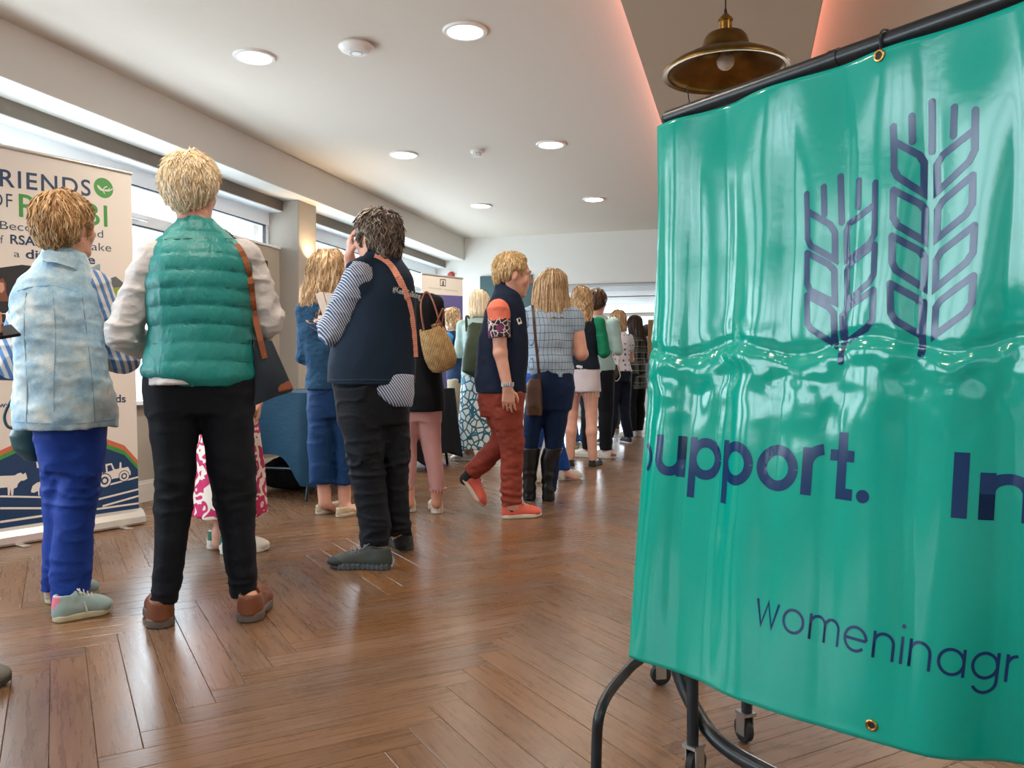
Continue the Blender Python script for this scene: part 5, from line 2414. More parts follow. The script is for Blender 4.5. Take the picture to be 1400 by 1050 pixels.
def hair_long(P, rows, mat, vox=.007, n=900, length=.16, rad=.0034, wave=.0, lift=.004, seed=2, amp=.006, lock=40., face_cut=True, rough=.12, wfreq=1.3):
    """rows: silhouette of the hair in loft rows"""
    S = SDF()
    S.u(P.hel((0, -.020, .042), (.090, .110, .098)), 0)
    S.u(loft(rows), .025)
    if face_cut:
        S.sub(P.hel((0, .120, -.060), (.078, .090, .150)), .02)

    hc = P.hc.astype(np.float32)

    def disp(X):
        q = X - hc
        a = np.arctan2(q[..., 0], q[..., 1])
        w = amp * NZ(np.stack([a * 8 + wave * 6 * q[..., 2] * 10, q[..., 2] * (6 + 30 * wave), a * 0 + seed], -1))
        return w + .003 * NZ(np.stack([a * 26, q[..., 2] * 8, a * 0 + seed + 4], -1))
    S.disp = disp
    S.damp = amp * 2
    lo, hi = rows_box([rows], .03)
    lo, hi = np.minimum(lo, P.hc - .14), np.maximum(hi, P.hc + .15)
    V, Q = S.mesh_np(lo, hi, vox, 1)
    parts = [(V, Q)]
    if n:
        crown = P.H(0, -.03, .125).astype(np.float32)

        def flow(p):
            d = p - crown
            r = np.linalg.norm(d, axis=1, keepdims=True) + 1e-6
            return d / r * np.clip(1.2 - r * 5, .1, 1) + np.array([0, 0, -1.0], np.float32) * np.clip(r * 9, 0, 1)
        parts.append(tufts(S, V, n, length, rad, flow, lift=lift, wave=wave, wfreq=wfreq, seed=seed, rough=rough, steps=9, drop=lambda p: p[:, 2] > crown[2] - .012))
    VV, QQ = merge_np(parts)
    P.S_hair = S
    return link(bpy.data.objects.new('hair', me_np('hair', VV, QQ, smooth=True, mat=mat)), P.t)


def drape(P, sdfs, px, py, lo=-.45, hi=.30, off=.004):
    """first hit of the sight line through a pixel with any of the solids, local coords"""
    d = np.linspace(lo, hi, 160)
    r = ray(px, py)
    t = (d + P.rho) / (r @ P.ey)
    X = np.stack([r @ P.ex * t, d, CAM_H + r[2] * t], 1).astype(np.float32)
    D = np.min([s.ev(X) for s in sdfs], 0)
    i = np.argmax(D < off)
    if not (D < off).any():
        i = int(np.argmin(D))
    return X[i].astype(float)


def strap(path, w, th, ref, name, mat, parent, twist=None):
    """flat band along a path; ref(p) gives the outward normal"""
    path = [np.asarray(p, float) for p in path]
    V, Fc = [], []
    for i, p in enumerate(path):
        t = nrm(path[min(i + 1, len(path) - 1)] - path[max(i - 1, 0)])
        n = nrm(ref(p))
        sd = nrm(np.cross(t, n))
        n = nrm(np.cross(sd, t))
        V += [p + sd * w / 2 - n * th / 2, p - sd * w / 2 - n * th / 2, p - sd * w / 2 + n * th / 2, p + sd * w / 2 + n * th / 2]
    m = len(path)
    for i in range(m - 1):
        for k in range(4):
            Fc.append((4 * i + k, 4 * i + (k + 1) % 4, 4 * i + 4 + (k + 1) % 4, 4 * i + 4 + k))
    Fc += [(0, 1, 2, 3), (4 * m - 1, 4 * m - 2, 4 * m - 3, 4 * m - 4)]
    mb = MB()
    mb.add(V, Fc)
    return mb.build(name, mat, parent)


def own(P, name, label, cat, at=None):
    """a thing of its own (bag, phone) placed in the person's frame so that local coords agree"""
    o = thing(name, label, cat, tuple(P.w), P.t.rotation_euler[2])
    return o


SKIN = skin_mat('#cc9a84')
SKIN_F = skin_mat('#d6a692')
M_SOLE_W = plain('#cfc9be', .6, name='white_sole')
M_SOLE_D = plain('#4b4b4c', .7, name='grey_sole')


# ---- figures standing in the queue, built from height and facing
def stander(label, foot, top, yaw, skin, hair, top_mat, bottom, bottom_mat, sleeve='long', hem=.86, shoe_col='#d8d4cc', sole_col='#cfc9be', hairdo='short', vox=.010,
            arm=('fwd', 'fwd'), build=1.0, bottom_hem=.09, sleeve_mat=None, lean=0.0, top_kind='shirt', head_yaw=None, stance=.10, shoe_style='sneaker', face=False, skirt_flare=1.0, hair_rows=None, hn=300, wave=0., bust=.0, turn_feet=None, pitch=0.0, reach=None):
    P = Person(label, foot)
    Ht = (foot[1] - top) / P.scale - .012
    s = Ht / 1.70
    P.s = s
    ya = math.radians(yaw)
    fwd = np.array([math.sin(ya), math.cos(ya), 0])
    rgt = np.array([math.cos(ya), -math.sin(ya), 0])

    def L(x, y, z):
        return rgt * x * s + fwd * (y + lean * max(0, z - .9)) * s + np.array([0, 0, z * s])

    def row(z, a, b, y=0.0):
        c = L(0, y, z)
        a, b = a * s * build, b * s * build
        return (c[2], c[0], math.hypot(a * math.cos(ya), b * math.sin(ya)), c[1], math.hypot(a * math.sin(ya), b * math.cos(ya)))
    P.head_frame(L(0, .03, 1.585), yaw if head_yaw is None else head_yaw, pitch, 0, s)
    neck = L(0, -.01, 1.42)
    torso = [row(.86, .165, .115), row(.95, .172, .118), row(1.06, .140, .102), row(1.18, .152, .112, .01), row(1.28, .165, .118 + bust, .01 + bust), row(1.36, .165, .100), row(1.41, .12, .075), row(1.45, .062, .058)]
    arms = []
    for q, mode in zip((-1, 1), arm):
        S0 = L(q * .172 * build, 0, 1.365)
        if mode == 'fwd':
            E, W = L(q * .215 * build, .02, 1.09), L(q * .10, .23, 1.14)
            h = (W - E, -np.array([0, 0, 1.0]) * 0 + L(-q, 0, 0) + np.array([0, 0, .3]), -q, .6)
        elif mode == 'up':
            E, W = L(q * .22 * build, .10, 1.12), L(q * .10, .26, 1.32)
            h = (W - E, L(-q, 0, 0), -q, .6)
        else:
            E, W = L(q * .225 * build, -.02, 1.08), L(q * .215 * build, .05, .85)
            h = (W - E, L(-q, 0, 0), -q, .35)
        if reach is not None and q == 1:
            E, W, hd, hn_ = (f(P) for f in reach)
            h = (hd, hn_, 1, .8)
        arms.append({'S': S0, 'E': E, 'W': W, 'h': h + (s,), 'r': (.046 * s * build, .039 * s * build, .028 * s)})
    lr = []
    feet = []
    for q in (-1, 1):
        def lrow(z, a, b, x, y=0.0):
            c = L(q * x, y, z)
            return (c[2], c[0], a * s * build, c[1], b * s * build)
        lr.append([lrow(.88, .088, .098, .085), lrow(.70, .082, .088, .088), lrow(.48, .058, .060, .095, .01), lrow(.33, .056, .058, .1, -.01), lrow(bottom_hem if bottom == 'trousers' else .10, .044, .048, stance)])
        feet.append((L(q * stance, 0, .12), L(q * stance, 0, .06), L(q * (stance + .03), .15, .03)))
    build_body(P, torso, lr, arms, neck, skin, vox, feet=feet, face=face, leg_f=.78 if bottom == 'trousers' else .95)
    grow = .012
    tr = [r for r in torso if r[0] > hem * s + .02]
    hr = row(hem, .172 if hem < 1 else .16, .125)
    trg = [(z, cx, a + grow, cy, b + grow) for z, cx, a, cy, b in ([hr] + tr)]
    S = SDF()
    S.u(loft(trg), 0)
    sm = sleeve_mat
    if sleeve == 'long' and sm is None or sleeve == 'short' and sm is None:
        for A in arms:
            if sleeve == 'long':
                S.u(rc(A['S'], A['E'], .060 * s * build, .052 * s), .03)
                w2 = A['E'] + (A['W'] - A['E']) * .9
                S.u(rc(A['E'], w2, .052 * s, .040 * s), .02)
            else:
                S.u(rc(A['S'], A['S'] + (A['E'] - A['S']) * .5, .060 * s * build, .056 * s), .03)
    S.disp = lambda X: wr(X, .006, 10, 14, foot[0]) + wr(X, .003, 24, 30, 2)
    S.damp = .012
    lo, hi = rows_box([trg], .02)
    ap = [A[k] for A in arms for k in ('S', 'E', 'W')]
    lo, hi = np.minimum(lo, np.min(ap, 0) - .07), np.maximum(hi, np.max(ap, 0) + .07)
    P.S_top = S
    P.part(top_kind, S, lo, hi, vox, top_mat)
    if sm is not None:
        sleeves(P, arms, (.060 * s * build, .052 * s, .042 * s), sm, vox, to=.9 if sleeve == 'long' else -.55)
    if bottom == 'trousers':
        hips = [row(.80, .168, .120), row(.92, .176, .124), row(1.02, .150, .112)]
        lt = [[(z, cx, a + .010, cy, b + .010) for z, cx, a, cy, b in l] for l in lr]
        trousers(P, hips, lt, bottom_mat, vox, knee_z=.48 * s, amp=.005)
    else:
        hz = bottom_hem
        rows = [row(hz, .175 * skirt_flare + .01, .13 * skirt_flare + .01), row((hz + .95) / 2, .18 * (skirt_flare * .5 + .5), .128 * (skirt_flare * .5 + .5)), row(.95, .178, .126), row(1.04, .148, .110)]
        S = SDF()
        S.u(loft(rows), 0)
        S.disp = lambda X: wr(X, .006, 9, 5, 3) + wr(X, .004, 20, 10, 7)
        S.damp = .012
        lo, hi = rows_box([rows], .03)
        P.part('skirt', S, lo, hi, vox, bottom_mat)
    tf = math.radians(turn_feet) if turn_feet is not None else ya
    ff, rr_ = np.array([math.sin(tf), math.cos(tf), 0]), np.array([math.cos(tf), -math.sin(tf), 0])
    um = plain(shoe_col, .6, var=.08, name='shoe_upper')
    som = plain(sole_col, .6, name='shoe_sole')
    for q in (-1, 1):
        c = L(q * stance, 0, 0)
        d = ff + rr_ * q * .2
        shoe(P, c - d * .055, c + d * .205, shoe_style, um, som)
    if hairdo == 'short':
        hair_short(P, hair, vox=max(.007, vox * .8), n=hn, rad=.004, grow=.006)
    elif hairdo == 'bob':
        hr_ = []
        for z, a, b, y in ((.13, .03, .03, -.02), (.10, .075, .085, -.015), (.05, .098, .108, -.012), (-.03, .103, .108, -.022), (-.09, .100, .096, -.035), (-.125, .085, .07, -.045)):
            c = P.H(0, y, z)
            hr_.append((c[2], c[0], a * s, c[1], b * s))
        hair_long(P, hr_, hair, vox=max(.007, vox * .8), n=hn, length=.12, rad=.0045, wave=wave)
    elif hairdo == 'long':
        hr_ = []
        for z, a, b, y in ((.13, .03, .03, -.02), (.10, .075, .085, -.015), (.05, .095, .106, -.014), (-.03, .105, .105, -.03), (-.12, .110, .08, -.055), (-.22, .105, .058, -.085), (-.27, .085, .040, -.095)):
            c = P.H(0, y, z)
            hr_.append((c[2], c[0], a * s, c[1], b * s))
        hair_long(P, hr_, hair, vox=max(.007, vox * .8), n=hn, length=.16, rad=.0045, wave=wave)
    P.L = L
    P.arms = arms
    return P
# ================================================================ PEOPLE: one by one
M_BLOND = hair_mat('#7d5c3a', '#b8946a', '#e6d0ae', 'blond_hair')
M_PALE = hair_mat('#d2b586', '#f3dfb8', '#fff6e6', 'pale_blond_hair')
M_LIGHTBROWN = hair_mat('#6a4a2c', '#a87f52', '#dcbf94', 'light_brown_hair')
M_DARK = hair_mat('#1e1713', '#55463c', '#a59484', 'greying_dark_hair')
M_BROWN = hair_mat('#1a110c', '#3a281d', '#5d4330', 'brown_hair')

# ---------------------------------------------------------------- A: quilted pale vest, blue trousers
P = Person('person in a pale blue quilted vest and bright blue trousers before the roll-up banner', (95, 838))
P.head_frame(P.p(93, 312, .0), 52, 4, 0, .98)
neck = P.p(86, 366, -.01)
vestA = P.rows([(586, 17, 160, .165), (560, 16, 161, .165), (520, 20, 154, .155), (480, 18, 146, .145), (440, 13, 140, .145), (405, 14, 138, .135), (380, 26, 134, .115), (362, 45, 124, .085), (350, 58, 116, .07)])
legL = P.rows([(560, 48, 108, .10, .05), (640, 56, 104, .085, .06), (700, 60, 102, .075, .07), (760, 58, 100, .068, .09), (806, 58, 97, .060, .11)])
legR = P.rows([(560, 78, 146, .11, -.02), (640, 82, 138, .092, -.02), (700, 76, 131, .080, -.02), (760, 70, 125, .072, -.02), (826, 70, 121, .064, -.02)])
hipA = P.rows([(640, 55, 140, .11), (600, 46, 146, .13), (565, 46, 148, .13)])
armR = {'S': P.p(126, 392, 0), 'E': P.p(166, 488, .06), 'W': P.p(150, 470, .32)}
armR['h'] = (armR['W'] - armR['E'], V3(-1, 0, 0), 1, .6)
armL = {'S': P.p(46, 400, .04), 'E': P.p(22, 494, .08), 'W': P.p(4, 464, .22)}
armL['h'] = (V3(.10, .6, .25), V3(.8, 0, -.3), -1, .7)
feet = [(P.p(78, 800, .11), P.p(80, 812, .11), P.g(110, 822) + V3(0, 0, .03)), (P.p(95, 820, -.02), P.p(96, 835, -.02), P.g(130, 842) + V3(0, 0, .03))]
build_body(P, vestA, [legL, legR], [armR, armL], neck, SKIN, .007, feet=feet, face='#a08050')


def quiltA():
    m = NT('quilted_dyed_cotton')
    v = m.coord('Object')
    f = m.noise(v, 7.0, 5.0, .6)
    f2 = m.noise(v, 38.0, 3.0, .6)
    r = m.n('ShaderNodeValToRGB')
    e = r.color_ramp.elements
    e[0].position, e[0].color = .34, C('#6b9cbf')
    e[1].position, e[1].color = .68, C('#dfe2dc')
    k = e.new(.5)
    k.color = C('#a5c0ce')
    m.l(m.math('ADD', m.math('MULTIPLY', f, .75), m.math('MULTIPLY', f2, .25)), r.inputs[0])
    m.col(r.outputs[0])
    m.set(Roughness=.75)
    sp = m.n('ShaderNodeSeparateXYZ')
    m.l(v, sp.inputs[0])
    zig = m.math('ABSOLUTE', m.math('SUBTRACT', m.math('FRACT', m.math('MULTIPLY', sp.outputs[0], 9.0)), .5))
    h = m.math('SINE', m.math('ADD', m.math('MULTIPLY', sp.outputs[2], 820.0), m.math('MULTIPLY', zig, 90.0)))
    m.bump(m.math('ADD', m.math('MULTIPLY', h, .18), f2), .5, .006)
    return m.m


S = SDF()
S.u(loft(vestA), 0)
S.u(loft(P.rows([(366, 46, 122, .085), (344, 56, 116, .066), (334, 62, 108, .060)])), .02)
S.sub(rc(P.p(150, 400, 0), P.p(150, 470, 0), .022, .022), .02)
S.disp = lambda X: wr(X, .006, 8, 12, 1) + wr(X, .0035, 30, 60, 3) + ridge(X, .004, 9, 14, 6)
S.damp = .02
lo, hi = rows_box([vestA], .05)
M_QUILT = quiltA()
P.part('vest', S, lo, hi, .006, M_QUILT)
SA = S
cr = P.p(124, 372, -.05)
strap([P.p(60, 350, -.085), P.p(80, 352, -.10), P.p(104, 360, -.09), P.p(122, 374, -.04), P.p(136, 368, .03)], .045, .006, lambda p: p - P.p(90, 370, .0), 'collar', M_QUILT, P.t)
MSA = stripes('#d6d3d0', '#5f86ba', (1.0, .1, .36), .026, .5, name='blue_striped_shirt')
sleeves(P, [armR, armL], (.064, .062, .046), MSA, .006, to=.55, amp=.008)
for pl in ([(24, 398), (45, 392), (75, 391), (106, 399)], [(36, 400), (33, 450), (37, 520), (36, 578)], [(72, 398), (76, 450), (74, 520), (74, 578)], [(112, 400), (118, 450), (126, 520), (130, 578)], [(20, 576), (60, 579), (110, 579), (156, 574)]):
    MB().tube([drape(P, [SA], x, y, off=.0015) for x, y in catmull(pl, 8)], .0022, 6).build('seam', plain('#7d9db3', .8, name='seam_thread'), P.t, smooth=True)
trousers(P, hipA, [legL, legR], fabric('#173f9c', '#10307c', rough=.7, name='bright_blue_cotton'), .007, knee_z=.48, amp=.007)
hair_short(P, M_LIGHTBROWN, .005, n=1500, grow=.012, nape=-.10, length=.07, rad=.0034, lift=.004, wave=.25, seed=5, rough=.3)
UA = plain('#8fa6a6', .6, var=.1, name='sage_suede')
LW = plain('#dcd8d0', .7, name='white_lace')
PK = plain('#d8788c', .6, name='pink_heel')
shoe(P, P.g(71, 851), P.g(152, 836), 'sneaker', UA, plain('#b9b293', .6, name='gum_sole'), LW, heel_tab=PK, band=M_SOLE_W)
shoe(P, P.g(62, 826), P.g(133, 811), 'sneaker', UA, plain('#b9b293', .6, name='gum_sole'), LW, heel_tab=PK, band=M_SOLE_W)
# teal shopper hanging at her far hip
b = own(P, 'shoulder_bag', 'dark teal soft shoulder bag hanging by the blue trousers', 'bag')
S = SDF()
S.u(loft(P.rows([(632, 34, 60, .05, .16), (615, 18, 62, .065, .16), (595, 14, 62, .055, .16), (578, 24, 58, .03, .16)])), 0)
S.disp = lambda X: wr(X, .010, 14, 14, 2)
S.damp = .02
lo, hi = rows_box([P.rows([(632, 14, 62, .07, .16), (575, 14, 62, .07, .16)])], .03)
sdf_obj('pouch', S, lo, hi, .007, plain('#1f4a50', .45, var=.1, name='teal_leather'), b)
MB().tube(catmull([P.p(40, 580, .16), P.p(14, 585, .17), P.p(6, 570, .18), P.p(14, 550, .18), P.p(26, 535, .15)], 6), .006, 8).build('strap', plain('#173a45', .5, name='teal_strap'), b, smooth=True)
# ---------------------------------------------------------------- B: teal puffer vest
P = Person('person in a teal puffer vest, white sleeves and black trousers, seen from behind', (280, 850))
P.head_frame(P.p(263, 262, .02), 22, 2, -2, 1.02)
neck = P.p(268, 318, -.01)
vestB = P.rows([(526, 226, 332, .16), (519, 198, 345, .172), (505, 193, 346, .172), (484, 201, 345, .165), (457, 205, 343, .155), (423, 201, 345, .155), (388, 198, 346, .155), (352, 203, 345, .14), (336, 210, 334, .115), (322, 222, 318, .09), (310, 236, 303, .075), (298, 244, 291, .068)])
legL = P.rows([(520, 200, 275, .12, .0), (558, 200, 274, .115, 0), (620, 209, 268, .10, .0), (674, 213, 265, .088, 0), (740, 210, 257, .076, 0), (823, 208, 243, .062, .02)])
legR = P.rows([(520, 268, 346, .12, .0), (558, 273, 347, .115, 0), (620, 281, 348, .10, 0), (674, 289, 349, .088, .02), (740, 304, 349, .076, .03), (816, 317, 350, .062, .045)])
hipB = P.rows([(566, 199, 347, .12), (540, 197, 347, .135), (515, 197, 345, .14), (500, 203, 342, .14)])
armL = {'S': P.p(212, 352, 0), 'E': P.p(168, 456, .03), 'W': P.p(206, 480, .28)}
armL['h'] = (armL['W'] - armL['E'], V3(1, 0, 0), -1, .6)
armR = {'S': P.p(336, 352, 0), 'E': P.p(364, 438, .04), 'W': P.p(346, 468, .26)}
armR['h'] = (armR['W'] - armR['E'], V3(-1, 0, 0), 1, .6)
hBL, hBR = P.g(220, 861), P.g(338, 853)
feet = [(P.p(225, 812, .03), hBL + V3(0, .075, .06), hBL + V3(-.01, .20, .03)), (P.p(334, 805, .05), hBR + V3(.015, .075, .06), hBR + V3(.05, .19, .03))]
build_body(P, vestB, [legL, legR], [armL, armR], neck, SKIN, .007, feet=feet)
QL = np.array([P.p(270, y, -.15)[2] for y in (530, 493, 467.5, 443, 417, 393, 368, 344, 326, 313, 296)])


def puff(X):
    z = X[..., 2] + .25 * X[..., 0] ** 2 * 1.0
    i = np.clip(np.searchsorted(QL, z) - 1, 0, len(QL) - 2)
    f = np.clip((z - QL[i]) / (QL[i + 1] - QL[i]), 0, 1)
    b = np.abs(np.sin(np.pi * f)) ** .42
    return .0085 * b + wr(X, .004, 12, 8, 4) * b + ridge(X, .0035, 22, 12, 7) * (1.2 - b) + wr(X, .002, 40, 20, 3)


S = SDF()
S.u(loft(vestB), 0)
S.disp = puff
S.damp = .03
lo, hi = rows_box([vestB], .05)


def puffer(col, name):
    m = NT(name)
    v = m.coord('Object')
    c = C(col)
    m.col(m.mix(m.noise(v, 6.0, 3.0), tuple(x * .85 for x in c[:3]) + (1,), tuple(x * 1.12 for x in c[:3]) + (1,)))
    m.set(Roughness=.48)
    h = m.noise(m.coord('Object', scale=(1.0, 1.0, .55)), 55.0, 3.0, .6)
    m.bump(h, .5, .008)
    return m.m


P.part('vest', S, lo, hi, .006, puffer('#007f7c', 'teal_nylon'))
SB = S
for y in (493, 467.5, 443, 417, 393, 368, 344, 326):
    zl = P.p(270, y, -.15)[2]
    pts = []
    for px in np.linspace(207, 341, 30):
        if y < 330 and not 222 < px < 318:
            continue
        if y < 350 and not 208 < px < 336:
            continue
        xx = P.p(px, y, -.12)[0]
        dy = .25 * xx ** 2 * 367
        pts.append(drape(P, [SB], px, y + dy, off=.0005))
    MB().tube(pts, .0018, 5).build('seam', plain('#03564f', .7, name='teal_stitching'), P.t, smooth=True)
M_WSH = fabric('#d5d2d0', '#bdbcbf', rough=.75, wrinkle=.5, name='white_cotton')
sleeves(P, [armL, armR], (.062, .058, .046), M_WSH, .006, to=.8, amp=.009, extra=P.rows([(525, 201, 290, .166), (512, 199, 335, .160), (495, 210, 330, .14)]))
trousers(P, hipB, [legL, legR], fabric('#10161f', '#0a0e15', rough=.8, wrinkle=.3, name='black_twill'), .007, knee_z=.47, amp=.005)
hair_short(P, M_PALE, .005, n=3400, grow=.008, nape=-.080, length=.055, rad=.0019, lift=.006, wave=.25, seed=8, rough=.6, ear=.004, taper=.014)
LB = plain('#6f3d22', .5, var=.15, bscale=30, name='brown_leather')
SG = plain('#5c524c', .7, name='brown_sole')
shoe(P, P.g(220, 861), P.g(220, 861) + V3(-.02, .27, 0), 'loafer', LB, SG, wide=1.22, tall=1.3)
shoe(P, P.g(338, 853), P.g(338, 853) + V3(.07, .26, 0), 'loafer', LB, SG, wide=1.22, tall=1.3)
# navy shopper with tan leather on her shoulder
b = own(P, 'handbag', 'navy handbag with tan leather corner and straps on the teal vest shoulder', 'bag')
NV = plain('#10212f', .6, var=.15, bscale=40, name='navy_canvas')
TAN = plain('#8a4a26', .45, var=.1, name='tan_leather')
Bq = [(347, 464), (372, 466), (401, 532), (345, 556)]
c0, c1, c2, c3 = [P.p(*q, -.04) for q in Bq]
e0, e1, e2, e3 = [P.p(*q, .10) for q in ((347, 466), (370, 468), (398, 536), (346, 552))]
mb = MB()
nq = 8
front, backq = [], []
for i in range(nq + 1):
    for j in range(nq + 1):
        u, v = i / nq, j / nq
        a = (c0 * (1 - u) + c1 * u) * (1 - v) + (c3 * (1 - u) + c2 * u) * v
        d = (e0 * (1 - u) + e1 * u) * (1 - v) + (e3 * (1 - u) + e2 * u) * v
        bl = math.sin(math.pi * u) * math.sin(math.pi * v) * .02
        front.append(a - V3(0, bl, 0))
        backq.append(d + V3(0, bl, 0))
N = (nq + 1) ** 2
fc = []
for i in range(nq):
    for j in range(nq):
        k = i * (nq + 1) + j
        fc += [(k, k + 1, k + nq + 2, k + nq + 1), (N + k, N + k + nq + 1, N + k + nq + 2, N + k + 1)]
for i in range(nq):
    k = i * (nq + 1)
    fc += [(k, k + nq + 1, N + k + nq + 1, N + k)]
    k = i * (nq + 1) + nq
    fc += [(k, N + k, N + k + nq + 1, k + nq + 1)]
    fc += [(i, N + i, N + i + 1, i + 1)]
    k = nq * (nq + 1) + i
    fc += [(k, k + 1, N + k + 1, N + k)]
mb.add(front + backq, fc)
mb.build('body', NV, b, smooth=True)
co = [P.p(*q, -.047) for q in ((380, 536), (401, 531), (396, 520), (379, 526))]
co2 = [P.p(*q, .105) for q in ((379, 540), (398, 537), (394, 522), (378, 530))]
mb = MB()
mb.add(co + co2, [(0, 1, 2, 3), (4, 7, 6, 5), (0, 4, 5, 1), (1, 5, 6, 2), (2, 6, 7, 3), (3, 7, 4, 0)])
mb.build('corner_patch', TAN, b, bevel=.003)
nref = lambda p: V3(.35, -1, .1)
top_ = [drape(P, [SB, P.S_sh], x, y, off=.006) for x, y in catmull([(323, 334), (330, 344), (337, 360), (342, 382), (345, 405), (347, 425)], 4)]
strap(top_ + [P.p(351, 445, min(top_[-1][1], -.06)), P.p(356, 466, -.068), P.p(362, 490, -.058)], .022, .004, nref, 'strap', TAN, b)
strap(catmull([P.p(356, 475, .09), P.p(351, 440, .08), P.p(348, 400, .06), P.p(345, 360, .05), P.p(334, 338, .04), P.p(326, 330, .0)], 5), .022, .004, nref, 'strap', TAN, b)
mb = MB()
for q in ((361, 484), (358, 470)):
    mb.tube([P.p(*q, -.057), P.p(*q, -.062)], .004, 10)
mb.build('rivet', M_BRASS, b)

# ---------------------------------------------------------------- C: pink floral dress, behind B
P = Person('person in a pink and white floral dress behind the black trousers', (310, 752))
P.head_frame(P.p(300, 352, .0), 20, 0, 0, .98)
neck = P.p(302, 398, 0)
dr = P.rows([(705, 262, 366, .20), (640, 266, 362, .18), (580, 272, 352, .16), (530, 274, 346, .15), (480, 282, 335, .12), (440, 278, 338, .12), (410, 282, 334, .10), (398, 290, 324, .06)])
lg = [P.rows([(600, 285, 318, .07), (680, 288, 312, .055), (735, 293, 308, .038)]), P.rows([(600, 316, 350, .07), (680, 322, 348, .055), (740, 330, 347, .038)])]
armR = {'S': P.p(336, 415, 0), 'E': P.p(354, 490, -.02), 'W': P.p(353, 548, -.03)}
armR['h'] = (V3(-.02, -.02, -1), V3(-1, .1, 0), 1, .75)
armL = {'S': P.p(280, 415, 0), 'E': P.p(268, 490, .05), 'W': P.p(285, 500, .28)}
armL['h'] = (armL['W'] - armL['E'], V3(1, 0, 0), -1, .6)
feet = [(P.p(300, 730, 0), P.p(300, 742, 0), P.g(312, 750) + V3(0, .05, .03)), (P.p(338, 730, 0), P.p(338, 744, 0), P.g(358, 752) + V3(0, 0, .03))]
build_body(P, dr, lg, [armR, armL], neck, SKIN_F, .008, feet=feet, leg_f=1.0)


def floral():
    m = NT('pink_floral_print')
    v = m.coord('Object', scale=(1, .6, 1))
    mus = m.noise(v, 6.0, 2.0)
    vo = m.n('ShaderNodeTexVoronoi', feature='SMOOTH_F1')
    vo.inputs['Scale'].default_value = 17.0
    ad = m.n('ShaderNodeVectorMath', operation='ADD')
    nz = m.n('ShaderNodeTexNoise')
    nz.inputs['Scale'].default_value = 9.0
    m.l(v, nz.inputs['Vector'])
    sc_ = m.n('ShaderNodeVectorMath', operation='SCALE')
    m.l(nz.outputs['Color'], sc_.inputs[0])
    sc_.inputs['Scale'].default_value = .14
    m.l(v, ad.inputs[0])
    m.l(sc_.outputs[0], ad.inputs[1])
    m.l(ad.outputs[0], vo.inputs['Vector'])
    rings = m.math('SINE', m.math('MULTIPLY', vo.outputs['Distance'], 15.0))
    fl = m.math('GREATER_THAN', rings, .25)
    m.col(m.mix(fl, C('#c0215f'), C('#e6ddd2')))
    m.set(Roughness=.75)
    m.bump(m.noise(m.coord('Object'), 20.0, 3.0), .3, .01)
    return m.m


S = SDF()
S.u(loft(dr), 0)
S.disp = lambda X: wr(X, .010, 12, 2.5, 3) + wr(X, .004, 30, 6, 2)
S.damp = .02
lo, hi = rows_box([dr], .04)
P.part('dress', S, lo, hi, .008, floral())
hair_short(P, M_BROWN, .008, n=300, grow=.01)
SWC = plain('#d9d5cc', .6, var=.06, name='cream_leather')
TG = plain('#1f6a55', .6, name='green_heel')
shoe(P, P.g(287, 752), P.g(287, 752) + V3(.14, .22, 0), 'sneaker', SWC, M_SOLE_W, LW, heel_tab=TG)
shoe(P, P.g(300, 758), P.g(369, 752), 'sneaker', SWC, M_SOLE_W, LW, heel_tab=TG)

# ---------------------------------------------------------------- D: denim-blue cardigan, wide trousers
P = Person('long-haired person in a denim-blue cardigan and wide blue trousers beside the teal table', (460, 703))
P.head_frame(P.p(448, 373, .02), 38, 4, 0, .98)
neck = P.p(444, 412, 0)
cd = P.rows([(532, 416, 470, .13), (505, 419, 472, .13), (470, 412, 470, .12), (440, 410, 470, .12), (422, 410, 468, .11), (410, 417, 464, .09), (402, 430, 456, .06)])
legL = P.rows([(500, 421, 456, .11), (560, 421, 456, .10), (610, 421, 456, .10), (661, 422, 455, .10)])
legR = P.rows([(500, 446, 474, .10, .02), (560, 448, 480, .10, .02), (610, 455, 483, .10, .02), (661, 457, 484, .10, .02)])
hp = P.rows([(570, 422, 476, .11), (530, 422, 474, .12), (495, 424, 470, .11)])
armL = {'S': P.p(417, 424, 0), 'E': P.p(417, 486, .02), 'W': P.p(438, 448, .24)}
armL['h'] = (V3(.3, .6, .5), V3(1, 0, 0), -1, .7)
armR = {'S': P.p(464, 424, .02), 'E': P.p(474, 478, -.02), 'W': P.p(456, 452, -.10)}
armR['h'] = (V3(-.5, -.1, .6), V3(0, 1, 0), -1, .8)
feet = [(P.p(444, 672, 0), P.p(444, 688, 0), P.g(458, 702) + V3(0, 0, .03)), (P.p(471, 674, .0), P.p(471, 692, 0), P.g(486, 704) + V3(0, 0, .03))]
lb = [[(z, cx, .075, cy, .075) for z, cx, a, cy, b_ in l[:-1]] + [(P.p(x, 685, 0)[2], P.p(x, 685, 0)[0], .045, 0, .045)] for l, x in ((legL, 444), (legR, 471))]
build_body(P, cd, lb, [armL, armR], neck, SKIN_F, .008, feet=feet)
S = SDF()
S.u(loft(cd), 0)
for A in (armL, armR):
    S.u(rc(A['S'], A['E'], .060, .056), .03)
    S.u(rc(A['E'], A['E'] + (A['W'] - A['E']) * .85, .056, .045), .02)
S.disp = lambda X: wr(X, .008, 12, 16, 3) + wr(X, .0035, 60, 60, 2)
S.damp = .02
lo, hi = rows_box([cd], .09)
P.part('cardigan', S, lo - V3(0, 0, 0), hi + V3(0, .15, 0), .007, fabric('#15344f', '#234a68', rough=.9, wrinkle=.8, nscale=60, name='marled_blue_knit'))
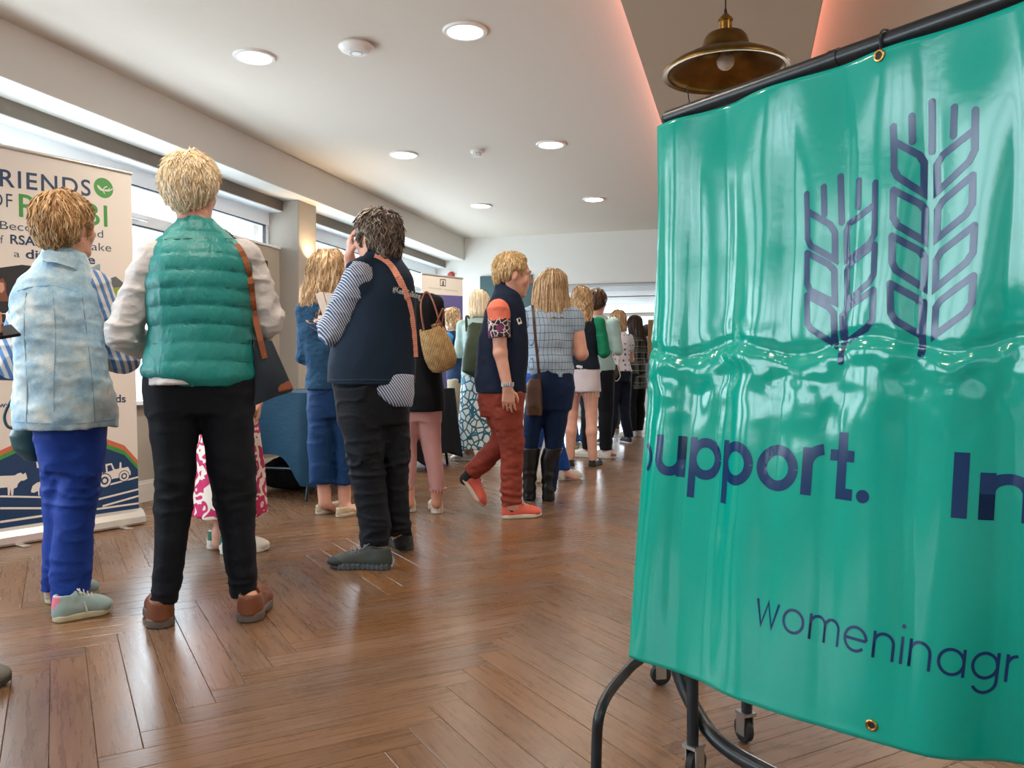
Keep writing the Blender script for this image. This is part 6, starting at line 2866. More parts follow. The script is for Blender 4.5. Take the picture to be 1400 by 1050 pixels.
trousers(P, hp, [legL, legR], fabric('#0d3a6a', '#082a50', rough=.7, wrinkle=.5, name='blue_crepe'), .008, amp=.007)
rowsD = P.rows([(342, 440, 462, .05), (352, 424, 472, .09), (370, 421, 475, .105), (390, 418, 474, .10, -.01), (410, 413, 472, .09, -.02), (425, 413, 464, .07, -.03), (436, 420, 446, .045, -.05)])
hair_long(P, rowsD, M_BLOND, .006, n=1900, length=.17, rad=.0026, wave=.28, lift=.005, seed=4, amp=.016, wfreq=.9)
SL = plain('#b9a68c', .7, var=.08, name='beige_suede')
shoe(P, P.g(433, 704), P.g(463, 699) + V3(.06, .08, 0), 'slip', SL, plain('#b5a895', .6, name='beige_sole'))
shoe(P, P.g(461, 708), P.g(491, 702) + V3(.06, .08, 0), 'slip', SL, plain('#b5a895', .6, name='beige_sole'))
pp = own(P, 'paper_sheet', 'folded white leaflet held up by the person in the denim-blue cardigan', 'paper')
q = [P.p(431, 402, -.17), P.p(441, 399, -.15), P.p(452, 434, -.15), P.p(446, 446, -.17)]
q2 = [P.p(443, 400, -.15), P.p(460, 402, -.13), P.p(461, 424, -.13), P.p(452, 434, -.15)]
mb = MB()
for qq in (q, q2):
    mb.add(qq + [p + V3(0, .002, .001) for p in qq], [(0, 1, 2, 3), (4, 7, 6, 5), (0, 4, 5, 1), (1, 5, 6, 2), (2, 6, 7, 3), (3, 7, 4, 0)])
mb.build('sheet', plain('#d9d6d2', .6, name='white_paper'), pp)

# ---------------------------------------------------------------- E: navy vest, striped shirt, hand at glasses
P = Person('dark-haired person in a navy vest over a striped shirt touching their glasses', (515, 762))
P.head_frame(P.p(513, 327, .02), -55, -2, 0, 1.03)
neck = P.p(520, 378, .0)
vestE = P.rows([(525, 446, 568, .17), (500, 447, 569, .17), (470, 453, 569, .165), (440, 466, 569, .155), (405, 472, 568, .15), (380, 476, 565, .13), (366, 482, 558, .11), (355, 494, 549, .085), (346, 502, 542, .07)])
legN = P.rows([(530, 458, 530, .13, -.03), (571, 464, 527, .12, -.03), (628, 477, 523, .098, -.04), (671, 482, 528, .090, -.05), (714, 491, 532, .082, -.06), (744, 496, 530, .074, -.06)])
legF = P.rows([(530, 505, 560, .12, .05), (571, 508, 559, .11, .06), (628, 519, 557, .095, .07), (671, 525, 558, .085, .08), (728, 530, 558, .072, .10)])
hipE = P.rows([(580, 464, 558, .13), (545, 458, 560, .15), (515, 457, 562, .15)])
armL = {'S': P.p(492, 378, -.08), 'E': P.p(456, 452, -.04), 'W': P.p(447, 440, .22)}
armL['h'] = (V3(-.1, .8, .3), V3(0, .2, -1), -1, .6)
armR = {'S': P.p(536, 378, .10), 'E': P.p(487, 410, .24), 'W': P.p(478, 351, .10), 'r': (.046, .040, .029)}
armR['h'] = (P.p(479, 318, .09) - P.p(478, 351, .10), V3(.95, .25, 0), 1, .55)
feet = [(P.p(512, 745, -.06), P.p(514, 756, -.06), P.g(470, 772) + V3(0, 0, .03)), (P.p(548, 728, .10), P.p(549, 738, .10), P.g(538, 746) + V3(0, .08, .03))]
build_body(P, vestE, [legN, legF], [armL, armR], neck, SKIN_F, .006, feet=feet, face='#4a3b32')
S = SDF()
S.u(loft(vestE), 0)
S.u(loft(P.rows([(366, 486, 552, .095), (350, 498, 546, .075), (341, 503, 541, .068)])), .02)
S.u(rc(P.p(512, 358, -.03), P.p(482, 367, -.09), .045, .034), .03)
S.u(rc(P.p(498, 366, -.08), P.p(497, 392, -.11), .050, .040), .03)
S.disp = lambda X: wr(X, .006, 6, 5, 3) + wr(X, .0025, 18, 14, 2)
S.damp = .02
lo, hi = rows_box([vestE], .06)
P.part('vest', S, lo, hi, .006, fabric('#12263a', '#0e1e2e', rough=.8, wrinkle=.12, wscale=500, name='navy_softshell'))
SE = S
MB().tube([drape(P, [SE], x, 519.5, off=.002) for x in np.linspace(449, 566, 24)], .0035, 6).build('hem_seam', plain('#173044', .8, name='navy_trim'), P.t, smooth=True)
MB().tube([drape(P, [SE], x, y, off=.001) for x, y in catmull([(508, 374), (530, 372), (550, 373), (563, 377)], 6)], .0022, 6).build('yoke_seam', plain('#0a1622', .8, name='navy_seam'), P.t, smooth=True)
MSE = stripes('#c9ccd3', '#41587c', (.8, .3, .55), .0105, .42, name='pinstripe_shirt', warp=.002)
sleeves(P, [armL], (.074, .070, .055), MSE, .006, to=.7, amp=.008)
S = SDF()
tail = P.rows([(555, 536, 562, .135), (549, 522, 564, .150), (539, 508, 566, .158), (528, 498, 566, .160), (512, 490, 566, .15)])
S.u(loft(tail, 4.0), 0)
S.disp = lambda X: wr(X, .004, 16, 16, 2)
S.damp = .01
lo, hi = rows_box([tail], .03)
P.part('shirt_tail', S, lo, hi, .007, MSE)
trousers(P, hipE, [legN, legF], fabric('#11161f', '#0b0f16', rough=.75, wrinkle=.4, name='dark_navy_trousers'), .007, knee_z=.47, amp=.009)
hair_short(P, M_DARK, .005, n=1500, grow=.014, nape=-.150, length=.095, rad=.0044, lift=.007, wave=.8, seed=11, rough=.45, side=.0, tail=.035, ear=.004)
HK = plain('#2f3531', .7, var=.2, bscale=60, name='dark_olive_mesh')
HS = plain('#3d464b', .7, name='grey_rubber_sole')
DL = plain('#5b6166', .7, name='grey_lace')
shoe(P, P.g(536, 778), P.g(450, 776), 'hiker', HK, HS, DL)
shoe(P, P.g(561, 753), P.g(520, 744) + V3(0, .10, 0), 'hiker', HK, HS, DL)
BSOCK = plain('#15161a', .8, name='black_sock')
for a_, b_ in ((P.p(513, 738, -.06), P.p(516, 760, -.06)), (P.p(546, 722, .10), P.p(549, 742, .10))):
    sk = SDF()
    sk.u(rc(a_, b_, .044, .040), 0)
    P.part('sock', sk, np.minimum(a_, b_) - .08, np.maximum(a_, b_) + .08, .007, BSOCK)
# glasses
gm = plain('#5a2a22', .3, name='dark_red_frame')
gl = MB()
for q in (-1, 1):
    c = [P.H(q * .033 + .022 * math.cos(a), .105 - abs(q * .033 + .022 * math.cos(a)) * .12, .008 + .018 * math.sin(a)) for a in np.linspace(0, 2 * math.pi, 21)[:-1]]
    gl.tube(c, .0018, 6, closed=True)
    gl.tube([P.H(q * .056, .098, .014), P.H(q * .074, .05, .014), P.H(q * .078, -.01, .012), P.H(q * .074, -.03, -.006)], .0018, 6)
gl.tube([P.H(-.012, .106, .012), P.H(.012, .106, .012)], .0018, 6)
g_ = own(P, 'glasses', 'dark red framed glasses worn by the person in the navy vest', 'glasses')
gl.build('frame', gm, g_, smooth=True)
# woven bag strap, lettering on the back
sb = own(P, 'crossbody_bag', 'crossbody bag on a pink and orange woven strap over the navy vest', 'bag')
pts = [drape(P, [SE], x, y, off=.004) for x, y in catmull([(512, 349), (520, 352), (533, 361), (544, 378), (553, 398), (560, 421), (564, 447), (566, 470), (567, 488)], 5)]


def woven():
    m = NT('woven_strap')
    v = m.coord('Object')
    sp = m.n('ShaderNodeSeparateXYZ')
    m.l(v, sp.inputs[0])
    a = m.math('SINE', m.math('MULTIPLY', m.math('ADD', sp.outputs[2], m.math('MULTIPLY', sp.outputs[0], 1.3)), 300.0))
    b_ = m.math('SINE', m.math('MULTIPLY', m.math('SUBTRACT', sp.outputs[2], m.math('MULTIPLY', sp.outputs[0], 1.3)), 300.0))
    f = m.math('GREATER_THAN', m.math('MULTIPLY', a, b_), 0.0)
    m.col(m.mix(f, C('#c9735c'), C('#e2a892')))
    m.set(Roughness=.8)
    return m.m


strap(pts, .034, .003, lambda p: V3(.2, -1, .2) if p[2] < 1.38 else V3(.1, -.7, .7), 'strap', woven(), sb)
S = SDF()
S.u(loft([(.80, P.p(530, 480)[0], .09, .20, .05), (.97, P.p(530, 480)[0], .09, .20, .05)], 3.0), 0)
sdf_obj('pouch', S, (-.3, -.2, .7), (.4, .4, 1.1), .008, TAN, sb)
a_px, b_px = (537, 399), (575, 409)
V, Fc = fit_text('#KeepTalking', 0, 0, 1, 1, .012)
out = []
for x, y in V:
    px = a_px[0] + x * (b_px[0] - a_px[0]) 
    py = a_px[1] + x * (b_px[1] - a_px[1]) - y * 8.5
    out.append(drape(P, [SE], px, py, off=.0035))
mb = MB()
mb.add(out, Fc)
mb.build('back_lettering', plain('#cfd0ce', .6, name='white_print'), P.t)

# ---------------------------------------------------------------- F: black dress, pink leggings, straw basket
P = Person('person in a short black dress and pale pink leggings behind the navy vest', (585, 703))
P.head_frame(P.p(533, 384, .08), -8, 0, 0, .92)
neck = P.p(546, 416, .03)
fd = P.rows([(562, 548, 608, .14), (540, 546, 608, .15), (500, 547, 603, .14), (465, 548, 597, .13), (440, 545, 598, .125), (420, 542, 600, .12), (408, 546, 598, .10), (401, 554, 590, .07)])
legR = P.rows([(540, 565, 606, .095), (560, 566, 602, .09), (606, 575, 603, .068), (640, 583, 606, .062), (669, 589, 608, .050)])
legL = P.rows([(540, 548, 576, .09), (560, 548, 574, .085), (606, 548, 570, .065), (640, 550, 570, .058), (669, 551, 566, .046)])
armR = {'S': P.p(594, 416, 0), 'E': P.p(600, 470, .10), 'W': P.p(596, 440, .30)}
armR['h'] = (V3(0, .5, .6), V3(-1, 0, 0), 1, .7)
armL = {'S': P.p(548, 416, 0), 'E': P.p(543, 470, .08), 'W': P.p(556, 450, .30)}
armL['h'] = (V3(0, .5, .6), V3(1, 0, 0), -1, .7)
feet = [(P.p(597, 668, 0), P.p(597, 688, 0), P.g(597, 700) + V3(0, .16, .03)), (P.p(559, 668, 0), P.p(559, 688, 0), P.g(560, 698) + V3(0, .16, .03))]
build_body(P, fd, [legR, legL], [armR, armL], neck, SKIN, .008, feet=feet)
M_BLK = fabric('#12161c', '#0a0d12', rough=.85, wrinkle=.4, name='black_jersey')
S = SDF()
S.u(loft(fd), 0)
for A in (armR, armL):
    S.u(rc(A['S'], A['E'], .062, .054), .03)
    S.u(rc(A['E'], A['E'] + (A['W'] - A['E']) * .8, .054, .045), .02)
S.disp = lambda X: wr(X, .006, 9, 7, 3)
S.damp = .02
lo, hi = rows_box([fd], .09)
P.part('dress', S, lo, hi + V3(0, .2, 0), .008, M_BLK)
M_PINK = fabric('#c79a98', '#b78886', rough=.8, wrinkle=.3, name='pale_pink_jersey')
trousers(P, P.rows([(575, 552, 602, .09), (545, 550, 606, .11), (520, 552, 602, .11)]), [legR, legL], M_PINK, .007, amp=.003, name='leggings')
mb = MB()
cz, cx_, cy_ = P.p(599, 669, 0)[2], P.p(598.5, 669, 0)[0], 0
for k in range(16):
    a = 2 * math.pi * k / 16
    mb.tube([(cx_ + .047 * math.cos(a), cy_ + .047 * math.sin(a), cz + .008), (cx_ + .05 * math.cos(a), cy_ + .05 * math.sin(a), cz - .012)], [.012, .007], 6)
mb.build('lace_hem', M_PINK, P.t, smooth=True)
SF = plain('#d5cbb8', .55, name='cream_sneaker')
shoe(P, P.g(598, 703), P.g(598, 703) + V3(-.02, .26, 0), 'sneaker', SF, plain('#d9d2c4', .6, name='cream_sole'), LW)
shoe(P, P.g(562, 701), P.g(562, 701) + V3(-.05, .26, 0), 'sneaker', SF, plain('#d9d2c4', .6, name='cream_sole'), LW)
hair_short(P, M_BROWN, .008, n=300, grow=.01)
bk = own(P, 'straw_basket', 'woven straw basket bag with brown leather handles on a black-clad shoulder', 'bag')


def straw():
    m = NT('woven_straw')
    v = m.coord('Object')
    sp = m.n('ShaderNodeSeparateXYZ')
    m.l(v, sp.inputs[0])
    st = m.math('SINE', m.math('ADD', m.math('MULTIPLY', sp.outputs[2], 520.0), m.math('MULTIPLY', m.noise(v, 20.0), 5.0)))
    br = m.math('SINE', m.math('ADD', m.math('MULTIPLY', sp.outputs[0], 380.0), m.math('MULTIPLY', sp.outputs[2], 260.0)))
    x = m.math('ADD', m.math('MULTIPLY', m.math('MULTIPLY', st, br), .25), m.noise(v, 30.0, 4.0))
    r = m.n('ShaderNodeValToRGB')
    e = r.color_ramp.elements
    e[0].position, e[0].color = .2, C('#8f6c3e')
    e[1].position, e[1].color = .8, C('#dcbb82')
    m.l(x, r.inputs[0])
    m.col(r.outputs[0])
    m.set(Roughness=.8)
    m.bump(m.math('ADD', m.math('MULTIPLY', st, br), m.math('MULTIPLY', m.noise(v, 90.0), .6)), .6, .006)
    return m.m


top_c, bot_c = P.p(589, 448, -.16), P.p(608, 505, -.10)
ax = nrm(top_c - bot_c)
Hb = np.linalg.norm(top_c - bot_c)
prof = [(.0001, 0), (.060, 0), (.082, .012), (.098, .05), (.102, .11), (.095, .18), (.080, Hb - .02), (.074, Hb + .005), (.068, Hb), (.086, .18), (.094, .11), (.088, .05), (.06, .014), (.0001, .012)]
mb = MB().lathe(prof, n=40)
q_ = Vector((0, 0, 1)).rotation_difference(Vector(ax))
bo = mb.build('basket', straw(), bk, smooth=True)
bo.rotation_mode = 'QUATERNION'
bo.rotation_quaternion = q_
bo.location = Vector(bot_c)
MH = plain('#6d3522', .45, name='red_brown_leather')
for off, sx in ((-.05, 577), (.05, 583)):
    MB().tube(catmull([P.p(580, 452, -.16 + off), P.p(576, 430, -.14 + off), P.p(576, 412, -.10 + off * .6), P.p(583, 399, -.05), P.p(592, 412, -.10 + off * .6), P.p(602, 444, -.16 + off)], 6), .006, 8).build('handle', MH, bk, smooth=True)
for off in (-.03, .03):
    MB().tube(catmull([P.p(592, 455, -.18 + off), P.p(601, 432, -.18 + off), P.p(606, 422, -.17 + off), P.p(605, 440, -.17 + off), P.p(600, 458, -.17 + off)], 6), .006, 8).build('handle', MH, bk, smooth=True)

# ---------------------------------------------------------------- I: striding in rust-red trousers
P = Person('short-haired person striding in rust-red trousers, navy vest and coral shoes', (705, 706))
P.head_frame(P.p(702, 377, .0), 82, -8, 0, 1.14)
neck = P.p(693, 412, .0)
vestI = P.rows([(537, 650, 719, .165), (520, 649, 721, .165), (490, 651, 723, .16), (460, 655, 722, .155), (435, 661, 720, .15), (415, 668, 716, .14), (402, 676, 710, .11), (394, 680, 704, .07)])
legF = P.rows([(535, 660, 716, .10, -.06), (565, 668, 715, .095, -.06), (600, 681, 717, .082, -.06), (640, 685, 715, .072, -.06), (690, 685, 713, .064, -.06)])
hipI = P.rows([(570, 656, 714, .12), (545, 652, 717, .14), (520, 653, 717, .14)])
kn, an = P.p(689, 603, .08), P.p(643, 648, .10)
armN = {'S': P.p(681, 424, -.17), 'E': P.p(684, 482, -.19), 'W': P.p(694, 530, -.21), 'r': (.050, .042, .030)}
armN['h'] = (V3(.06, -.01, -1), V3(.1, 1, 0), -1, .5)
armF = {'S': P.p(690, 424, .17), 'E': P.p(690, 482, .20), 'W': P.p(702, 515, .20)}
armF['h'] = (V3(.3, 0, -.8), V3(0, -1, 0), 1, .5)
legB = [(P.p(683, 560, .07)[2], P.p(683, 560, .07)[0], .085, .07, .09), (kn[2], kn[0], .060, .08, .06)]
feet = [(P.p(698, 690, -.06), P.p(697, 698, -.06), P.g(725, 706) + V3(0, 0, .03)), (kn, an, P.p(652, 682, .10))]
build_body(P, vestI, [legF, legB], [armN, armF], neck, SKIN_F, .006, feet=feet, face='#b09060')
S = SDF()
S.u(loft(vestI), 0)
S.u(loft(P.rows([(412, 672, 712, .12), (400, 676, 706, .085), (391, 678, 700, .07), (386, 679, 696, .065)])), .02)
S.disp = lambda X: wr(X, .007, 7, 9, 5) + wr(X, .003, 20, 26, 2)
S.damp = .02
lo, hi = rows_box([vestI], .06)
P.part('vest', S, lo, hi, .006, fabric('#13213a', '#0e192c', rough=.85, wrinkle=.25, name='navy_fleece'))
SI = S


def coralprint():
    m = NT('coral_black_print')
    v = m.coord('Object')
    sp = m.n('ShaderNodeSeparateXYZ')
    m.l(v, sp.inputs[0])
    nz = m.noise(v, 24.0, 4.0)
    zc = P.p(680, 437, -.17)[2]
    up_ = m.math('GREATER_THAN', m.math('ADD', sp.outputs[2], m.math('MULTIPLY', m.math('SUBTRACT', nz, .5), .12)), float(zc))
    vo = m.n('ShaderNodeTexVoronoi', feature='DISTANCE_TO_EDGE')
    vo.inputs['Scale'].default_value = 30.0
    m.l(v, vo.inputs['Vector'])
    lines = m.math('LESS_THAN', vo.outputs['Distance'], .07)
    low = m.mix(lines, C('#1a1420'), C('#cfc0c4'))
    low = m.mix(m.math('GREATER_THAN', m.noise(v, 11.0, 2.0), .60), low, C('#6a2a5a'))
    m.col(m.mix(up_, low, C('#d9705a')))
    m.set(Roughness=.8)
    m.bump(m.noise(v, 30.0, 3.0), .3, .008)
    return m.m


sleeves(P, [armN], (.068, .066, .05), coralprint(), .006, to=-.66, amp=.005, name='blouse_sleeve')
sleeves(P, [armF], (.066, .062, .05), plain('#d9705a', .8, name='coral_cotton'), .008, to=-.66, amp=.005, name='blouse_sleeve')
S = SDF()
S.u(loft(hipI), 0)
S.u(loft(legF), .025)
S.u(rc(P.p(680, 545, .06), kn, .098, .072), .03)
S.u(rc(kn, an, .072, .060), .02)
S.cut(_keep_before(an, an - kn))
S.disp = lambda X: wr(X, .007, 12, 22, 3) + wr(X, .005, 26, 44, 8) + .006 * np.exp(-((X[..., 2] - .13) / .09) ** 2) * np.sin(X[..., 2] * 130 + 20 * X[..., 0])
S.damp = .02
lo, hi = rows_box([hipI, legF], .05)
lo = np.minimum(lo, an - .1)
P.part('trousers', S, lo, hi, .006, fabric('#8f3f30', '#79342a', rough=.8, wrinkle=.5, name='rust_cotton'))
hair_short(P, hair_mat('#94784f', '#cfae7a', '#f3e0b8', 'ash_blond_hair'), .005, n=2400, grow=.0, nape=-.058, length=.040, rad=.0018, lift=.004, seed=15, rough=.35, fringe=.034, ear=.008, taper=.010)
CO = plain('#d4604f', .65, var=.1, name='coral_canvas')
shoe(P, P.g(686, 709), P.g(741, 706), 'sneaker', CO, plain('#cdbfae', .6, name='ivory_sole'), LW)
hl = P.p(629, 651, .10)
so = shoe(P, hl, hl + V3(.25, 0, 0), 'sneaker', CO, plain('#cdbfae', .6, name='ivory_sole'), LW, pitch=math.radians(56), z=hl[2])
sk = SDF()
sk.u(rc(an + nrm(kn - an) * .03, P.p(637, 655, .10), .045, .042), 0)
P.part('sock', sk, an - .12, an + .12, .007, plain('#15161a', .8, name='black_sock'))
sk = SDF()
sk.u(rc(P.p(698, 688, -.06), P.p(697, 699, -.06), .046, .044), 0)
P.part('sock', sk, P.p(698, 695, -.06) - .1, P.p(698, 695, -.06) + .1, .007, plain('#15161a', .8, name='black_sock'))
br = own(P, 'bracelet', 'silver chain bracelet on the bare wrist of the striding person', 'bracelet')
mb = MB()
wv = armN['W'] + V3(0, 0, .02)
for k in range(16):
    a = 2 * math.pi * k / 16
    c = wv + V3(.034 * math.cos(a), .034 * math.sin(a), .004 * math.sin(3 * a))
    mb.tube([c - V3(0, 0, .011), c + V3(0, 0, .011)], [.006, .007], 6)
mb.build('links', M_STEEL, br, smooth=True)
bg = own(P, 'name_badge', 'small white name badge on the chest of the striding person', 'badge')
pts4 = [drape(P, [SI], x, y, off=.003) for x, y in ((706, 436), (711, 434), (714, 442), (709, 444))]
mb = MB()
mb.add(pts4 + [p + V3(-.002, .004, 0) for p in pts4], [(0, 1, 2, 3), (4, 7, 6, 5), (0, 4, 5, 1), (1, 5, 6, 2), (2, 6, 7, 3), (3, 7, 4, 0)])
mb.build('card', plain('#dedbd6', .5, name='badge_card'), bg)

# ---------------------------------------------------------------- J: long straight hair, checked blouse, tall boots
P = Person('person with long straight blond hair, checked blouse, jeans and tall black boots', (741, 684))
P.head_frame(P.p(757, 394, .03), 12, 0, 0, .98)
neck = P.p(756, 426, 0)
bl = P.rows([(516, 730, 783, .13), (505, 722, 785, .14), (480, 722, 783, .135), (455, 718, 786, .135), (435, 714, 788, .125), (424, 716, 786, .11), (415, 728, 778, .08), (408, 740, 768, .055)])
legL = P.rows([(530, 722, 758, .10), (570, 716, 742, .085), (600, 715, 738, .066), (625, 716, 735, .050), (640, 718, 733, .046), (672, 718, 732, .040)])
legR = P.rows([(530, 745, 785, .10), (570, 742, 776, .09), (600, 744, 771, .066), (625, 746, 766, .050), (640, 747, 765, .046), (672, 744, 760, .040)])
hp = P.rows([(560, 722, 782, .11), (530, 724, 786, .13), (505, 728, 783, .13)])
armR = {'S': P.p(786, 434, 0), 'E': P.p(795, 484, -.02), 'W': P.p(778, 470, .24), 'r': (.052, .046, .030)}
armR['h'] = (V3(-.3, .6, .2), V3(-1, 0, 0), 1, .6)
armL = {'S': P.p(718, 434, 0), 'E': P.p(712, 484, .06), 'W': P.p(735, 470, .28)}
armL['h'] = (V3(.3, .6, .2), V3(1, 0, 0), -1, .6)
feet = [(P.p(725, 668, 0), P.p(725, 680, 0), P.g(725, 684) + V3(0, .15, .03)), (P.p(752, 668, 0), P.p(752, 680, 0), P.g(752, 684) + V3(0, .15, .03))]
build_body(P, bl, [legL, legR], [armR, armL], neck, SKIN_F, .007, feet=feet)
S = SDF()
S.u(loft(bl), 0)
for A in (armR, armL):
    S.u(rc(A['S'], A['S'] + (A['E'] - A['S']) * .30, .064, .062), .03)
S.disp = lambda X: wr(X, .008, 9, 14, 5) + wr(X, .004, 24, 30, 2)
S.damp = .02
lo, hi = rows_box([bl], .07)
P.part('blouse', S, lo, hi, .007, plaid('#9fb3c6', '#54708e', '#3c4f66', .026, .12, .07, name='blue_check_cotton', perz=.052))
SJ = S
trousers(P, hp, [legL, legR], fabric('#10284e', '#0b1c38', rough=.8, wrinkle=.35, name='dark_denim'), .008, amp=.004, name='jeans')
BT = plain('#121417', .42, var=.2, bscale=20, name='black_boot_leather')
for Lr, hx in ((legL, 725), (legR, 751)):
    S = SDF()
    z1 = P.p(hx, 612, 0)[2]
    rr = list(Lr)
    bx = [(z1, np.interp(z1, [r[0] for r in sorted(rr)], [r[1] for r in sorted(rr)]), .072, 0, .080)]
    bx += [(.30, P.p(hx, 645, 0)[0], .064, 0, .070), (.16, P.p(hx - 1, 665, 0)[0], .050, 0, .056), (.05, P.p(hx - 1, 682, 0)[0], .047, 0, .052), (.0, P.p(hx - 1, 686, 0)[0], .046, 0, .05)]
    S.u(loft(bx), 0)
    fx = P.p(hx - 1, 686, 0)[0]
    S.u(rc((fx, .02, .040), (fx + .01, .16, .036), .042, .040), .02)
    S.cut(plane((0, 0, .0), (0, 0, -1)))
    S.disp = lambda X: .004 * np.sin(X[..., 2] * 80 + 4 * NZ(X * np.float32(12))) * np.exp(-((X[..., 2] - .14) / .09) ** 2) + wr(X, .002, 20, 20, 4)
    S.damp = .01
    P.part('boot', S, (fx - .14, -.14, -.01), (fx + .14, .26, z1 + .02), .006, BT)
rowsJ = P.rows([(371, 748, 764, .03), (376, 738, 774, .075), (386, 731, 775, .10), (400, 728, 776, .10), (415, 727, 779, .085, -.02), (428, 729, 779, .065, -.045), (434, 736, 776, .05, -.06)])
hair_long(P, rowsJ, M_BLOND, .006, n=1500, length=.20, rad=.0034, lift=.003, seed=6, amp=.005, rough=.10)
jb = own(P, 'crossbody_bag', 'brown leather crossbody bag on a long brown strap beside the tall boots', 'bag')
JB = plain('#5b4030', .5, var=.25, bscale=16, name='worn_brown_leather')
S = SDF()
rb_ = P.rows([(568, 720, 741, .03, -.10), (555, 718, 741, .045, -.10), (530, 719, 740, .040, -.10), (518, 724, 738, .02, -.10)])
S.u(loft(rb_, 3.0), 0)
S.disp = lambda X: wr(X, .005, 20, 20, 2)
S.damp = .01
lo, hi = rows_box([rb_], .03)
sdf_obj('pouch', S, lo, hi, .006, JB, jb)
pts = [drape(P, [SJ, P.S_tr], x, y, off=.006) for x, y in catmull([(727, 411), (729, 425), (731, 450), (734, 480), (737, 510)], 5)]
pts += [P.p(739, 535, -.13), P.p(740, 560, -.125)]
strap(pts, .020, .003, lambda p: V3(-.1, -1, .2), 'strap', plain('#4a3426', .5, name='brown_strap'), jb)

# ---------------------------------------------------------------- the others in the queue
stander('person with brown hair half hidden behind the checked blouse, in white sneakers', (747, 658), 378, 150, SKIN, M_BROWN, fabric('#9aa6b4', name='pale_grey_shirt'), 'trousers', fabric('#1a4a9a', name='mid_blue_denim'), hairdo='long', vox=.011, hn=250, stance=.17, turn_feet=60, face=True)

P = stander('person leaning over with wavy fair hair, bright blue polo and navy gilet', (628, 621), 422, -60, SKIN_F, M_BLOND, fabric('#1b3050', '#152742', name='navy_gilet'), 'trousers', fabric('#a99c86', '#93876f', name='khaki_cotton'), sleeve='short', sleeve_mat=fabric('#2a86cf', name='bright_blue_polo'), hairdo='bob', vox=.009, wave=.6, lean=.12, shoe_col='#4a6a8a', hem=.84, top_kind='gilet', pitch=-18, hn=500)


def leafskirt():
    m = NT('leaf_print')
    v = m.coord('Object', scale=(1, .6, .8))
    vo = m.n('ShaderNodeTexVoronoi', feature='DISTANCE_TO_EDGE')
    vo.inputs['Scale'].default_value = 17.0
    m.l(v, vo.inputs['Vector'])
    f = m.math('GREATER_THAN', vo.outputs['Distance'], .10)
    vn = m.noise(m.coord('Object', scale=(1, 1, 1)), 160.0, 1.0)
    leaf = m.mix(m.math('MULTIPLY', vn, .6), C('#dde2e0'), C('#8fa8ae'))
    m.col(m.mix(f, C('#14617c'), leaf))
    m.set(Roughness=.75)
    return m.m


P = stander('fair-haired person in a mint cardigan and teal leaf-print skirt with a dark green rucksack', (655, 631), 398, 15, SKIN_F, M_PALE, fabric('#a9c0bb', '#97b0ac', name='mint_knit'), 'skirt', leafskirt(), hairdo='bob', vox=.009, bottom_hem=.13, skirt_flare=1.25, shoe_col='#d2cec4', hem=.86, turn_feet=-60, hn=500)
rk = own(P, 'rucksack', 'dark olive green rucksack on the back of the mint cardigan', 'bag')
S = SDF()
rr_ = P.rows([(516, 648, 664, .06, -.20), (508, 632, 668, .10, -.20), (490, 633, 670, .11, -.20), (460, 638, 668, .10, -.19), (446, 640, 664, .07, -.18), (441, 646, 660, .04, -.17)])
S.u(loft(rr_, 2.6), 0)
S.disp = lambda X: wr(X, .012, 12, 6, 2)
S.damp = .02
lo, hi = rows_box([rr_], .04)
sdf_obj('pouch', S, lo, hi, .009, fabric('#35402c', '#27301f', rough=.6, name='olive_nylon'), rk)
for q in (-1, 1):
    MB().tube(catmull([P.L(q * .07, -.20, 1.30), P.L(q * .10, -.12, 1.44), P.L(q * .11, .0, 1.455), P.L(q * .12, .13, 1.35), P.L(q * .14, .10, 1.1), P.L(q * .13, -.12, .98)], 5), .014, 8, flat=.5).build('strap', fabric('#35402c', '#27301f', rough=.6, name='olive_nylon'), rk, smooth=True)

P = stander('wavy-haired person in a navy vest over green sleeves and a white denim skirt', (795, 637), 393, 12, SKIN_F, M_BLOND, fabric('#14202e', '#0f1924', name='navy_knit'), 'skirt', fabric('#cfc7cc', '#bdb5bb', wrinkle=.6, name='white_denim'), sleeve='long', sleeve_mat=fabric('#16805c', '#0f6a4a', name='green_sleeve'), hairdo='long', vox=.009, wave=.75, bottom_hem=.71, hem=.92, shoe_col='#26221f', sole_col='#1c1a18', shoe_style='slip', hn=700, top_kind='vest', arm=('fwd', 'fwd'), stance=.11, skirt_flare=1.02)
mb = MB()
random.seed(5)
for k in range(26):
    a = 2 * math.pi * k / 26
    c = P.L(.166 * math.cos(a), .122 * math.sin(a), .712)
    mb.tube([c, c + V3(random.uniform(-.006, .006), 0, -.02), c + V3(random.uniform(-.012, .012), 0, -.035 - .02 * random.random())], .0025, 4)
mb.build('frayed_hem', plain('#d8d2d4', .8, name='white_thread'), P.t)

stander('tall dark-haired person in a pale mint shirt and black trousers', (816, 626), 396, 25, SKIN, M_BROWN, fabric('#aecbc8', '#9dbcba', name='mint_shirt'), 'trousers', fabric('#10141b', name='black_trouser'), hairdo='short', vox=.010, hem=.86, shoe_col='#d9d4ca', build=1.05, turn_feet=-60, hn=300)



def dots():
    m = NT('dotted_white_cotton')
    v = m.coord('Object')
    vo = m.n('ShaderNodeTexVoronoi', feature='F1')
    vo.inputs['Scale'].default_value = 16.0
    vo.inputs['Randomness'].default_value = .4
    m.l(v, vo.inputs['Vector'])
    m.col(m.mix(m.math('LESS_THAN', vo.outputs['Distance'], .26), C('#d6d2dc'), C('#4a4f78')))
    m.set(Roughness=.8)
    return m.m


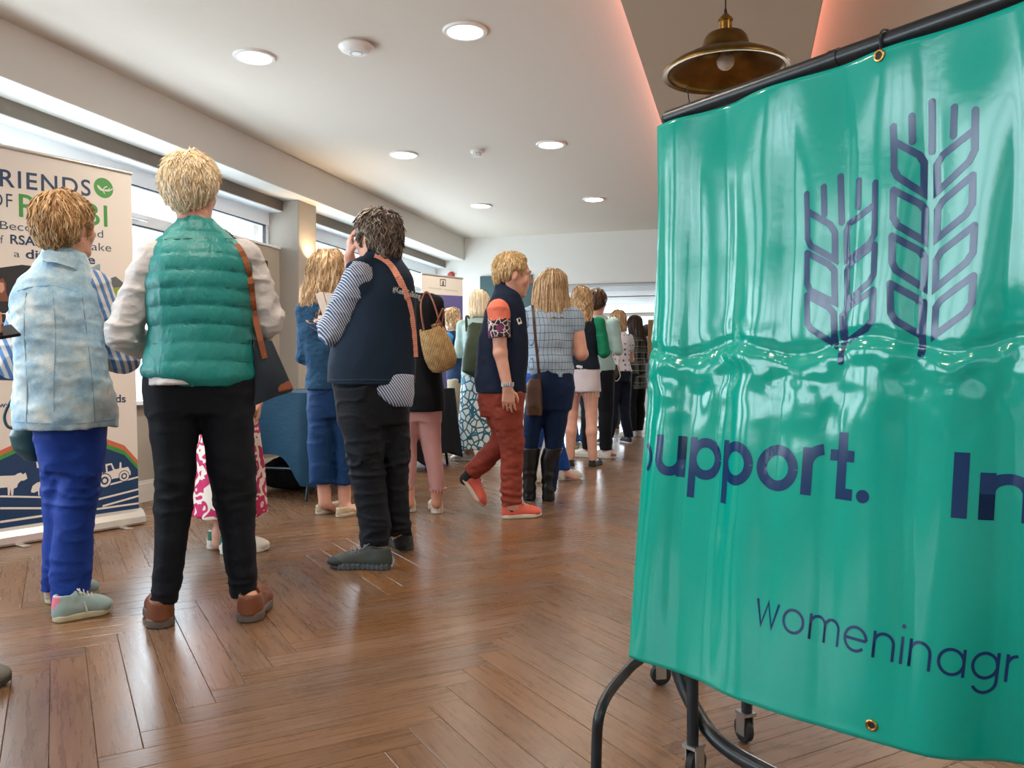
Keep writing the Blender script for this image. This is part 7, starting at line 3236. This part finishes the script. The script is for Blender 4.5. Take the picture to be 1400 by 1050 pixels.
P = stander('person with a fair bob, white dotted top and dark jeans beside the plaid shirt', (846, 607), 425, -38, SKIN_F, M_BLOND, dots(), 'trousers', fabric('#141c30', '#0e1424', name='indigo_denim'), hairdo='bob', vox=.010, hem=.93, shoe_col='#20263a', stance=.16, hn=600, face=True, sleeve='short')
sg = own(P, 'sling_bag', 'dark sling bag with a pale strap hanging from the dotted top', 'bag')
S = SDF()
c = P.p(838, 508, -.16)
S.u(el(c, (.09, .05, .10)), 0)
S.disp = lambda X: wr(X, .008, 18, 18, 2)
S.damp = .01
sdf_obj('pouch', S, c - .13, c + .13, .010, plain('#3a3230', .6, name='dark_canvas'), sg)
MB().tube(catmull([P.p(843, 460, -.13), P.p(846, 480, -.17), P.p(845, 500, -.19), P.p(848, 514, -.2), P.p(842, 521, -.2), P.p(835, 512, -.19)], 5), .014, 8, flat=.4).build('strap', plain('#cfcac0', .6, name='pale_strap'), sg, smooth=True)

stander('dark-haired person in a black and white plaid overshirt and black leggings', (869, 597), 432, -50, SKIN, M_BROWN, plaid('#191818', '#8d887c', '#8d887c', .085, .08, .08, name='black_white_plaid', perz=.085, wide=.35, wide_col='#5a564e'), 'trousers', fabric('#101216', name='black_leggings'), hairdo='long', vox=.011, hem=.68, shoe_col='#d6d3cd', hn=400, stance=.07)
stander('person in light grey jeans beyond the plaid overshirt', (884, 577), 444, 30, SKIN, M_BROWN, fabric('#8d9298', name='grey_marl'), 'trousers', fabric('#9fa6ac', name='light_grey_denim'), vox=.014, hn=0)
stander('person in grey trousers far back behind the dotted top', (836, 588), 446, -30, SKIN, M_BROWN, fabric('#7a7068', name='taupe_knit'), 'trousers', fabric('#4d4c50', name='charcoal_trouser'), vox=.014, hn=0, shoe_col='#4a3426')
stander('person in blue jeans behind the white denim skirt', (792, 612), 432, 20, SKIN, M_BROWN, fabric('#39465a', name='slate_knit'), 'trousers', fabric('#2a4a7a', name='faded_denim'), vox=.013, hn=0, shoe_col='#8a938f', stance=.06)

# someone just outside the frame: only a toe of the grey trainer shows
P = stander('person in grey trainers and a grey jumper holding out a black phone', (-116, 945), 130, 76, SKIN, M_BROWN, fabric('#5a5f66', name='grey_jumper'), 'trousers', fabric('#2a2f38', name='dark_trouser'), vox=.012, hn=0, shoe_col='#6f6f6a', sole_col='#3a3835', stance=.10, arm=('down', 'down'), build=.86, reach=(lambda P: P.p(-128, 478, -.14), lambda P: P.p(-68, 466, -.14), lambda P: V3(1, .1, .12), lambda P: V3(0, -.3, 1)))
# phone
ph = own(P, 'phone', 'black phone held out in front of the blue striped sleeve', 'phone')
c = P.p(-16, 458, -.14)
Mx = Matrix.Translation(Vector(c)) @ Matrix.Rotation(.2, 4, 'Z') @ Matrix.Rotation(-.22, 4, 'Y') @ Matrix.Rotation(.45, 4, 'X')
MB().box((-.075, -.036, -.004), (.075, .036, .004), Mx).build('case', plain('#17181c', .4, name='black_case'), ph, bevel=.003)
MB().box((-.072, -.033, .0035), (.072, .033, .0055), Mx).build('screen', plain('#0c0d10', .1, name='dark_glass'), ph)
